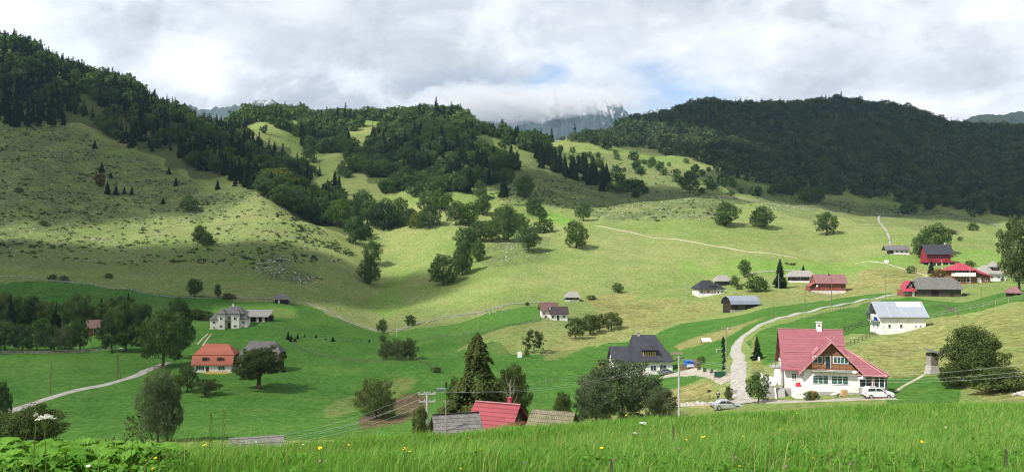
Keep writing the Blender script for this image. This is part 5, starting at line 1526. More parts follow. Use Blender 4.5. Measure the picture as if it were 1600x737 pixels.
# ---- pale hip roofed barn above it
g = ground(895, 470, 330)
k = g.y / F
h = empty('hip_roofed_barn', g, 0.0, 'small barn with pale hipped shingle roof on a white base', 'barn')
MB().box(-10.5 * k, 10 * k, 0, 5, -1.2, .55).build('foundation', M['white_plaster'], h)
walls(h, -10 * k, 9.5 * k, .1, 4.9, 1.9, M['dark_board'], -.5)
roof(h, roof_polys(-13.5 * k, 13 * k, -.8, 5.8, 1.75, 1.75 + 8 * k, 1.9, 1.9), M['pale_shingle'], .18)
MB().box(-13 * k, -4 * k, -1.5, -.2, -1.0, .35).build('stone_ramp', M['white_stone'], h)
door(h, 3 * k, .1, .6, 1.6, 1.1, 'grey_board', frame='timber')

# ---- black roofed villa of the hamlet
g = ground(1111, 461, 300)
k = g.y / F
h = empty('black_roofed_villa', g, 0.15, 'white villa with jagged black hipped roofs and pale veranda base', 'house')
walls(h, -20 * k, 12 * k, 0, 8, 3.3, M['cream_plaster'], 1.5)
walls(h, 8 * k, 21 * k, -.6, 6, 3.0, M['white_plaster'], 1.5, name='wing_wall')
MB().box(-21 * k, 21.5 * k, -.9, -.6, -1.5, .9).build('veranda_base', M['white_plaster'], h)
for i in range(7): MB().box(-19.5 * k + i * 4.2 * k, -19.5 * k + i * 4.2 * k + .16, -.85, -.65, .9, 3.0).build('veranda_post', M['timber'], h)
roof(h, roof_polys(-22.5 * k, 14 * k, -1.1, 8.8, 3.0, 3.0 + 13 * k, 3.8, 3.0), M['black_shingle'], .16)
roof(h, roof_polys(6 * k, 22.5 * k, -1.2, 6.6, 2.9, 2.9 + 8 * k, 2.2, 2.2), M['black_shingle'], .16, 'wing_roof')
dm = walls(h, 0 * k, 9 * k, .6, 4, 4.4, M['tan_board'], -3.0, name='dormer')
roof(dm, roof_polys(-1.5 * k, 11 * k, -.2, 4.6, 4.35, 4.35 + 6 * k, 1.6, 1.6), M['black_shingle'], .14, 'dormer_roof')
for x in (-15 * k, -5 * k): window(h, x, 0, 1.2, 1.1, 1.1)
window(h, 17 * k, -.6, 1.1, .8, .9); door(h, 11 * k, -.6, .1, .9, 1.9, 'dark_board'); window(dm, 4.5 * k, .6, 3.3, 1.2, .8)

# ---- grey outbuilding behind the villa
g = ground(1134, 448, 330) + Vector((0, 5, .6))
k = g.y / F
h = empty('grey_outbuilding', g, 0.1, 'low grey roofed outbuilding behind the black roofed villa', 'shed')
walls(h, -8 * k, 11 * k, 0, 5, 2.3, M['grey_board'], 2.0)
roof(h, roof_polys(-12 * k, 14 * k, -.8, 5.8, 2.1, 5.0, 1.8, 1.8), M['pale_shingle'], .16)
door(h, 4 * k, 0, 0, 1.2, 1.8, 'dark_board', frame='timber')

# ---- blue grey roofed barn
g = ground(1163, 484, 270)
k = g.y / F
h = empty('blue_grey_barn', g, 0.22, 'long timber barn with rounded blue grey sheet roof by the field', 'barn')
wy = 6.5
walls(h, -23 * k, 24 * k, 0, wy, 2.5, M['dark_board'], 1.3)
MB().box(-24 * k, 10 * k, -.12, 0, -1.3, .1).build('foundation', M['field_stone'], h)
arc = [(-.9, 2.3), (-.45, 3.6), (.9, 4.8), (wy / 2, 5.4), (wy - .9, 4.8), (wy + .45, 3.6), (wy + .9, 2.3)]
pl = [[(-25 * k, a[0], a[1]), (26 * k, a[0], a[1]), (26 * k, b_[0], b_[1]), (-25 * k, b_[0], b_[1])] for a, b_ in zip(arc[:-1], arc[1:])]
roof(h, pl, M['blue_grey_sheet'], .12)
MB().prism([(0, 2.45)] + [(min(max(a, 0.02), wy - .02), z - .2) for a, z in arc[1:-1]] + [(wy, 2.45)], 'x', -23 * k, 23.5 * k).build('gable_boards', M['grey_board'], h)
door(h, -5 * k, 0, 0, 2.6, 2.2, 'grey_board', frame='timber')
door(h, 14 * k, 0, 0, 1.2, 1.9, 'dark_board', frame='timber')

# ---- grey roofed timber house
g = ground(1255, 441, 330)
k = g.y / F
h = empty('grey_roofed_cottage', g, -0.03, 'low timber cottage with hipped grey shingle roof and white base', 'house')
MB().box(-19 * k, 21 * k, -.3, 6.5, -1.3, .75).build('foundation', M['white_plaster'], h)
walls(h, -18 * k, 10 * k, .4, 6, 3.1, M['grey_board'], -.7)
walls(h, 10 * k, 19 * k, 0, 6, 3.1, M['white_plaster'], -.7, name='room_wall')
roof(h, roof_polys(-23 * k, 21 * k, -.9, 7.0, 2.9, 2.9 + 9.5 * k, 2.9, 2.6), M['pale_shingle'], .18)
for i in range(8): MB().box(-18 * k + i * 1.2, -18 * k + i * 1.2 + .14, -.15, .0, .75, 2.9).build('veranda_post', M['timber'], h)
window(h, 15 * k, 0, 1.4, .8, 1.0); window(h, -6 * k, .4, 1.5, 1.2, 1.0)

# ---- pink timber house
g = ground(1295, 459, 330)
k = g.y / F
h = empty('pinkish_timber_house', g, -0.05, 'long reddish timber house with mauve sheet roof on a white stone base', 'house')
MB().box(-27 * k, 26 * k, -.25, 7.5, -1.5, 1.5).build('foundation', M['white_stone'], h)
walls(h, -20 * k, 26 * k, -.1, 7.4, 5.3, M['red_board'], -1.5, (8.6, 0))
rf = roof(h, roof_polys(-21 * k, 29 * k, -1.1, 8.4, 4.9, 9.0), M['mauve_sheet'], .16)
walls(h, -29 * k, -20 * k, .2, 6, 3.6, M['red_board'], -1.5, name='lean_wall')
roof(h, [[(-30 * k, -.5, 3.6), (-20 * k, -.5, 5.2), (-20 * k, 6.6, 5.2), (-30 * k, 6.6, 3.6)]], M['red_board'], .14, 'lean_roof')
window(h, -25 * k, .2, 2.3, 1.9, .8, bars=2, frame='brown_board'); window(h, 21 * k, -.1, 2.6, .9, 1.4, bars=0, frame='brown_board'); window(h, 3 * k, -.1, 2.6, 1.3, 1.1, frame='red_board')
MB().tube((-18 * k, -.5, 3.6), (-18.5 * k, -.75, 3.8), .2, .4, 10).build('satellite_dish', M['white_paint'], h)
chimney(rf, 3 * k, 2.9, 7.4, 9.4, .45, 'brown_board')
MB().box(18 * k, 27 * k, -2.0, -.25, -1.2, .9).build('stone_steps', M['white_stone'], h)

# ---- red timber chalet
g = ground(1472, 414, 380)
k = g.y / F
h = empty('red_timber_chalet', g, -0.06, 'tall crimson chalet with black roof and gable balconies on stone pillars', 'house')
MB().box(-14 * k, 16 * k, 1.5, 8.5, -2.5, 1.6).build('foundation', M['field_stone'], h)
for x in (-20 * k, -9 * k, 0, 10 * k, 20 * k): MB().box(x - .25, x + .25, -.6, -.1, -2.5, 1.3).build('pillar', M['white_stone'], h)
MB().box(-23 * k, 24 * k, -.9, 9.0, 1.3, 1.75).build('deck', M['crimson_board'], h)
walls(h, -22 * k, 14 * k, .5, 8.5, 6.2, M['crimson_board'], -1.75, (10.2, 0))
rf = roof(h, roof_polys(-25 * k, 19 * k, -.5, 9.5, 5.7, 10.9), M['black_sheet'], .18)
for x in (-16 * k, -6 * k, 4 * k):
    window(h, x, .5, 4.3, 1.3, 1.0, bars=1, frame='black_plastic', pane='crimson_board')
    window(h, x, .5, 2.0, 1.3, 1.5, bars=1, frame='black_plastic', pane='red_plastic')
MB().box(-22.3 * k, 14.3 * k, .36, .49, 3.7, 4.0).build('band', M['black_sheet'], h)
for z in (4.2, 6.7):
    MB().box(14 * k, 19 * k, 1.2, 7.8, z, z + .12).build('balcony', M['crimson_board'], h)
    MB().box(18.6 * k, 19 * k, 1.2, 7.8, z + .12, z + .95).box(14 * k, 19 * k, 1.15, 1.25, z + .12, z + .95).build('balcony_railing', M['crimson_board'], h)
window(h, 4.5, 14 * k, 7.2, 1.2, 1.3, 'right', 'black_plastic')
chimney(rf, 12 * k, 5.6, 9.8, 11.6, .5)

# ---- long low house below the ridge
g = ground(1405, 397, 400)
k = g.y / F
h = empty('low_long_house', g, -0.12, 'low pale house with long grey roof under the upper pasture wall', 'house')
walls(h, -8 * k, 15 * k, 0, 5, 2.6, M['white_plaster'], 1.5)
walls(h, -14 * k, -8 * k, .8, 5, 2.4, M['grey_board'], 1.5, name='porch_wall')
roof(h, roof_polys(-21 * k, 16 * k, -.9, 6, 2.4, 5.0, 0, 0), M['grey_shingle'], .16)
for x in (-3 * k, 4 * k, 11 * k): window(h, x, 0, .9, .9, 1.0)
MB().box(-15 * k, 16 * k, -1.0, -.7, -1.5, .15).build('terrace', M['white_stone'], h)

# ---- red hip roofed house
g = ground(1511, 443, 310)
k = g.y / F
h = empty('red_hip_roofed_house', g, -0.08, 'two storey house with bright red hipped roof, white balcony band and timber wing', 'house')
walls(h, -18 * k, 11 * k, 0, 9, 6.4, M['brown_board'], 1.5)
MB().box(-20 * k, 11 * k, -1.4, 0, 3.2, 3.4).build('balcony', M['white_plaster'], h)
MB().box(-20 * k, 11 * k, -1.45, -1.35, 3.4, 4.9).box(-20 * k, -19.6 * k, -1.4, 2, 3.4, 4.9).build('balcony_front', M['white_paint'], h)
rf = roof(h, roof_polys(-24 * k, 14 * k, -1.9, 10, 6.0, 6.0 + 11 * k, 4.6, 4.2), M['bright_red_sheet'], .16)
walls(h, 11 * k, 36 * k, .5, 8, 3.6, M['brown_board'], 1.5, name='wing_wall')
roof(h, [[(12 * k, -.8, 5.2), (37.5 * k, -.8, 3.2), (37.5 * k, 8.6, 3.4), (6 * k, 8.6, 7.6), (6 * k, 2.4, 8.0)]], M['bright_red_sheet'], .16, 'wing_roof')
MB().prism([(11 * k, 3.5), (36 * k, 3.3), (11 * k, 5.1)], 'y', .5, .7).build('gable_boards', M['brown_board'], h)
for x in (-13 * k, -4 * k, 5 * k): window(h, x, 0, 4.5, 1.4, 1.3, bars=1)
for x in (-12 * k, 2 * k): window(h, x, 0, .7, 1.5, 1.5, bars=0, frame='white_paint')
MB().box(16 * k, 22 * k, .38, .48, .4, 2.6).build('garage_door', M['white_paint'], h)
window(h, 30 * k, .5, 1.0, .9, 1.3, bars=0)

# ---- white house with steep grey roof
g = ground(1553, 439, 340)
k = g.y / F
h = empty('steep_roofed_house', g, -0.06, 'white house with steep tiered grey roof beside the tall pale green tree', 'house')
walls(h, -20 * k, 18 * k, 0, 9, 3.6, M['white_plaster'], 1.5)
rf = roof(h, roof_polys(-23 * k, 19 * k, -.9, 9.9, 3.3, 3.3 + 13 * k, 4.0, 4.0, 0), M['pale_shingle'], .16)
dm = walls(h, 0 * k, 11 * k, 1.2, 6, 6.6, M['dark_board'], -4.2, name='dormer')
roof(dm, roof_polys(-2 * k, 13 * k, .4, 6.8, 6.5, 6.5 + 9 * k, 2.1, 2.1), M['pale_shingle'], .14, 'dormer_roof')
window(dm, 5 * k, 1.2, 5.6, 1.6, .7, bars=1)
for x in (-12 * k, -3 * k, 7 * k, 14 * k): window(h, x, 0, 1.2, .9, 1.1)
MB().box(10 * k, 16 * k, -.14, -.02, -.3, 1.4).build('cellar_door', M['grey_board'], h)

# ---- long dark barn and the small red roofed house joined by the lane
g = ground(1467, 463, 270)
k = g.y / F
h = empty('long_grey_barn', g, -0.04, 'long dark timber barn with sagging grey half hipped roof', 'barn')
walls(h, -34 * k, 34 * k, 0, 8, 3.2, M['grey_board'], 1.5)
roof(h, roof_polys(-36 * k, 36 * k, -1.0, 9, 2.9, 2.9 + 18 * k, 2.6, 2.4, .5), M['grey_shingle'], .2)
MB().prism([(.6, 3.1), (7.4, 3.1), (5.6, 5.0), (2.4, 5.0)], 'x', -33.5 * k, 33.5 * k).build('gable_boards', M['grey_board'], h)
door(h, -6 * k, 0, -.3, 3.0, 2.6, 'dark_board', frame='timber'); door(h, 20 * k, 0, -.3, 1.4, 2.0, 'dark_board', frame='timber')
MB().box(-34.5 * k, 34.5 * k, -.15, 0, -1.5, -.1).build('foundation', M['field_stone'], h)
g = ground(1424, 463, 270) + Vector((0, 1.5, 0))
k = g.y / F
h = empty('small_red_roofed_house', g, -0.05, 'small cottage with dark gable and two red roofs against the long grey barn', 'house')
walls(h, -9 * k, 9 * k, 0, 6, 2.5, M['red_board'], 1.5)
MB().prism([(-2 * k, 2.4), (9 * k, 2.4), (9 * k, 5.0), (5 * k, 6.0)], 'y', 1.6, 6).build('timber_gable', M['dark_board'], h)
roof(h, [[(-12 * k, -1.0, 2.0), (9.5 * k, -1.0, 2.1), (9.5 * k, 1.9, 3.4), (-8 * k, 1.9, 3.4)]], M['bright_red_sheet'], .14, 'porch_roof')
roof(h, [[(3.5 * k, 1.0, 6.0), (11 * k, 1.0, 5.6), (11 * k, 6.5, 5.6), (3.5 * k, 6.5, 6.0)], [(3.5 * k, 1.0, 6.0), (3.5 * k, 6.5, 6.0), (-4 * k, 6.5, 3.2), (-4 * k, 1.0, 3.2)]], M['bright_red_sheet'], .14)
for x in (-6 * k, -1 * k): window(h, x, 0, .9, .9, 1.0, bars=1)
door(h, 6 * k, 0, 0, .9, 1.9, 'white_paint'); window(h, 4 * k, 1.6, 3.7, .8, .9)
sled = ground(1512, 461, 280)
h = empty('log_pile', sled, 0.1, 'low pile of grey logs beside the long grey barn', 'logs')
mb = MB()
for i in range(5): mb.tube((-2.0 + .1 * i, .3 * i, .25), (1.8 + .15 * (i % 3), .3 * i, .25), .2, None, 7)
for i in range(3): mb.tube((-1.6, .2 + .3 * i, .6), (1.4, .2 + .3 * i, .75), .18, None, 7)
mb.build('logs', M['timber'], h)

# ---- small maroon roofed hut
g = ground(1586, 452, 160)
g = at_depth(1586, 208)
k = g.y / F
h = empty('maroon_roofed_hut', g, -0.1, 'tiny hut with dull maroon hipped roof on the grass crest', 'hut')
walls(h, -7 * k, 8 * k, 0, 2.4, .75, M['dark_board'], 1.0)
roof(h, roof_polys(-9.5 * k, 10 * k, -.4, 2.8, .65, .65 + 9 * k, .9, .6), M['mauve_sheet'], .1)
door(h, 0, 0, -.1, .7, .75, 'brown_board', frame='timber')

# ---- outhouse on the stone base
g = ground(1461, 583, 110)
h = empty('outhouse', g, 0.1, 'narrow tall timber outhouse with slanting roof on a pale stone base', 'hut', None, (.9, 1, .88))
MB().prism([(-1.2, -.8), (1.0, -.8), (.85, 1.5), (-.75, 1.5)], 'y', 0, 1.6).build('foundation', M['stone_masonry'], h)
MB().box(-.7, .8, .1, 1.5, 1.5, 3.4).build('wall', M['old_rail'], h)
MB().box(-.72, .95, .15, 1.55, 3.4, 4.0).build('loft', M['dark_void'], h)
for i in range(3): MB().box(-.74 + i * .6, -.6 + i * .6, .02, .1, 1.5, 4.1).build('upright', M['timber'], h)
door(h, .1, .1, 1.55, .6, 1.4, 'timber', frame='timber')
roof(h, [[(-1.1, -.6, 4.4), (2.5, -.6, 3.6), (2.5, 1.9, 4.05), (-1.1, 1.9, 4.9)]], M['grey_shingle'], .12)

# ---- roofs just below the near meadow
def low_house(name, px0, px1, py0, py1, depth, rz, m, label, wallm, cat='shed', extra=None, run=4.2, drop=3.4):
    """A shed seen from above its ridge: ridge from (px0, py0) to (px1, py1)."""
    u0, v0 = ray(px0, py0); u1, v1 = ray(px1, py1)
    L = (u1 - u0) * depth / math.cos(rz)
    zc = (v0 + v1) / 2 * depth
    gx = (u0 + u1) / 2 * depth
    gz = zat(gx, depth)
    h = empty(name, (gx, depth, zc - drop - 2.4), rz, label, cat)
    sl = 0.0 if rz else (v1 - v0) * depth / 2
    zr = drop + 2.4
    down = max(1.0, (zc - drop - 2.4) - gz + 1.5)
    walls(h, -L / 2 + .4, L / 2 - .4, -run + .6, run - .6, 2.4, wallm, down, (zr - .25, 0))
    rf = roof(h, [[(-L / 2 - .2, -run, 2.2 - sl), (L / 2 + .2, -run, 2.2 + sl), (L / 2, 0, zr + sl), (-L / 2, 0, zr - sl)], [(L / 2 + .2, run, 2.2 + sl), (-L / 2 - .2, run, 2.2 - sl), (-L / 2, 0, zr - sl), (L / 2, 0, zr + sl)]], m, .14)
    return h, rf, L, zr


h, rf, L, zr = low_house('red_roofed_shed', 742, 813, 626.5, 632, 92, -0.42, M['red_sheet'], 'shed with bright red sheet roof just below the near meadow', M['dark_board'])
MB().box(-L / 2, L / 2, -.12, .12, zr + .02, zr + .1).build('ridge_cap', M['pink_trim'], rf)
chimney(rf, 1.3, .5, zr - .6, zr + .55, .4, 'bright_red_sheet')
MB().box(L / 2 - .2, L / 2 + 1.0, -2.6, -.8, zr - 1.9, zr - 1.6).build('side_roof', M['red_sheet'], h)
window(h, 0, L / 2 - .4, 2.9, .9, .9, 'right')
dish = MB().blob((0, 0, 0), (.45, .25, .32), 3, 6, 10, 0.0).build('satellite_dish', M['white_paint'], rf, loc=(-1.6, -2.2, zr - 1.45))
h, rf, L, zr = low_house('grey_shingled_shed', 676, 748, 648, 643, 84, 0.3, M['grey_shingle'], 'shed roof of pale weathered shingles below the near meadow, left of the red one', M['grey_board'])
MB().box(-L / 2, L / 2, -.1, .1, zr + .02, zr + .07).build('ridge_cap', M['dark_void'], rf)
h, rf, L, zr = low_house('mossy_roofed_shed', 832, 898, 637, 644, 78, -0.42, M['moss_shingle'], 'shed with brown mossy shingle roof beside the red sheet roof', M['grey_board'])
h, rf, L, zr = low_house('sheet_roofed_shed', 362, 440, 684, 678, 60, 0.3, M['grey_shingle'], 'low shed with pale grey roof mostly hidden by the meadow brow', M['grey_board'], run=3, drop=1.6)

# ---- small structures in the fields
g = ground(1057, 563, 170)
h = empty('garden_shelter', g, 0.05, 'small open shelter with flat weathered roof beside the dark roofed house', 'shelter')
for x in (-1.2, 1.2):
    for y in (0, 1.6): MB().box(x - .06, x + .06, y - .06, y + .06, -.6, 1.9).build('post', M['timber'], h)
roof(h, [[(-1.75, -.5, 1.75), (1.75, -.5, 1.75), (1.5, 1.0, 2.35), (-1.5, 1.0, 2.35)], [(1.75, 2.4, 1.9), (-1.75, 2.4, 1.9), (-1.5, 1.0, 2.35), (1.5, 1.0, 2.35)]], M['moss_shingle'], .1)
g = ground(1105, 535, 190)
h = empty('white_cover', g, 0.25, 'white sheeted low frame standing in grass by the road', 'cover')
MB().shell([[(-1.5, -.2, .35), (1.5, -.2, .35), (1.65, 1.3, 1.25), (-1.35, 1.3, 1.25)]], .06).build('sheet', M['white_paint'], h)
for x in (-1.3, 1.4): MB().box(x - .05, x + .05, 1.1, 1.2, -.4, 1.2).build('leg', M['timber'], h)
for x in (-1.4, 1.4): MB().box(x - .05, x + .05, -.1, 0, -.4, .32).build('leg', M['timber'], h)
g = ground(1123, 549, 160)
h = empty('garden_table', g, 0.1, 'small grey table on the garden slope', 'table')
MB().box(-.75, .75, -.35, .35, .66, .74).build('tabletop', M['concrete'], h)
for x in (-.6, .6): MB().box(x - .06, x + .06, -.2, .2, -.2, .66).build('leg', M['concrete'], h)
g = ground(1126, 590, 140)
h = empty('garden_gate', g, 0.0, 'dark green sheeted gate where the driveway meets the road', 'gate')
MB().box(-1.25, 1.25, 0, .08, .1, 1.3).build('gate_panel', M['green_net'], h)
for x in (-1.3, 1.3): MB().box(x - .06, x + .06, -.05, .1, -.3, 1.5).build('post', M['steel'], h)
for px, py, hh, lab in ((812, 558, 1.5, 'squat white marker post on the bank'), (1385, 412, 1.9, 'white board on legs standing on the pasture'), (1228, 556, .1, '')):
    if not lab: continue
    g = ground(px, py, 150); k = g.y / F
    h = empty('white_marker' if px < 1000 else 'white_board', g, 0, lab, 'marker' if px < 1000 else 'board')
    if px < 1000:
        MB().box(-.7, .7, 0, .8, -.5, hh * .9).prism([(-.7, hh * .9), (.7, hh * .9), (.5, hh * 1.15), (-.5, hh * 1.15)], 'y', 0.02, .78).build('marker_body', M['white_plaster'], h)
    else:
        MB().box(-1.15, 1.15, 0, .1, .5, 2.0).build('board_face', M['white_paint'], h)
        for x in (-.9, .9): MB().box(x - .06, x + .06, .1, .2, -.4, 1.9).build('leg', M['timber'], h)
g = ground(1186, 563, 140)
h = empty('roadside_marker', g, 0, 'small white marker stone by the young spruce at the road', 'marker')
MB().box(-.18, .18, -.12, .12, -.2, .62).prism([(-.18, .62), (.18, .62), (0, .82)], 'y', -.12, .12).build('stone', M['white_plaster'], h)
g = at_depth(1142, 136)
h = empty('road_barrier', g, 0.2, 'slim red and white upright barrier post at the road junction', 'post')
MB().tube((0, 0, -.2), (0, 0, 1.1), .09, None, 8).build('post', M['terracotta'], h)
MB().tube((0, 0, .6), (0, 0, .85), .1, None, 8).build('band', M['white_paint'], h)
MB().box(.25, .9, -.05, .25, -.2, .9).build('grey_box', M['concrete'], h)
g = ground(1108, 624, 100)
h = empty('mail_post', g, 0.0, 'thin dark post with a small box beside the parked silver car', 'post')
MB().box(-.04, .04, -.04, .04, -.3, 1.35).build('post', M['dark_board'], h)
MB().box(-.28, .28, -.12, .12, 1.3, 1.65).build('box', M['dark_board'], h)
# ------------------------------------------------------------------ poles, wires, fences, walls
def pole(px, py, top, label, m='pole_timber', arms=0, r=0.13, depth=None, dmin=100, lamp=False, name='utility_pole', group=None, braces=False):
    g = at_depth(px, depth) if depth else ground(px, py, dmin)
    hh = ray(px, top)[1] * g.y - g.z
    h = empty(name, g, 0.15, label, 'pole', group)
    MB().tube((0, 0, -.6), (0, 0, hh), r, r * .65, 10).build('shaft', M[m], h)
    if braces: MB().tube((.9, .2, -.4), (.05, 0, hh * .8), r * .8, r * .6, 8).build('stay', M[m], h)
    for a in range(arms):
        z = hh - .25 - a * .75
        am = MB().box(-.9 + .1 * a, .9 - .1 * a, -.07, .07, z, z + .12).build('crossarm', M['timber' if m != 'concrete' else 'concrete'], h)
        for x in (-.78, -.26, .26, .78):
            MB().path([(x, 0, z + .1), (x, 0, z + .2), (x, 0, z + .3)], [.05, .08, .03], 8).build('insulator', M['porcelain'], am)
    if not arms:
        for s in (-1, 1):
            MB().path([(s * .1, 0, hh - .25), (s * .25, 0, hh - .2), (s * .25, 0, hh - .05)], [.03, .05, .04], 6).build('insulator', M['porcelain'], h)
    if lamp:
        l = MB().path([(0, 0, hh - .3), (.5, -.2, hh + .05), (1.0, -.35, hh + .1)], [.03, .03, .03], 6).build('lamp_arm', M['steel'], h)
        MB().blob((1.25, -.42, hh + .05), (.32, .14, .09), 2, 6, 10, 0).build('lamp_head', M['steel'], l)
    return Vector((g.x, g.y, g.z + hh))


T = {}
T['a'] = pole(1060, 650, 556, 'tall concrete pole rising by the huge grey green bush', 'concrete', 0, .19, depth=112, lamp=False)
T['b'] = pole(1135, 588, 512, 'timber pole with lamp beside the road', 'old_rail', 1, .14, lamp=True)
T['c'] = pole(668, 650, 612, 'concrete pole with crossarms above the grey shingled shed', 'concrete', 2, .16, depth=80)
T['d'] = pole(697, 648, 624, 'thin short pole near the crossarm pole', 'old_rail', 0, .07, depth=82)
T['e'] = pole(79, 615, 560, 'slim brown timber pole standing alone in the roadside meadow', dmin=130)
T['f'] = pole(183, 592, 544, 'braced timber pole with small lamp before the grove', lamp=True, braces=True, dmin=130)
T['g'] = pole(291, 513, 484, 'pole at the grove edge beyond the massive tree', 'old_rail', dmin=200)
T['h'] = pole(1072, 470, 441, 'pale concrete pole beside the black roofed villa', 'concrete', 0, .14, dmin=250)
T['i'] = pole(1167, 432, 419, 'short pale pole in front of the dark upright tree', 'concrete', 0, .14, dmin=300)
T['j'] = pole(1217, 456, 427, 'pale pole in front of the pointed dark spruce', 'concrete', 0, .14, dmin=300)
T['k'] = pole(1208, 500, 472, 'slim leaning timber pole above the road', dmin=200)
T['l'] = pole(1258, 485, 449, 'dark timber pole on the road verge', 'timber', dmin=250)
T['m'] = pole(1299.5, 479, 433, 'dark timber pole standing before the pinkish timber house', 'timber', dmin=250)
T['n'] = pole(1346, 446, 419, 'pale pole in the hay strip', 'concrete', 0, .13, dmin=280)
T['o'] = pole(1384, 468, 430, 'thin brown pole where the road ends', 'pole_timber', 0, .1, dmin=250)
T['p'] = pole(1471, 424, 405, 'pole at the stone pillars of the red timber chalet', 'concrete', 0, .14, dmin=340)
T['q'] = pole(1516, 447, 417, 'pale pole before the red hip roofed house', 'concrete', 0, .15, dmin=280)
T['r'] = pole(1533, 470, 448, 'slim brown pole in the pasture behind the fence', 'pole_timber', 0, .1, depth=290)
T['s'] = pole(1569, 443, 428, 'thin pale post beside the steep roofed house', 'concrete', 0, .1, dmin=300)
T['t'] = pole(620, 528, 508, 'thin white post on the valley meadow by the willows', 'white_paint', 0, .07, dmin=250)


def wire(a, b, sag, label, group=None, r=0.012):
    pts = [a.lerp(b, t) - Vector((0, 0, sag * 4 * t * (1 - t))) for t in [i / 24 for i in range(25)]]
    cu = MB()
    cu.path(pts, [r] * 25, 5)
    o = cu.build('overhead_wire', M['wire'], None, kind='thing', label=label, cat='wire', group=group)
    return o


def sky_pt(px, py, y):
    u, v = ray(px, py)
    return Vector((u * y, y, v * y))


wire(sky_pt(1060, 557, 112), sky_pt(1700, 551, 96), 2.6, 'thin wire passing before the pink roofed house, uppermost of three')
wire(sky_pt(1062, 560, 112), sky_pt(1700, 566, 96), 2.4, 'thin wire passing before the pink roofed house, middle of three')
wire(sky_pt(1061, 566, 112), sky_pt(1700, 574, 96), 2.2, 'thin wire passing before the pink roofed house, lowest of three')
for i, dz in enumerate((0, -.75)):
    for s in (-.78, .78):
        wire(T['c'] + Vector((s, 0, dz + .05)), sky_pt(250, 700 + i * 6, 52) + Vector((s, 0, 0)), 1.2, 'sagging grey wire descending from the crossarm pole over the brown earth', 'wires down from the crossarm pole', 0.010)
for i, s in enumerate((-.78, .78)):
    wire(T['c'] + Vector((s, 0, .05)), sky_pt(1060, 558 + 4 * i, 112), 1.5, 'grey wire rising from the crossarm pole to the tall concrete pole', 'wires between the two concrete poles', 0.010)
wire(T['a'], T['b'], 1.0, 'wire from the tall concrete pole to the roadside lamp pole')

POST = {}


def fence(name, pts, label, post_h=1.1, gap=2.4, rails=(0.45, 0.95), m='timber', pr=0.06, rr=0.045, dmin=100, depth=None, cat='fence', maxposts=90, lean=0.0):
    """Posts (each a part) and rails following the ground."""
    P = [p if isinstance(p, Vector) else (ground(p[0], p[1], dmin)) for p in pts]
    d = np.concatenate([[0], np.cumsum([(P[i + 1].xy - P[i].xy).length for i in range(len(P) - 1)])])
    n = min(maxposts, max(2, int(d[-1] / gap)))
    t = np.linspace(0, d[-1], n + 1)
    xs, ys = np.interp(t, d, [p.x for p in P]), np.interp(t, d, [p.y for p in P])
    zs = zat(xs, ys)
    base = Vector((xs[0], ys[0], zs[0]))
    root = empty(name, base, 0, label, cat)
    key = (m, post_h, pr)
    if key not in POST:
        POST[key] = MB().tube((0, 0, -.35), (0, 0, post_h), pr * 1.1, pr * .85, 7).mesh('post', M[m], False)
    q = random.Random(n)
    for x, y, z in zip(xs, ys, zs):
        o = obj('post', POST[key], root, Vector((x, y, z)) - base)
        o.rotation_euler = (q.uniform(-.07, .07) + lean, q.uniform(-.07, .07), q.uniform(0, 3))
    for rh in rails:
        mb = MB()
        for i in range(n):
            a = Vector((xs[i], ys[i], zs[i] + rh + q.uniform(-.08, .08))) - base; b_ = Vector((xs[i + 1], ys[i + 1], zs[i + 1] + rh + q.uniform(-.08, .08))) - base
            mb.tube(a, b_, rr, rr * .8, 5)
        mb.build('rail', M[m], root)
    return root


fence('pole_fence', [(1452, 499), (1490, 489), (1520, 483), (1560, 476), (1600, 468), (1640, 461)], 'weathered pole fence with pale rails climbing the grass crest', 1.35, 3.2, (0.5, 1.15), 'old_rail', .09, .06)
fence('pole_fence', [(1314, 519), (1330, 514), (1345, 509), (1364, 503)], 'dark pole fence between the pink roofed house and the white house', 1.3, 2.2, (0.45, 0.8, 1.15), 'timber', .08, .06)
fence('pole_fence', [(1322, 541), (1340, 534), (1356, 527), (1368, 523)], 'low mossy pole fence below the white house', 1.0, 2.4, (0.4, 0.8), 'timber', .08, .06)
fence('pole_fence', [(1452, 482), (1475, 480), (1490, 487), (1496, 494)], 'old leaning rail fence descending to the crest fence', 1.1, 3, (0.5, 0.95), 'timber', .07, .05)
fence('wire_fence', [(1400, 560), (1420, 552), (1450, 545)], 'thin stake fence on the dry bank above the pink roofed house', 1.0, 3, (0.8,), 'old_rail', .05, .02)
fence('field_fence', [(455, 533), (470, 546), (500, 556), (540, 563), (600, 566), (650, 563), (672, 570), (684, 582)], 'long stake fence with overgrown verge curving through the valley meadow', 1.1, 2.6, (0.5, 0.9), 'timber', .07, .05, 130)
fence('field_fence', [(420, 508), (470, 528), (520, 532), (560, 535), (600, 533)], 'thin stake fence crossing the meadow above the young spruces', 1.0, 3.5, (0.8,), 'old_rail', .05, .025, 130)
fence('board_fence', [(-40, 553), (30, 553), (90, 553), (140, 551), (200, 549)], 'grey rail fence along the front of the grove', 1.4, 2.4, (0.5, 0.85, 1.2), 'old_rail', .08, .06, 180)
fence('field_fence', [(650, 534), (700, 526), (760, 518), (820, 507), (842, 502)], 'pale rail fence climbing across the meadow to the brown roofed cottage', 1.1, 3, (0.5, 0.9), 'old_rail', .06, .05, 200)
fence('field_fence', [(888, 499), (905, 494), (925, 490), (935, 489)], 'pale rail fence beyond the brown roofed cottage', 1.1, 2, (0.5, 0.9), 'old_rail', .06, .05, 240)
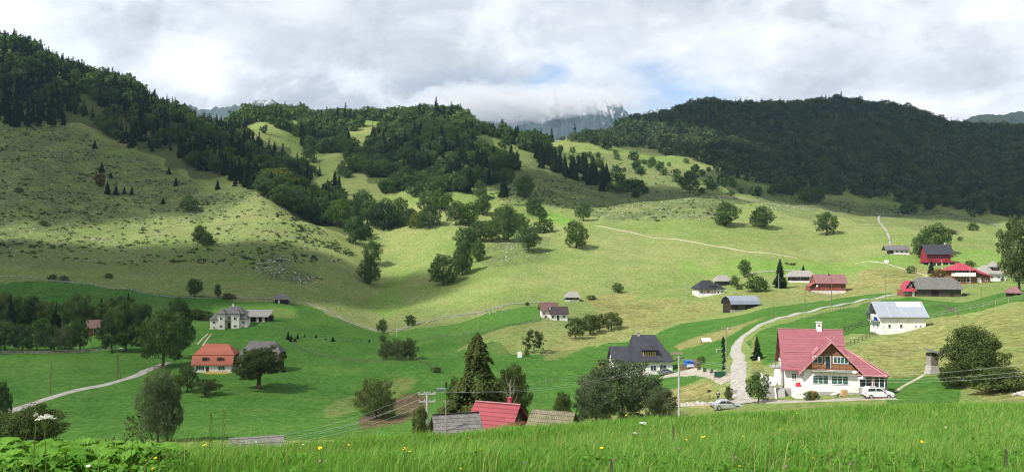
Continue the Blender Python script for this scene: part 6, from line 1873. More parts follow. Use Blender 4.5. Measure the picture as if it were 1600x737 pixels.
fence('field_fence', [(930, 590), (900, 590), (860, 597), (820, 607), (800, 612)], 'thin pale stake fence along the field edge below the dark roofed house', 1.0, 3, (0.8,), 'old_rail', .05, .03, 130)
fence('field_fence', [(1260, 497), (1300, 487), (1340, 478), (1380, 470)], 'dark stake fence along the upper side of the road', 1.1, 3, (0.7,), 'timber', .06, .03, 180)
fence('field_fence', [(1420, 450), (1500, 448), (1560, 447)], 'pale paling fence in front of the red hip roofed house', 1.1, 2.5, (0.5, 0.9), 'old_rail', .06, .05, 280)
fence('field_fence', [(1330, 416), (1380, 417), (1430, 416)], 'weathered fence line across the pasture below the long low house', 1.0, 3.5, (0.8,), 'old_rail', .06, .04, 280)
fence('garden_fence', [(1066, 590), (1090, 592), (1116, 594)], 'thin wire fence along the driveway edge', 1.0, 2.5, (0.9,), 'steel', .03, .015, 120)
fence('terrace_fence', [(303, 498), (315, 500), (326, 502)], 'dark board fence joined to the white villa', 1.3, 1.5, (0.4, 0.8, 1.1), 'dark_board', .08, .09, 200)


def stone_wall(pts, label, hgt=0.6, size=0.42, dmin=100, m='field_stone', n_per=5.0, wid=0.6):
    P = [ground(p[0], p[1], dmin) for p in pts]
    d = np.concatenate([[0], np.cumsum([(P[i + 1].xy - P[i].xy).length for i in range(len(P) - 1)])])
    r = np.random.default_rng(len(pts) + abs(int(pts[0][0])))
    n = int(d[-1] * n_per)
    t = r.uniform(0, d[-1], n)
    x = np.interp(t, d, [p.x for p in P]) + r.normal(size=n) * wid * .35; y = np.interp(t, d, [p.y for p in P]) + r.normal(size=n) * wid * .35
    z = zat(x, y) + r.uniform(-.1, max(hgt - size * .5, .05), len(x))
    mb = MB().blob((0, 0, 0), 0.5, 3, 4, 6, 0.3)
    V0 = np.array(mb.v); tri = np.array([f for f in mb.f if len(f) == 3]); qd = np.array([f for f in mb.f if len(f) == 4])
    nn, k = len(x), len(V0)
    s = size * r.uniform(.6, 1.5, nn); a = r.uniform(0, 6.3, nn)
    V = np.empty((nn, k, 3))
    V[:, :, 0] = (V0[None, :, 0] * np.cos(a)[:, None] * 1.4 - V0[None, :, 1] * np.sin(a)[:, None]) * s[:, None] + x[:, None]
    V[:, :, 1] = (V0[None, :, 0] * np.sin(a)[:, None] * 1.4 + V0[None, :, 1] * np.cos(a)[:, None]) * s[:, None] + y[:, None]
    V[:, :, 2] = V0[None, :, 2] * s[:, None] * .8 + z[:, None]
    off = (np.arange(nn) * k)[:, None, None]
    me = mesh_np('stone_wall', V.reshape(-1, 3), [(qd[None] + off).reshape(-1, 4), (tri[None] + off).reshape(-1, 3)], [M[m]])
    return obj('stone_wall', me, label=label, cat='wall', kind='thing')


stone_wall([(-60, 430), (0, 432), (70, 437), (130, 443), (200, 452), (255, 463), (330, 466), (420, 467), (480, 474)], 'long grey dry stone wall along the foot of the hillside', dmin=250)
stone_wall([(480, 474), (520, 490), (545, 504), (580, 514), (600, 517), (618, 516), (650, 506), (700, 494), (760, 486), (842, 472)], 'pale dry stone wall dipping through the gully bottom and rising past the cottage', dmin=250, m='limestone')
stone_wall([(1120, 306), (1160, 311), (1200, 318), (1260, 322), (1330, 331), (1400, 334), (1470, 337), (1530, 343), (1566, 352)], 'pale dry stone wall along the pasture crest before the dark forest', 1.0, .7, 400, 'field_stone', 2.6, 1.3)
stone_wall([(1381, 336), (1373, 341), (1374, 347), (1382, 357), (1388, 367), (1392, 384)], 'pale stone wall dropping from the crest wall towards the long low house', 0.8, .55, 330, 'field_stone', 4, .8)
stone_wall([(1172, 428), (1195, 425), (1215, 424), (1240, 423)], 'short pale stone wall behind the hamlet trees', dmin=330, m='field_stone', n_per=20)
stone_wall([(1062, 632), (1085, 631), (1110, 630)], 'row of pale boulders edging the forecourt by the silver car', .35, .5, 100, 'field_stone', 3, 1.2)
stone_wall([(1588, 618), (1600, 615), (1625, 612)], 'heap of pale boulders beside the dark bushes', .5, .55, 90, 'field_stone', 6, 1.2)
stone_wall([(800, 484), (770, 489), (730, 495)], 'tumbled pale stones at the wall below the middle pasture', .5, .5, 250, 'limestone', 1.2, 2.5)

# ------------------------------------------------------------------ vehicles
def car(px, py, length, hgt, m, label, rz, style, depth=None, dmin=100, cat='car', name='parked_car'):
    g = at_depth(px, depth) if depth else ground(px, py, dmin)
    a, b_, = length / 2, hgt
    h = empty(name, g, rz, label, cat)
    wd = .87
    if style == 'suv':
        low = [(-a, .55), (-a + .03, 1.0), (-a + .12, 1.08), (a - 1.25, 1.08), (a - .25, .98), (a - .02, .8), (a, .45), (a - .1, .3), (-a + .1, .3)]
        cab = [(-a + .12, 1.06), (-a + .38, b_ - .06), (-a + .7, b_), (a - 2.2, b_), (a - 1.9, b_ - .08), (a - 1.2, 1.06)]
        pan = [(-a + .35, 1.12), (-a + .55, b_ - .14), (a - 2.05, b_ - .14), (a - 1.42, 1.12)]
    else:
        low = [(-a, .5), (-a + .03, .85), (-a + .2, .93), (-a + .9, .96), (a - 1.3, .92), (a - .25, .76), (a - .02, .62), (a, .38), (a - .1, .24), (-a + .1, .26)]
        cab = [(-a + .55, .94), (-a + 1.1, b_ - .04), (-a + 1.5, b_), (a - 2.2, b_), (a - 1.95, b_ - .06), (a - 1.15, .9)]
        pan = [(-a + .85, .98), (-a + 1.22, b_ - .12), (a - 2.05, b_ - .12), (a - 1.4, .96)]
    mb = MB().prism(low, 'y', -wd, wd)
    mb.prism(cab, 'y', -wd + .16, wd - .16)
    o = mb.build('body', m, h)
    bv = o.modifiers.new('soft', 'BEVEL'); bv.width = .06; bv.segments = 2; bv.limit_method = 'ANGLE'; bv.angle_limit = R(25)
    for s in (-1, 1):
        y = s * (wd - .15)
        MB().prism(pan, 'y', min(y, y - s * .03), max(y, y - s * .03) + .001).build('side_window', M['glass'], h)
        MB().prism([(pan[0][0] + (pan[3][0] - pan[0][0]) * .48, .95), (pan[0][0] + (pan[3][0] - pan[0][0]) * .48 + .08, .95), (pan[0][0] + (pan[3][0] - pan[0][0]) * .48 + .08, b_ - .12), (pan[0][0] + (pan[3][0] - pan[0][0]) * .48, b_ - .12)], 'y', min(y, y + s * .012), max(y, y + s * .012)).build('pillar', m, h)
        MB().box(a - .12, a + .01, s * .62 - .2, s * .62 + .2, .66 if style == 'suv' else .56, .82 if style == 'suv' else .70).build('headlight', M['clear_lamp'], h)
        MB().box(-a - .012, -a + .08, s * .68 - .13, s * .68 + .13, .72, 1.0 if style == 'suv' else .86).build('tail_light', M['red_lamp'], h)
        MB().box(a - 1.55, a - 1.4, s * (wd + .08) - .08, s * (wd + .08) + .08, 1.0 if style == 'suv' else .9, 1.14 if style == 'suv' else 1.02).build('mirror', M['black_plastic'], h)
        for x in (-a + .8, a - .85):
            w = MB().tube((x, s * (wd - .2), .33), (x, s * (wd + .02), .33), .33, None, 18).build('wheel', M['tyre'], h)
            MB().tube((x, s * (wd + .0), .33), (x, s * (wd + .035), .33), .2, None, 12).build('rim', M['alloy'], w)
    fx = [(a - 1.9, b_ - .1), (a - 1.22, 1.06 if style == 'suv' else .93)]
    MB().poly([(fx[0][0] + .06, -.6, fx[0][1] + .02), (fx[1][0] + .03, -.68, fx[1][1] + .03), (fx[1][0] + .03, .68, fx[1][1] + .03), (fx[0][0] + .06, .6, fx[0][1] + .02)]).build('windscreen', M['glass'], h)
    MB().box(a - .06, a + .03, -wd + .05, wd - .05, .3, .48).build('front_bumper', M['black_plastic'], h)
    MB().box(-a - .03, -a + .06, -wd + .05, wd - .05, .3, .5).build('rear_bumper', M['black_plastic'], h)
    if style == 'suv':
        for s in (-1, 1): MB().box(-a + .7, a - 2.3, s * .6 - .03, s * .6 + .03, b_ + .03, b_ + .09).build('roof_rail', M['black_plastic'], h)
    return h


car(1369, 621, 4.2, 1.66, M['white_car'], 'white estate car with roof rails parked by the glazed veranda', 0.0, 'suv', depth=118)
car(1134, 633, 4.4, 1.42, M['silver_car'], 'silver saloon parked below the road, half hidden by meadow grass', 0.05, 'saloon', depth=120)
car(1041, 588, 4.5, 1.45, M['grey_car'], 'dark grey saloon parked at the side of the dark roofed house', 0.02, 'saloon', depth=206)
# blue handcart trailer with cover
g = at_depth(1078, 200)
h = empty('blue_trailer', g, 0.1, 'small blue covered trailer on the driveway', 'trailer')
k = g.y / F
MB().box(-.95, .95, 0, 2.2, .5, 1.15).build('body', M['blue_paint'], h)
MB().prism([(-.98, 1.15), (.98, 1.15), (.85, 1.8), (-.85, 1.8)], 'y', -.05, 2.25).build('cover', M['blue_paint'], h)
MB().box(-1.0, 1.0, -.1, -.01, .35, .6).build('bumper', M['white_paint'], h)
for s in (-1, 1):
    w = MB().tube((s * .85, .7, .32), (s * 1.05, .7, .32), .32, None, 14).build('wheel', M['tyre'], h)
    MB().tube((s * 1.05, .7, .32), (s * 1.08, .7, .32), .18, None, 10).build('rim', M['alloy'], w)
MB().box(-.8, .8, -.02, .05, .7, 1.05).build('tail_board', M['pale_sheet'], h)
# blue boat shaped object on the meadow
g = ground(690, 610, 130)
h = empty('feed_trough', g, 0.15, 'low blue metal trough lying in the grass near the ragged larch', 'trough')
MB().prism([(-1.2, .15), (1.2, .15), (1.4, .6), (-1.4, .6)], 'y', 0, .7).build('trough_body', M['blue_grey_sheet'], h)
for x in (-.9, .9): MB().box(x - .06, x + .06, .1, .6, -.2, .2).build('leg', M['timber'], h)


# ------------------------------------------------------------------ the standing person
def skin_mesh(name, joints, edges, m, parent, root=0):
    me = bpy.data.meshes.new(name)
    me.from_pydata([j[:3] for j in joints], edges, [])
    me.materials.append(m)
    o = obj(name, me, parent)
    o.modifiers.new('skin', 'SKIN').use_smooth_shade = True
    for i, j in enumerate(joints):
        sv = me.skin_vertices[0].data[i]
        sv.radius = (j[3], j[4] if len(j) > 4 else j[3])
        sv.use_root = i == root
    sb = o.modifiers.new('sub', 'SUBSURF'); sb.levels = 1; sb.render_levels = 1
    return o


pg = ground(1122, 626, 100)
pr = empty('person', pg, 2.6, 'person in dark jacket and white shirt standing on the verge, dark hair', 'person')
J = [(0, 0, .95, .13, .10), (0, 0, 1.15, .13, .10), (0, 0, 1.38, .16, .10), (0, 0, 1.50, .06), (0, -.01, 1.62, .095, .105), (0, 0, 1.72, .08),
     (.19, 0, 1.42, .055), (.26, 0, 1.14, .045), (.23, -.10, .90, .035), (.22, -.13, .80, .03), (-.19, 0, 1.42, .055), (-.26, 0, 1.14, .045), (-.20, -.14, .95, .035), (-.16, -.2, .90, .03),
     (.10, 0, .88, .09), (.11, -.01, .48, .062), (.12, .02, .08, .045), (.13, -.14, .04, .035), (-.10, 0, .88, .09), (-.12, -.03, .48, .062), (-.13, .02, .08, .045), (-.14, -.14, .04, .035)]
E = [(0, 1), (1, 2), (2, 3), (3, 4), (4, 5), (2, 6), (6, 7), (7, 8), (8, 9), (2, 10), (10, 11), (11, 12), (12, 13), (0, 14), (14, 15), (15, 16), (16, 17), (0, 18), (18, 19), (19, 20), (20, 21)]
skin_mesh('person_body', J, E, M['skin'], pr)
grow = lambda ids, e: [tuple(J[i][:3]) + (J[i][3] + e, (J[i][4] if len(J[i]) > 4 else J[i][3]) + e) for i in ids]
skin_mesh('jacket', grow([0, 1, 2, 6, 7, 8, 10, 11, 12], .022), [(0, 1), (1, 2), (2, 3), (3, 4), (4, 5), (2, 6), (6, 7), (7, 8)], M['dark_cloth'], pr)
skin_mesh('trousers', grow([0, 14, 15, 16, 18, 19, 20], .018), [(0, 1), (1, 2), (2, 3), (0, 4), (4, 5), (5, 6)], M['dark_cloth'], pr)
MB().box(-.09, .09, -.15, -.11, 1.02, 1.42).build('shirt', M['white_cloth'], pr)
MB().blob((0, .02, 1.69), (.105, .115, .11), 3, 6, 10, .05).build('hair', M['hair'], pr)
mb = MB()
for s in (-1, 1): mb.blob((s * .035, -.10, 1.66), .014, 1, 4, 6, 0)
mb.build('eyes', M['dark_void'], pr)
MB().blob((0, -.115, 1.625), (.014, .022, .022), 1, 4, 6, 0).build('nose', M['skin'], pr)
MB().blob((0, -.105, 1.585), (.028, .01, .008), 1, 4, 6, 0).build('mouth', M['terracotta'], pr)
hand = MB()
for s, (hx, hy, hz) in ((1, (.22, -.14, .78)), (-1, (-.15, -.22, .88))):
    for f in range(4): hand.path([(hx + (f - 1.5) * .017, hy, hz), (hx + (f - 1.5) * .019, hy - .015, hz - .05), (hx + (f - 1.5) * .018, hy + .0, hz - .085 + abs(f - 1.3) * .012)], [.009, .008, .006], 5)
    hand.path([(hx - s * .03, hy, hz + .02), (hx - s * .055, hy - .02, hz - .03)], [.01, .008], 5)
hand.build('fingers', M['skin'], pr)
# ------------------------------------------------------------------ the near meadow
def brow(px):
    return np.interp(px, [b[0] for b in BROW], [b[1] for b in BROW])


def px_of(x, y): return 800 + F * x / y


def blades(n, ymin, ymax_f, seed, hmin, hmax, wid, m, name, label, xmask=None, bend=0.35, dens_pow=1.0, ylim=40):
    r = np.random.default_rng(seed)
    y = ymin * (ylim / ymin) ** (r.random(n * 3) ** dens_pow)
    x = r.uniform(-1, 1, n * 3) * (y * 0.70 + 1.2)
    b_ = brow(px_of(x, y)) * ymax_f
    k = (y < b_)
    if xmask is not None: k &= xmask(x, y, r)
    x, y = x[k][:n], y[k][:n]
    n = len(x)
    z = zat(x, y)
    patch = waves(x, y, 2.2, 7, seed) * .5 + waves(x, y, .7, 6, seed + 1) * .3
    h = r.uniform(hmin, hmax, n) * (1 + .42 * patch + .2 * waves(x, y, .35, 6, seed + 2)) * np.clip(r.normal(1, .16, n), .6, 1.6)
    a = r.uniform(0, 6.283, n)
    lean = r.uniform(.05, bend, n) * (1 + 0.5 * np.clip(patch, -.5, 1))
    la = np.where(r.random(n) < .55, 0.5 + r.normal(size=n) * .7, r.uniform(0, 6.283, n))
    dx, dy = np.cos(la) * lean * h, np.sin(la) * lean * h
    wx, wy = np.cos(a) * wid, np.sin(a) * wid
    ws = r.uniform(.6, 1.4, n) * np.clip(y / 11, .8, 1.6)
    wx, wy = wx * ws, wy * ws
    V = np.empty((n, 5, 3))
    V[:, 0] = np.stack([x - wx, y - wy, z - .03], 1); V[:, 1] = np.stack([x + wx, y + wy, z - .03], 1)
    V[:, 2] = np.stack([x + dx * .35 + wx * .8, y + dy * .35 + wy * .8, z + h * .58], 1); V[:, 3] = np.stack([x + dx * .35 - wx * .8, y + dy * .35 - wy * .8, z + h * .58], 1)
    V[:, 4] = np.stack([x + dx * 1.25, y + dy * 1.25, z + h * (1 - .25 * lean)], 1)
    o = np.arange(n)[:, None] * 5
    t = np.clip(.55 + .26 * patch + r.normal(size=n) * .30, 0, 1)
    me = mesh_np(name, V.reshape(-1, 3), [o + np.array([[0, 1, 2, 3]]), o + np.array([[3, 2, 4]])], [m], tint=np.repeat(t, 5))
    return obj(name, me, kind='stuff', label=label)


def leafy_zone(x, y):
    """Where the broad leaved plants crowd out the grass: the low brow at one end of the meadow."""
    p = px_of(x, y)
    return np.clip((330 - p + 40 * np.sin(y * 2.1) + 25 * np.sin(x * 3.7)) / 130, 0, 1)


grass_ok = lambda x, y, r: r.random(len(x)) > leafy_zone(x, y) * .75
blades(520000, 5.0, 1.35, 21, .065, .17, .0030, M['grass_blade'], 'meadow_grass', 'lush green uncut grass of the near meadow', grass_ok, .55, 0.8)
blades(3800, 5.0, 1.25, 22, .16, .32, .0022, M['stalk'], 'tall_grass_stems', 'taller pale flowering grass stems standing out of the near meadow', grass_ok, .35, 0.75)
edge_ok = lambda x, y, r: (np.abs(px_of(x, y) - 340) < 110) & (y > brow(px_of(x, y)) * .8)
blades(420, 6.0, 1.2, 23, .30, .58, .0036, M['stalk'], 'tall_grass_tuft', 'tuft of tall straw coloured grasses at the meadow brow', edge_ok, .4)
blades(9000, 5.0, 1.3, 27, .10, .24, .0028, M['stalk'], 'dry_grass', 'straw coloured dead blades mixed through the near meadow', grass_ok, .7, 0.8)
# clover and low herbs between the blades
def herbs(n, seed, size, m, name, label, mask):
    r = np.random.default_rng(seed)
    y = 5.0 * (30 / 5.0) ** r.random(n * 3); x = r.uniform(-1, 1, n * 3) * (y * .7 + 1)
    k = (y < brow(px_of(x, y)) * 1.2) & mask(x, y, r) & (waves(x, y, 1.7, 6, seed) > .1)
    x, y = x[k][:n], y[k][:n]
    c = np.stack([x, y, zat(x, y) + r.uniform(.03, .15, len(x))], 1)
    V, Fq = diamonds(c, np.tile([[0, -.3, 1.0]], (len(x), 1)) + r.normal(size=c.shape) * .5, np.full(len(x), size), r, .75)
    me = mesh_np(name, V, Fq, [m], tint=np.repeat(np.clip(.4 + r.normal(size=len(x)) * .25, 0, 1), 4))
    return obj(name, me, kind='stuff', label=label)


herbs(34000, 31, .036, M['burdock_leaf'], 'meadow_herbs', 'small leafy herbs growing between the meadow grass', grass_ok)
herbs(60000, 33, .045, M['burdock_leaf'], 'brow_herbs', 'nettly herbs filling the gaps between the broad leaved plants', lambda x, y, r: r.random(len(x)) < leafy_zone(x, y))

# broad leaved plants
def leaf_blade(L, W, seed):
    """One large heart shaped leaf with a folded midrib and wavy margin, lying along +x, base at the origin."""
    q = np.random.default_rng(seed)
    nu, nv = 7, 7
    V = []
    for i in range(nu):
        t = i / (nu - 1)
        half = W * (math.sin(math.pi * min(1, t * .9 + .12)) ** .7) * (1 if t < .99 else .05)
        for j in range(nv):
            s = j / (nv - 1) * 2 - 1
            V.append((L * (t - .12 * abs(s) * (1 - t)), half * s, L * (.18 * math.sin(t * 2.6) - .35 * t * t) + abs(s) * half * .22 + .018 * math.sin(t * 14 + s * 9 + seed) + q.uniform(-.006, .006)))
    Fq = [(i * nv + j, (i + 1) * nv + j, (i + 1) * nv + j + 1, i * nv + j + 1) for i in range(nu - 1) for j in range(nv - 1)]
    return np.array(V), np.array(Fq)


def burdock(seed):
    q = np.random.default_rng(seed)
    Vs, Fs, T_, o = [], [], [], 0
    st = MB()
    for k in range(7):
        V, Fq = leaf_blade(q.uniform(.20, .30), q.uniform(.085, .125), seed * 10 + k)
        a = k * 2.4 + q.uniform(-.4, .4); tilt = q.uniform(-.15, .45); out = q.uniform(.03, .16); up = q.uniform(.14, .36)
        ct, s_ = math.cos(tilt), math.sin(tilt)
        V = np.stack([V[:, 0] * ct - V[:, 2] * s_ + out, V[:, 1], V[:, 0] * s_ + V[:, 2] * ct + up], 1)
        ca, sa = math.cos(a), math.sin(a)
        V = np.stack([V[:, 0] * ca - V[:, 1] * sa, V[:, 0] * sa + V[:, 1] * ca, V[:, 2]], 1)
        Vs.append(V); Fs.append(Fq + o); o += len(V); T_.append(np.clip(q.uniform(.05, .85) + q.normal(size=len(V)) * .12, 0, 1))
        st.path([(0, 0, -.05), (out * ca * .5, out * sa * .5, up * .6), (out * ca, out * sa, up)], [.008, .006, .005], 5)
    lm = mesh_np('leaves', np.concatenate(Vs), np.concatenate(Fs), [M['burdock_leaf']], smooth=True, tint=np.concatenate(T_))
    return lm, st.mesh('stem', M['stalk'])


BD = [burdock(s) for s in range(1, 6)]
r = np.random.default_rng(44)
spots = []
tries = 0
while len(spots) < 298 and tries < 20000:
    tries += 1
    y = 5.3 * (12.0 / 5.3) ** r.random(); x = r.uniform(-.72, -.2) * y
    if r.random() > leafy_zone(x, y) or y > brow(px_of(x, y)) * 1.12: continue
    if all((x - a) ** 2 + (y - b_) ** 2 > .013 for a, b_ in spots): spots.append((x, y))
for i, (x, y) in enumerate(spots):
    lm, sm = BD[i % 5]
    s = float(r.uniform(.32, .58))
    root = empty('broad_leaved_plant', (x, y, zat(x, y)), float(r.uniform(0, 6.28)), 'bright green plant with broad heart shaped leaves in the weedy patch of the near meadow', 'plant', 'broad leaved plants of the near meadow', (s, s, s))
    obj('leaves', lm, root); obj('stem', sm, root)


# flowers
def flower_root(name, px, py, hgt, label, cat='flower', group=None, depth=None):
    """Placed so that the head, hgt above the ground, is seen at the surveyed spot."""
    u, v = ray(px, py)
    ys = np.linspace(4.5, 30, 1500)
    f = zat(u * ys, ys) + hgt - v * ys
    k = int(np.argmax(f >= 0)) if (f >= 0).any() else int(np.argmax(f))
    y = float(ys[k]) if depth is None else depth
    return empty(name, (u * y, y, zat(u * y, y)), float(rng.uniform(0, 6.28)), label, cat, group)


def umbel(px, py, hgt, rad, label, tilt=0.0):
    h = flower_root('umbel_flower', px, py, hgt, label, 'flower')
    mb = MB().path([(0, 0, -.05), (.01, 0, hgt * .5), (0, 0, hgt - .06)], [.0035, .003, .0025], 6)
    q = random.Random(int(px))
    heads = MB()
    for k in range(14):
        a = k * 2.4; rr = rad * math.sqrt((k + .5) / 14)
        c = (rr * math.cos(a), rr * math.sin(a) * .9, hgt + .02 - rr * .25 + q.uniform(-.01, .01))
        mb.path([(0, 0, hgt - .06), c], [.0018, .0012], 4)
        for m_ in range(7):
            b2 = m_ * 2.4; r2 = rad * .13 * math.sqrt(m_)
            heads.blob((c[0] + r2 * math.cos(b2), c[1] + r2 * math.sin(b2), c[2] + q.uniform(0, .008)), (rad * .09, rad * .09, rad * .05), m_, 3, 5, .2)
    mb.build('stem', M['stalk'], h); heads.build('flower_head', M['petal_white'], h)


umbel(70, 657, .50, .045, 'white umbel flower on a tall stem above the broad leaved plants')
umbel(56, 653, .48, .014, 'small half opened white umbel beside the large one')
umbel(1005, 661, .26, .07, 'white umbel flower head in the meadow grass below the tall concrete pole')
umbel(992, 678, .20, .03, 'pale greenish umbel just under the larger white one')
YF = MB()
for k in range(9):
    a = k * .7
    YF.poly([(0, 0, 0), (.010 * math.cos(a - .3), .010 * math.sin(a - .3), .004), (.017 * math.cos(a), .017 * math.sin(a), .007), (.010 * math.cos(a + .3), .010 * math.sin(a + .3), .004)])
YF.blob((0, 0, .004), (.007, .007, .005), 1, 4, 6, 0)
yf_me = YF.mesh('flower_head', M['petal_yellow'])
ys_me = MB().path([(0, 0, -.3), (.01, 0, -.15), (0, 0, 0)], [.003, .0025, .002], 5).mesh('stem', M['stalk'])
yellow = [(955, 649), (978, 649), (978, 645), (1020, 657), (1021, 665), (1060, 665), (1145, 653), (1178, 654), (1122, 679), (1097, 683), (1101, 682), (1160, 682), (1219, 671), (1072, 687), (1245, 645), (830, 657), (838, 655), (836, 664), (630, 703), (632, 700), (540, 668), (545, 663), (240, 733), (320, 676), (318, 682), (228, 720), (243, 716), (500, 700), (520, 693), (732, 683), (735, 688), (1270, 716), (1330, 643), (1322, 646), (1228, 671), (752, 702), (640, 706), (880, 646), (720, 733), (1155, 729), (460, 690), (1440, 690), (1540, 655), (940, 700), (870, 675)]
for px, py in yellow:
    h = flower_root('yellow_flower', px, py, .2, 'small yellow hawkbit flower head above the meadow grass', group='yellow flowers of the near meadow')
    s = float(rng.uniform(.7, 1.1))
    h.scale = (s, s, 1)
    obj('flower_head', yf_me, h, (0, 0, .2)).rotation_euler = (float(rng.uniform(.1, .8)), float(rng.uniform(-.4, .4)), 0)
    obj('stem', ys_me, h, (0, 0, .2))
mf_me = MB().blob((0, 0, 0), (.008, .008, .010), 5, 5, 8, .3).mesh('flower_head', M['petal_mauve'])
for px, py in [(962, 717), (1329, 725), (1571, 702), (880, 690), (770, 690), (1228, 729), (1060, 700), (1150, 715), (500, 720), (820, 722), (1500, 660)]:
    h = flower_root('clover_flower', px, py, .17, 'dull mauve clover head in the meadow grass', group='mauve clover heads of the near meadow')
    obj('flower_head', mf_me, h, (0, 0, .17)); obj('stem', ys_me, h, (0, 0, .17))
wf = [(138, 728), (474, 694), (400, 690), (1478, 667)]
wf_me = MB().blob((0, 0, 0), (.013, .013, .008), 5, 4, 8, .2).mesh('flower_head', M['petal_white'])
for px, py in wf:
    h = flower_root('white_flower', px, py, .19, 'small white flower dot in the near meadow', group='small white flowers of the near meadow')
    obj('flower_head', wf_me, h, (0, 0, .19)); obj('stem', ys_me, h, (0, 0, .19))
dk_me = MB().path([(0, 0, -.05), (.01, 0, .25), (0, .01, .5)], [.005, .004, .003], 5)
dock = []
for px, py, hh in [(1052, 665, .3), (1571, 700, .26), (955, 715, .24), (1418, 652, .3), (350, 636, .55), (330, 643, .5)]:
    tall = py < 645
    h = flower_root('dock_stem', px, py, hh, ('tall thin pale flowering stem rising over the brow' if px == 350 else 'leaning pale seed stem beside the tall thin one' if px == 330 else 'dark brown dock stem with seed clusters in the meadow grass'), 'plant', None if tall else 'dark dock stems of the near meadow')
    MB().path([(0, 0, -.05), (.015, 0, hh * .5), (0, .01, hh)], [.002, .0016, .0012], 5).build('stem', M['stalk'], h)
    sd = MB(); q = random.Random(px)
    for k in range(26):
        z = hh * (.55 + .45 * k / 26); a = k * 2.4; rr = .008 * (1.2 - k / 40)
        sd.blob((rr * math.cos(a), rr * math.sin(a), z), (.004, .004, .007), k, 3, 5, .2)
    sd.build('seed_head', M['stalk' if tall else 'bark'], h)
# leafy weed with drooping seed sprays at the brow
for i, (px, py, hh) in enumerate([(205, 642, .48), (190, 655, .4), (222, 650, .42)]):
    h = flower_root('seed_weed', px, py, hh, ['tallest yellowish weed with leafy sprays at the brow', 'lowest yellowish weed with leafy sprays at the brow', 'middle yellowish weed with leafy sprays at the brow'][i], 'plant')
    MB().path([(0, 0, -.05), (.02, 0, hh * .5), (.06, .01, hh)], [.003, .0022, .0015], 5).build('stem', M['stalk'], h)
    V, Fq, t = lobed(42, 300 + i, [(.03, 0, hh * .8, .08, .09), (-.05, .02, hh * .65, .07, .07), (.08, 0, hh * .95, .05, .05)], .035, .2, aspect=.35)
    obj('leaves', mesh_np('leaves', V, Fq, [M['willow_leaf']], tint=t), h)
# ------------------------------------------------------------------ far mountains, clouds, air, sky, sun, camera
def ridge_mountain(name, pts, depth, back, m, label, seed, rough=0.06, n=420, rows=70, foot=330):
    """A far mountain: skyline surveyed, both flanks built."""
    u0, u1 = ray(pts[0][0], 200)[0], ray(pts[-1][0], 200)[0]
    us = np.linspace(u0, u1, n)
    vs = np.interp(us, [ray(p, 200)[0] for p, _ in pts], [ray(p, q)[1] for p, q in pts])
    r = np.random.default_rng(seed)
    top = vs * depth
    xs = us * depth
    for wl, am in ((650, 30), (260, 28), (120, 16), (60, 9), (30, 5), (15, 3)):
        top = top + am * rough / 0.06 * waves(xs, xs * 0, wl, 4, seed + wl)
    base = ray(800, foot)[1] * depth
    A = np.zeros((n, rows, 3))
    for j in range(rows):
        t = j / (rows - 1)
        f = 1 - abs(2 * t - 1)
        yy = depth - back * (1 - 2 * t)
        env = f * (1 - f) * 4
        rib = env * (34 * waves(xs, xs * 0 + yy * .8, 330, 6, seed + 5) + 22 * waves(xs, xs * 0 + yy * .8, 130, 6, seed + 6) + 14 * waves(xs, xs * 0 + yy, 60, 6, seed + 15) + 8 * waves(xs, xs * 0 + yy, 28, 6, seed + 16))
        A[:, j, 0] = xs + rib * 0.3
        A[:, j, 1] = yy + rib
        A[:, j, 2] = base + (top - base) * f ** 0.82 + waves(xs, xs * 0 + yy, 60, 5, seed + 7) * 9 * (1 - f)
    i, j = np.meshgrid(np.arange(n - 1), np.arange(rows - 1), indexing='ij')
    qd = (i * rows + j).ravel()
    me = mesh_np(name, A.reshape(-1, 3), np.stack([qd, qd + rows, qd + rows + 1, qd + 1], axis=1), [m], smooth=False)
    return obj(name, me, kind='structure', label=label)


def rock_mat(name, rockc, woodc, lo, hi):
    m, nt, b, out = new_mat(name)
    b.inputs['Roughness'].default_value = 0.95
    b.inputs['Specular IOR Level'].default_value = 0.05
    tc = N(nt, 'ShaderNodeTexCoord')
    mp = N(nt, 'ShaderNodeMapping', Scale=(1, 0.6, 0.62))
    nt.links.new(tc.outputs['Object'], mp.inputs[0])
    no = N(nt, 'ShaderNodeTexNoise', Scale=0.016, Detail=10.0, Roughness=0.75)
    nt.links.new(mp.outputs[0], no.inputs[0])
    sx = N(nt, 'ShaderNodeSeparateXYZ')
    nt.links.new(tc.outputs['Object'], sx.inputs[0])
    hgt = ramp(nt, sx.outputs[2], lo, hi, False)
    f = ramp(nt, mathn(nt, 'ADD', no.outputs[0], mathn(nt, 'MULTIPLY', mathn(nt, 'SUBTRACT', hgt, 0.5), 0.42)), 0.47, 0.56)
    nt.links.new(mix_rgb(nt, f, woodc, rockc), b.inputs['Base Color'])
    bm = N(nt, 'ShaderNodeBump', Strength=0.8, Distance=14.0)
    nt.links.new(no.outputs[0], bm.inputs['Height'])
    nt.links.new(bm.outputs[0], b.inputs['Normal'])
    return m


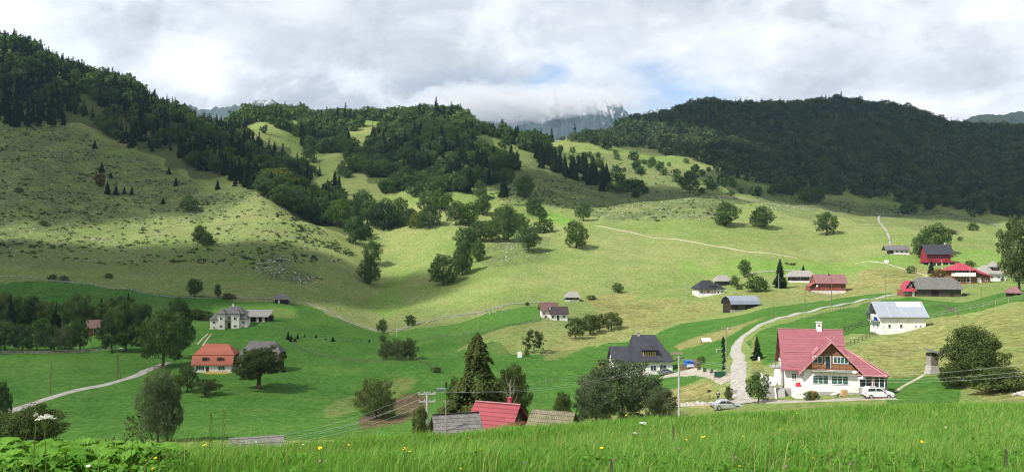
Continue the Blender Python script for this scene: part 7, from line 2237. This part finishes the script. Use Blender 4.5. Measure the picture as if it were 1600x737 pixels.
D = 6500
zt = lambda py: ray(800, py)[1] * D
limewall = rock_mat('limestone_crag', (0.31, 0.31, 0.31), (0.035, 0.05, 0.05), zt(222), zt(138))
ridge_mountain('rocky_mountain', [(640, 200), (760, 172), (800, 168), (840, 152), (880, 150), (910, 162), (935, 148), (957, 158), (985, 168), (1005, 172), (1030, 176), (1060, 185), (1120, 200), (1200, 215)], D, 1000, limewall,
               'far craggy limestone mountain half hidden in cloud', 21)
bluewood = rock_mat('far_wooded_ridge', (0.14, 0.15, 0.13), (0.035, 0.05, 0.04), zt(140), zt(60))
ridge_mountain('distant_mountain', [(150, 230), (260, 180), (292, 165), (310, 168), (335, 163), (360, 166), (400, 154), (425, 158), (470, 185), (560, 230)], D, 1000, rock_mat('far_crag', (0.30, 0.31, 0.31), (0.05, 0.065, 0.055), zt(190), zt(140)),
               'far hazy mountain peeping over the wooded hill', 31, 0.03)
ridge_mountain('distant_ridge', [(1380, 230), (1460, 195), (1505, 192), (1530, 186), (1570, 181), (1610, 183), (1700, 190), (1850, 200)], 2900, 500, bluewood, 'dark wooded ridge behind the end of the long mountain', 41, 0.02)

SUN_EL, SUN_AZ = R(47), R(238)          # azimuth of the sun counted from +y (ahead) clockwise: 238 = behind and to the left
TO_SUN = Vector((math.sin(SUN_AZ) * math.cos(SUN_EL), math.cos(SUN_AZ) * math.cos(SUN_EL), math.sin(SUN_EL)))

cloud_m = bpy.data.materials.new('cloud_vapour'); cloud_m.use_nodes = True
nt = cloud_m.node_tree; nt.nodes.clear()
o_ = nt.nodes.new('ShaderNodeOutputMaterial'); pv = nt.nodes.new('ShaderNodeVolumePrincipled')
pv.inputs['Color'].default_value = (1, 1, 1, 1); pv.inputs['Density'].default_value = 0.028; pv.inputs['Anisotropy'].default_value = 0.3
nt.links.new(pv.outputs[0], o_.inputs['Volume'])


thin_m = cloud_m.copy(); thin_m.name = 'thin_cloud_vapour'
thin_m.node_tree.nodes['Principled Volume'].inputs['Density'].default_value = 0.0026


def cloud(shade_spots, height, label, thick=170, seed=1, m=cloud_m):
    """A flat lumpy cloud whose shadow falls on the given stretches of ground: (ground point, half width x, half width y)."""
    parts = []
    for k, (g, rx, ry) in enumerate(shade_spots):
        t = (height - g[2]) / TO_SUN.z
        c = Vector(g) + TO_SUN * t
        n_, m_ = 40, 22
        mb = MB().blob((0, 0, 0), 1.0, seed + k, m_, n_, 0.0)
        V = np.array(mb.v)
        w = 1 + 0.10 * waves(V[:, 0] * 3, V[:, 1] * 3 + V[:, 2], 2.6, 6, seed + k) + 0.05 * waves(V[:, 0] * 9, V[:, 1] * 9, 2.6, 6, seed + k + 3)
        V[:, 0] *= w; V[:, 1] *= w
        V[:, 2] = np.sign(V[:, 2]) * np.abs(V[:, 2]) ** 1.0 * np.where(V[:, 2] > 0, 1.0, 0.55) * w
        V = V * np.array([rx, ry, thick]) + np.array(c)
        parts.append((V, mb.f))
    o = None
    vs, fs = [], []
    for V, f in parts:
        b = len(vs)
        vs += [tuple(p) for p in V]; fs += [tuple(b + i for i in q) for q in f]
    me = bpy.data.meshes.new('cloud'); me.from_pydata(vs, [], fs); me.update(); me.materials.append(m)
    return obj('cloud', me, kind='stuff', label=label)


CLOUD_Z = 1150
CLOUDS = [   # ground shaded, half widths
    ([((-500, 655, 95), 260, 250)], 'broad grey cloud high over the big hillside', 61),
    ([((-275, 770, 120), 120, 165)], 'grey cloud high over the spur beyond the big hillside', 66),
    ([((690, 1480, 160), 430, 380)], 'long dark cloud over the forested mountain', 62),
    ([((590, 1040, 80), 345, 215)], 'dark cloud over the foot of the forested mountain', 67),
    ([((-165, 270, -30), 150, 135)], 'thin cloud over the valley meadow and the roadside grove', 63),
    ([((-238, 405, -12), 135, 66)], 'cloud over the foot of the big hillside', 68),
    ([((62, 750, 75), 78, 68)], 'small cloud over the shaded slope', 64),
    ([((-62, 860, 120), 105, 70)], 'small cloud over the middle hill wood', 65),
]
band_m = cloud_m.copy(); band_m.name = 'middling_cloud_vapour'
band_m.node_tree.nodes['Principled Volume'].inputs['Density'].default_value = 0.030
hill_m = cloud_m.copy(); hill_m.name = 'hill_cloud_vapour'
hill_m.node_tree.nodes['Principled Volume'].inputs['Density'].default_value = 0.0085
for spots, lab, sd in CLOUDS:
    cloud(spots, CLOUD_Z, lab, seed=sd, m=band_m if sd == 68 else hill_m if sd == 61 else thin_m if sd in (63, 65, 66) else cloud_m)

# cloud wrapped round the far crags
cap_m = cloud_m.copy(); cap_m.name = 'mist'
cap_m.node_tree.nodes['Principled Volume'].inputs['Density'].default_value = 0.0026
def bank(spots, label, seed):
    for k, (px, py, y, rx, ry, rz) in enumerate(spots):
        u, v = ray(px, py)
        mb = MB().blob((0, 0, 0), 1.0, seed + k, 26, 44, 0.0)
        V = np.array(mb.v)
        w = 1 + .13 * waves(V[:, 0] * 4 + V[:, 2] * 3, V[:, 1] * 4, 2.6, 6, seed + k) + .08 * waves(V[:, 0] * 11, V[:, 2] * 9 + V[:, 1] * 7, 2.6, 6, seed + k + 40)
        V = V * w[:, None] * np.array([rx, ry, rz]) + np.array([u * y, y, v * y])
        me = bpy.data.meshes.new('cloud'); me.from_pydata([tuple(p) for p in V], [], mb.f); me.update(); me.materials.append(cap_m)
        obj('cloud', me, kind='stuff', label=label)
bank([(800, 172, 5300, 300, 300, 85), (770, 160, 5350, 330, 300, 120), (862, 158, 5250, 300, 300, 105), (915, 158, 5200, 200, 220, 85), (962, 150, 5300, 150, 200, 55), (720, 165, 5400, 360, 330, 130)], 'cloud wrapped round the tops of the far limestone crags', 300)

# the air
if USE_HAZE:
    hz = bpy.data.materials.new('thin_air'); hz.use_nodes = True
    nt = hz.node_tree; nt.nodes.clear()
    o_ = nt.nodes.new('ShaderNodeOutputMaterial'); pv = nt.nodes.new('ShaderNodeVolumePrincipled')
    pv.inputs['Color'].default_value = (0.50, 0.72, 1.0, 1); pv.inputs['Density'].default_value = HAZE_D; pv.inputs['Anisotropy'].default_value = 0.2
    nt.links.new(pv.outputs[0], o_.inputs['Volume'])
    MB().box(-4200, 4200, -40, 4800, -400, 1005).build('haze', hz, kind='stuff', label='thin bluish mountain air filling the valley')

# sky
world = bpy.data.worlds.new('World'); scene.world = world
world.use_nodes = True
nt = world.node_tree; nt.nodes.clear()
wo = nt.nodes.new('ShaderNodeOutputWorld')
sky = nt.nodes.new('ShaderNodeTexSky'); sky.sky_type = 'NISHITA'; sky.sun_disc = False
sky.sun_elevation = SUN_EL; sky.sun_rotation = SUN_AZ; sky.altitude = 1100; sky.air_density = 1.0; sky.dust_density = 1.0
bg = N(nt, 'ShaderNodeBackground', Strength=0.12)
nt.links.new(sky.outputs[0], bg.inputs[0])
tc = N(nt, 'ShaderNodeTexCoord')
nv = nt.nodes.new('ShaderNodeVectorMath'); nv.operation = 'NORMALIZE'
nt.links.new(tc.outputs['Generated'], nv.inputs[0])
sx = N(nt, 'ShaderNodeSeparateXYZ'); nt.links.new(nv.outputs[0], sx.inputs[0])
zz = mathn(nt, 'ADD', mathn(nt, 'MAXIMUM', sx.outputs[2], 0.0), 0.30)
cx = N(nt, 'ShaderNodeCombineXYZ')
nt.links.new(mathn(nt, 'DIVIDE', sx.outputs[0], zz), cx.inputs[0]); nt.links.new(mathn(nt, 'DIVIDE', sx.outputs[1], zz), cx.inputs[1])


def wnoise(scale, detail, rough, off=0.0, dist=0.0):
    mp = N(nt, 'ShaderNodeMapping', Location=(off, off * 1.7, 0))
    nt.links.new(cx.outputs[0], mp.inputs[0])
    n = N(nt, 'ShaderNodeTexNoise', Scale=scale, Detail=float(detail), Roughness=rough, Distortion=dist)
    nt.links.new(mp.outputs[0], n.inputs[0])
    return n


wn = wnoise(2.4, 7, 0.62, 5.0)
vm = nt.nodes.new('ShaderNodeVectorMath'); vm.operation = 'MULTIPLY_ADD'
nt.links.new(wn.outputs['Color'], vm.inputs[0]); vm.inputs[1].default_value = (0.22, 0.22, 0.16); nt.links.new(nv.outputs[0], vm.inputs[2])
DIRN = vm.outputs[0]


def patch(px, py, rx, ry, lo=1.0, hi=0.0):
    """1 at a direction in the sky, fading to 0 at rx, ry (degrees); the edge is ragged."""
    u, v = ray(px, py)
    d = Vector((u, 1, v)).normalized() + Vector((0.11, 0.11, 0.08))
    s = nt.nodes.new('ShaderNodeVectorMath'); s.operation = 'SUBTRACT'
    nt.links.new(DIRN, s.inputs[0]); s.inputs[1].default_value = d
    k = nt.nodes.new('ShaderNodeVectorMath'); k.operation = 'MULTIPLY'
    nt.links.new(s.outputs[0], k.inputs[0]); k.inputs[1].default_value = (1 / R(rx), 1 / R(rx), 1 / R(ry))
    l = nt.nodes.new('ShaderNodeVectorMath'); l.operation = 'LENGTH'
    nt.links.new(k.outputs[0], l.inputs[0])
    return ramp(nt, mathn(nt, 'SUBTRACT', lo, l.outputs['Value']), 0.0, 1.0)


c1 = wnoise(0.9, 8, 0.6, 2.0, 0.3).outputs[0]
c2 = wnoise(2.6, 8, 0.65, 9.0, 0.4).outputs[0]
cc = mix_rgb(nt, ramp(nt, c1, 0.33, 0.68), SKY_GREY, SKY_LIGHT)
cc = mix_rgb(nt, mathn(nt, 'MULTIPLY', ramp(nt, c2, 0.48, 0.72), 0.55), cc, (0.86, 0.88, 0.92))
def dnoise(scale, off, dist, lift=1.5):
    mp = N(nt, 'ShaderNodeMapping', Location=(off, off, off), Scale=(1, 1, lift))
    nt.links.new(nv.outputs[0], mp.inputs[0])
    n = N(nt, 'ShaderNodeTexNoise', Scale=scale, Detail=9.0, Roughness=0.6, Distortion=dist)
    nt.links.new(mp.outputs[0], n.inputs[0])
    return n.outputs[0]


cc = mix_rgb(nt, mathn(nt, 'MULTIPLY', ramp(nt, dnoise(5.0, 3.3, 0.5), 0.47, 0.62), 0.6), cc, (0.80, 0.82, 0.84))
c3 = dnoise(7.5, 1.7, 0.4)
cc = mix_rgb(nt, mathn(nt, 'MULTIPLY', ramp(nt, c3, 0.5, 0.66), 0.5), cc, (0.34, 0.36, 0.41))
for px, py, rx, ry, w, c in SKY_PATCHES:
    cc = mix_rgb(nt, mathn(nt, 'MULTIPLY', patch(px, py, rx, ry), w), cc, c)
blue = None
for px, py, rx, ry, w in SKY_HOLES:
    p = mathn(nt, 'MULTIPLY', patch(px, py, rx, ry), w)
    blue = p if blue is None else mathn(nt, 'MAXIMUM', blue, p)
c4 = dnoise(13.0, 6.1, 0.5)
cc = mix_rgb(nt, mathn(nt, 'MULTIPLY', ramp(nt, c4, 0.42, 0.7), 0.5), cc, mix_rgb(nt, 1.0, cc, (0.78, 0.80, 0.83), 'MULTIPLY'))
cb = N(nt, 'ShaderNodeBackground', Strength=1.0)
nt.links.new(cc, cb.inputs[0])
ms = nt.nodes.new('ShaderNodeMixShader')
nt.links.new(mathn(nt, 'SUBTRACT', 1.0, blue, clamp=True), ms.inputs[0]); nt.links.new(bg.outputs[0], ms.inputs[1]); nt.links.new(cb.outputs[0], ms.inputs[2])
nt.links.new(ms.outputs[0], wo.inputs['Surface'])

sun = bpy.data.lights.new('sun', 'SUN'); sun.energy = SUN_E; sun.angle = R(0.53); sun.color = (1.0, 0.955, 0.88)
so = bpy.data.objects.new('sun', sun); COL.objects.link(so)
so.rotation_euler = (-TO_SUN).to_track_quat('-Z', 'Y').to_euler()
so.location = (0, 0, 50)

cam = bpy.data.cameras.new('camera'); cam.sensor_width = 36; cam.lens = 36 * F / 1600; cam.clip_start = 0.1; cam.clip_end = 20000
co = bpy.data.objects.new('camera', cam); COL.objects.link(co)
co.rotation_euler = (math.pi / 2 + PITCH, 0, 0)
scene.camera = co

scene.render.engine = 'CYCLES'
cy = scene.cycles
cy.max_bounces = 6; cy.diffuse_bounces = 2; cy.glossy_bounces = 2; cy.transmission_bounces = 2; cy.transparent_max_bounces = 6; cy.volume_bounces = 1
cy.filter_width = 1.1; cy.use_denoising = DENOISE; cy.denoising_prefilter = 'ACCURATE'; cy.caustics_reflective = False; cy.caustics_refractive = False
cy.use_adaptive_sampling = False
vs = scene.view_settings
vs.view_transform = 'Standard'; vs.look = 'None'; vs.gamma = 1.0; vs.exposure = EXPOSURE
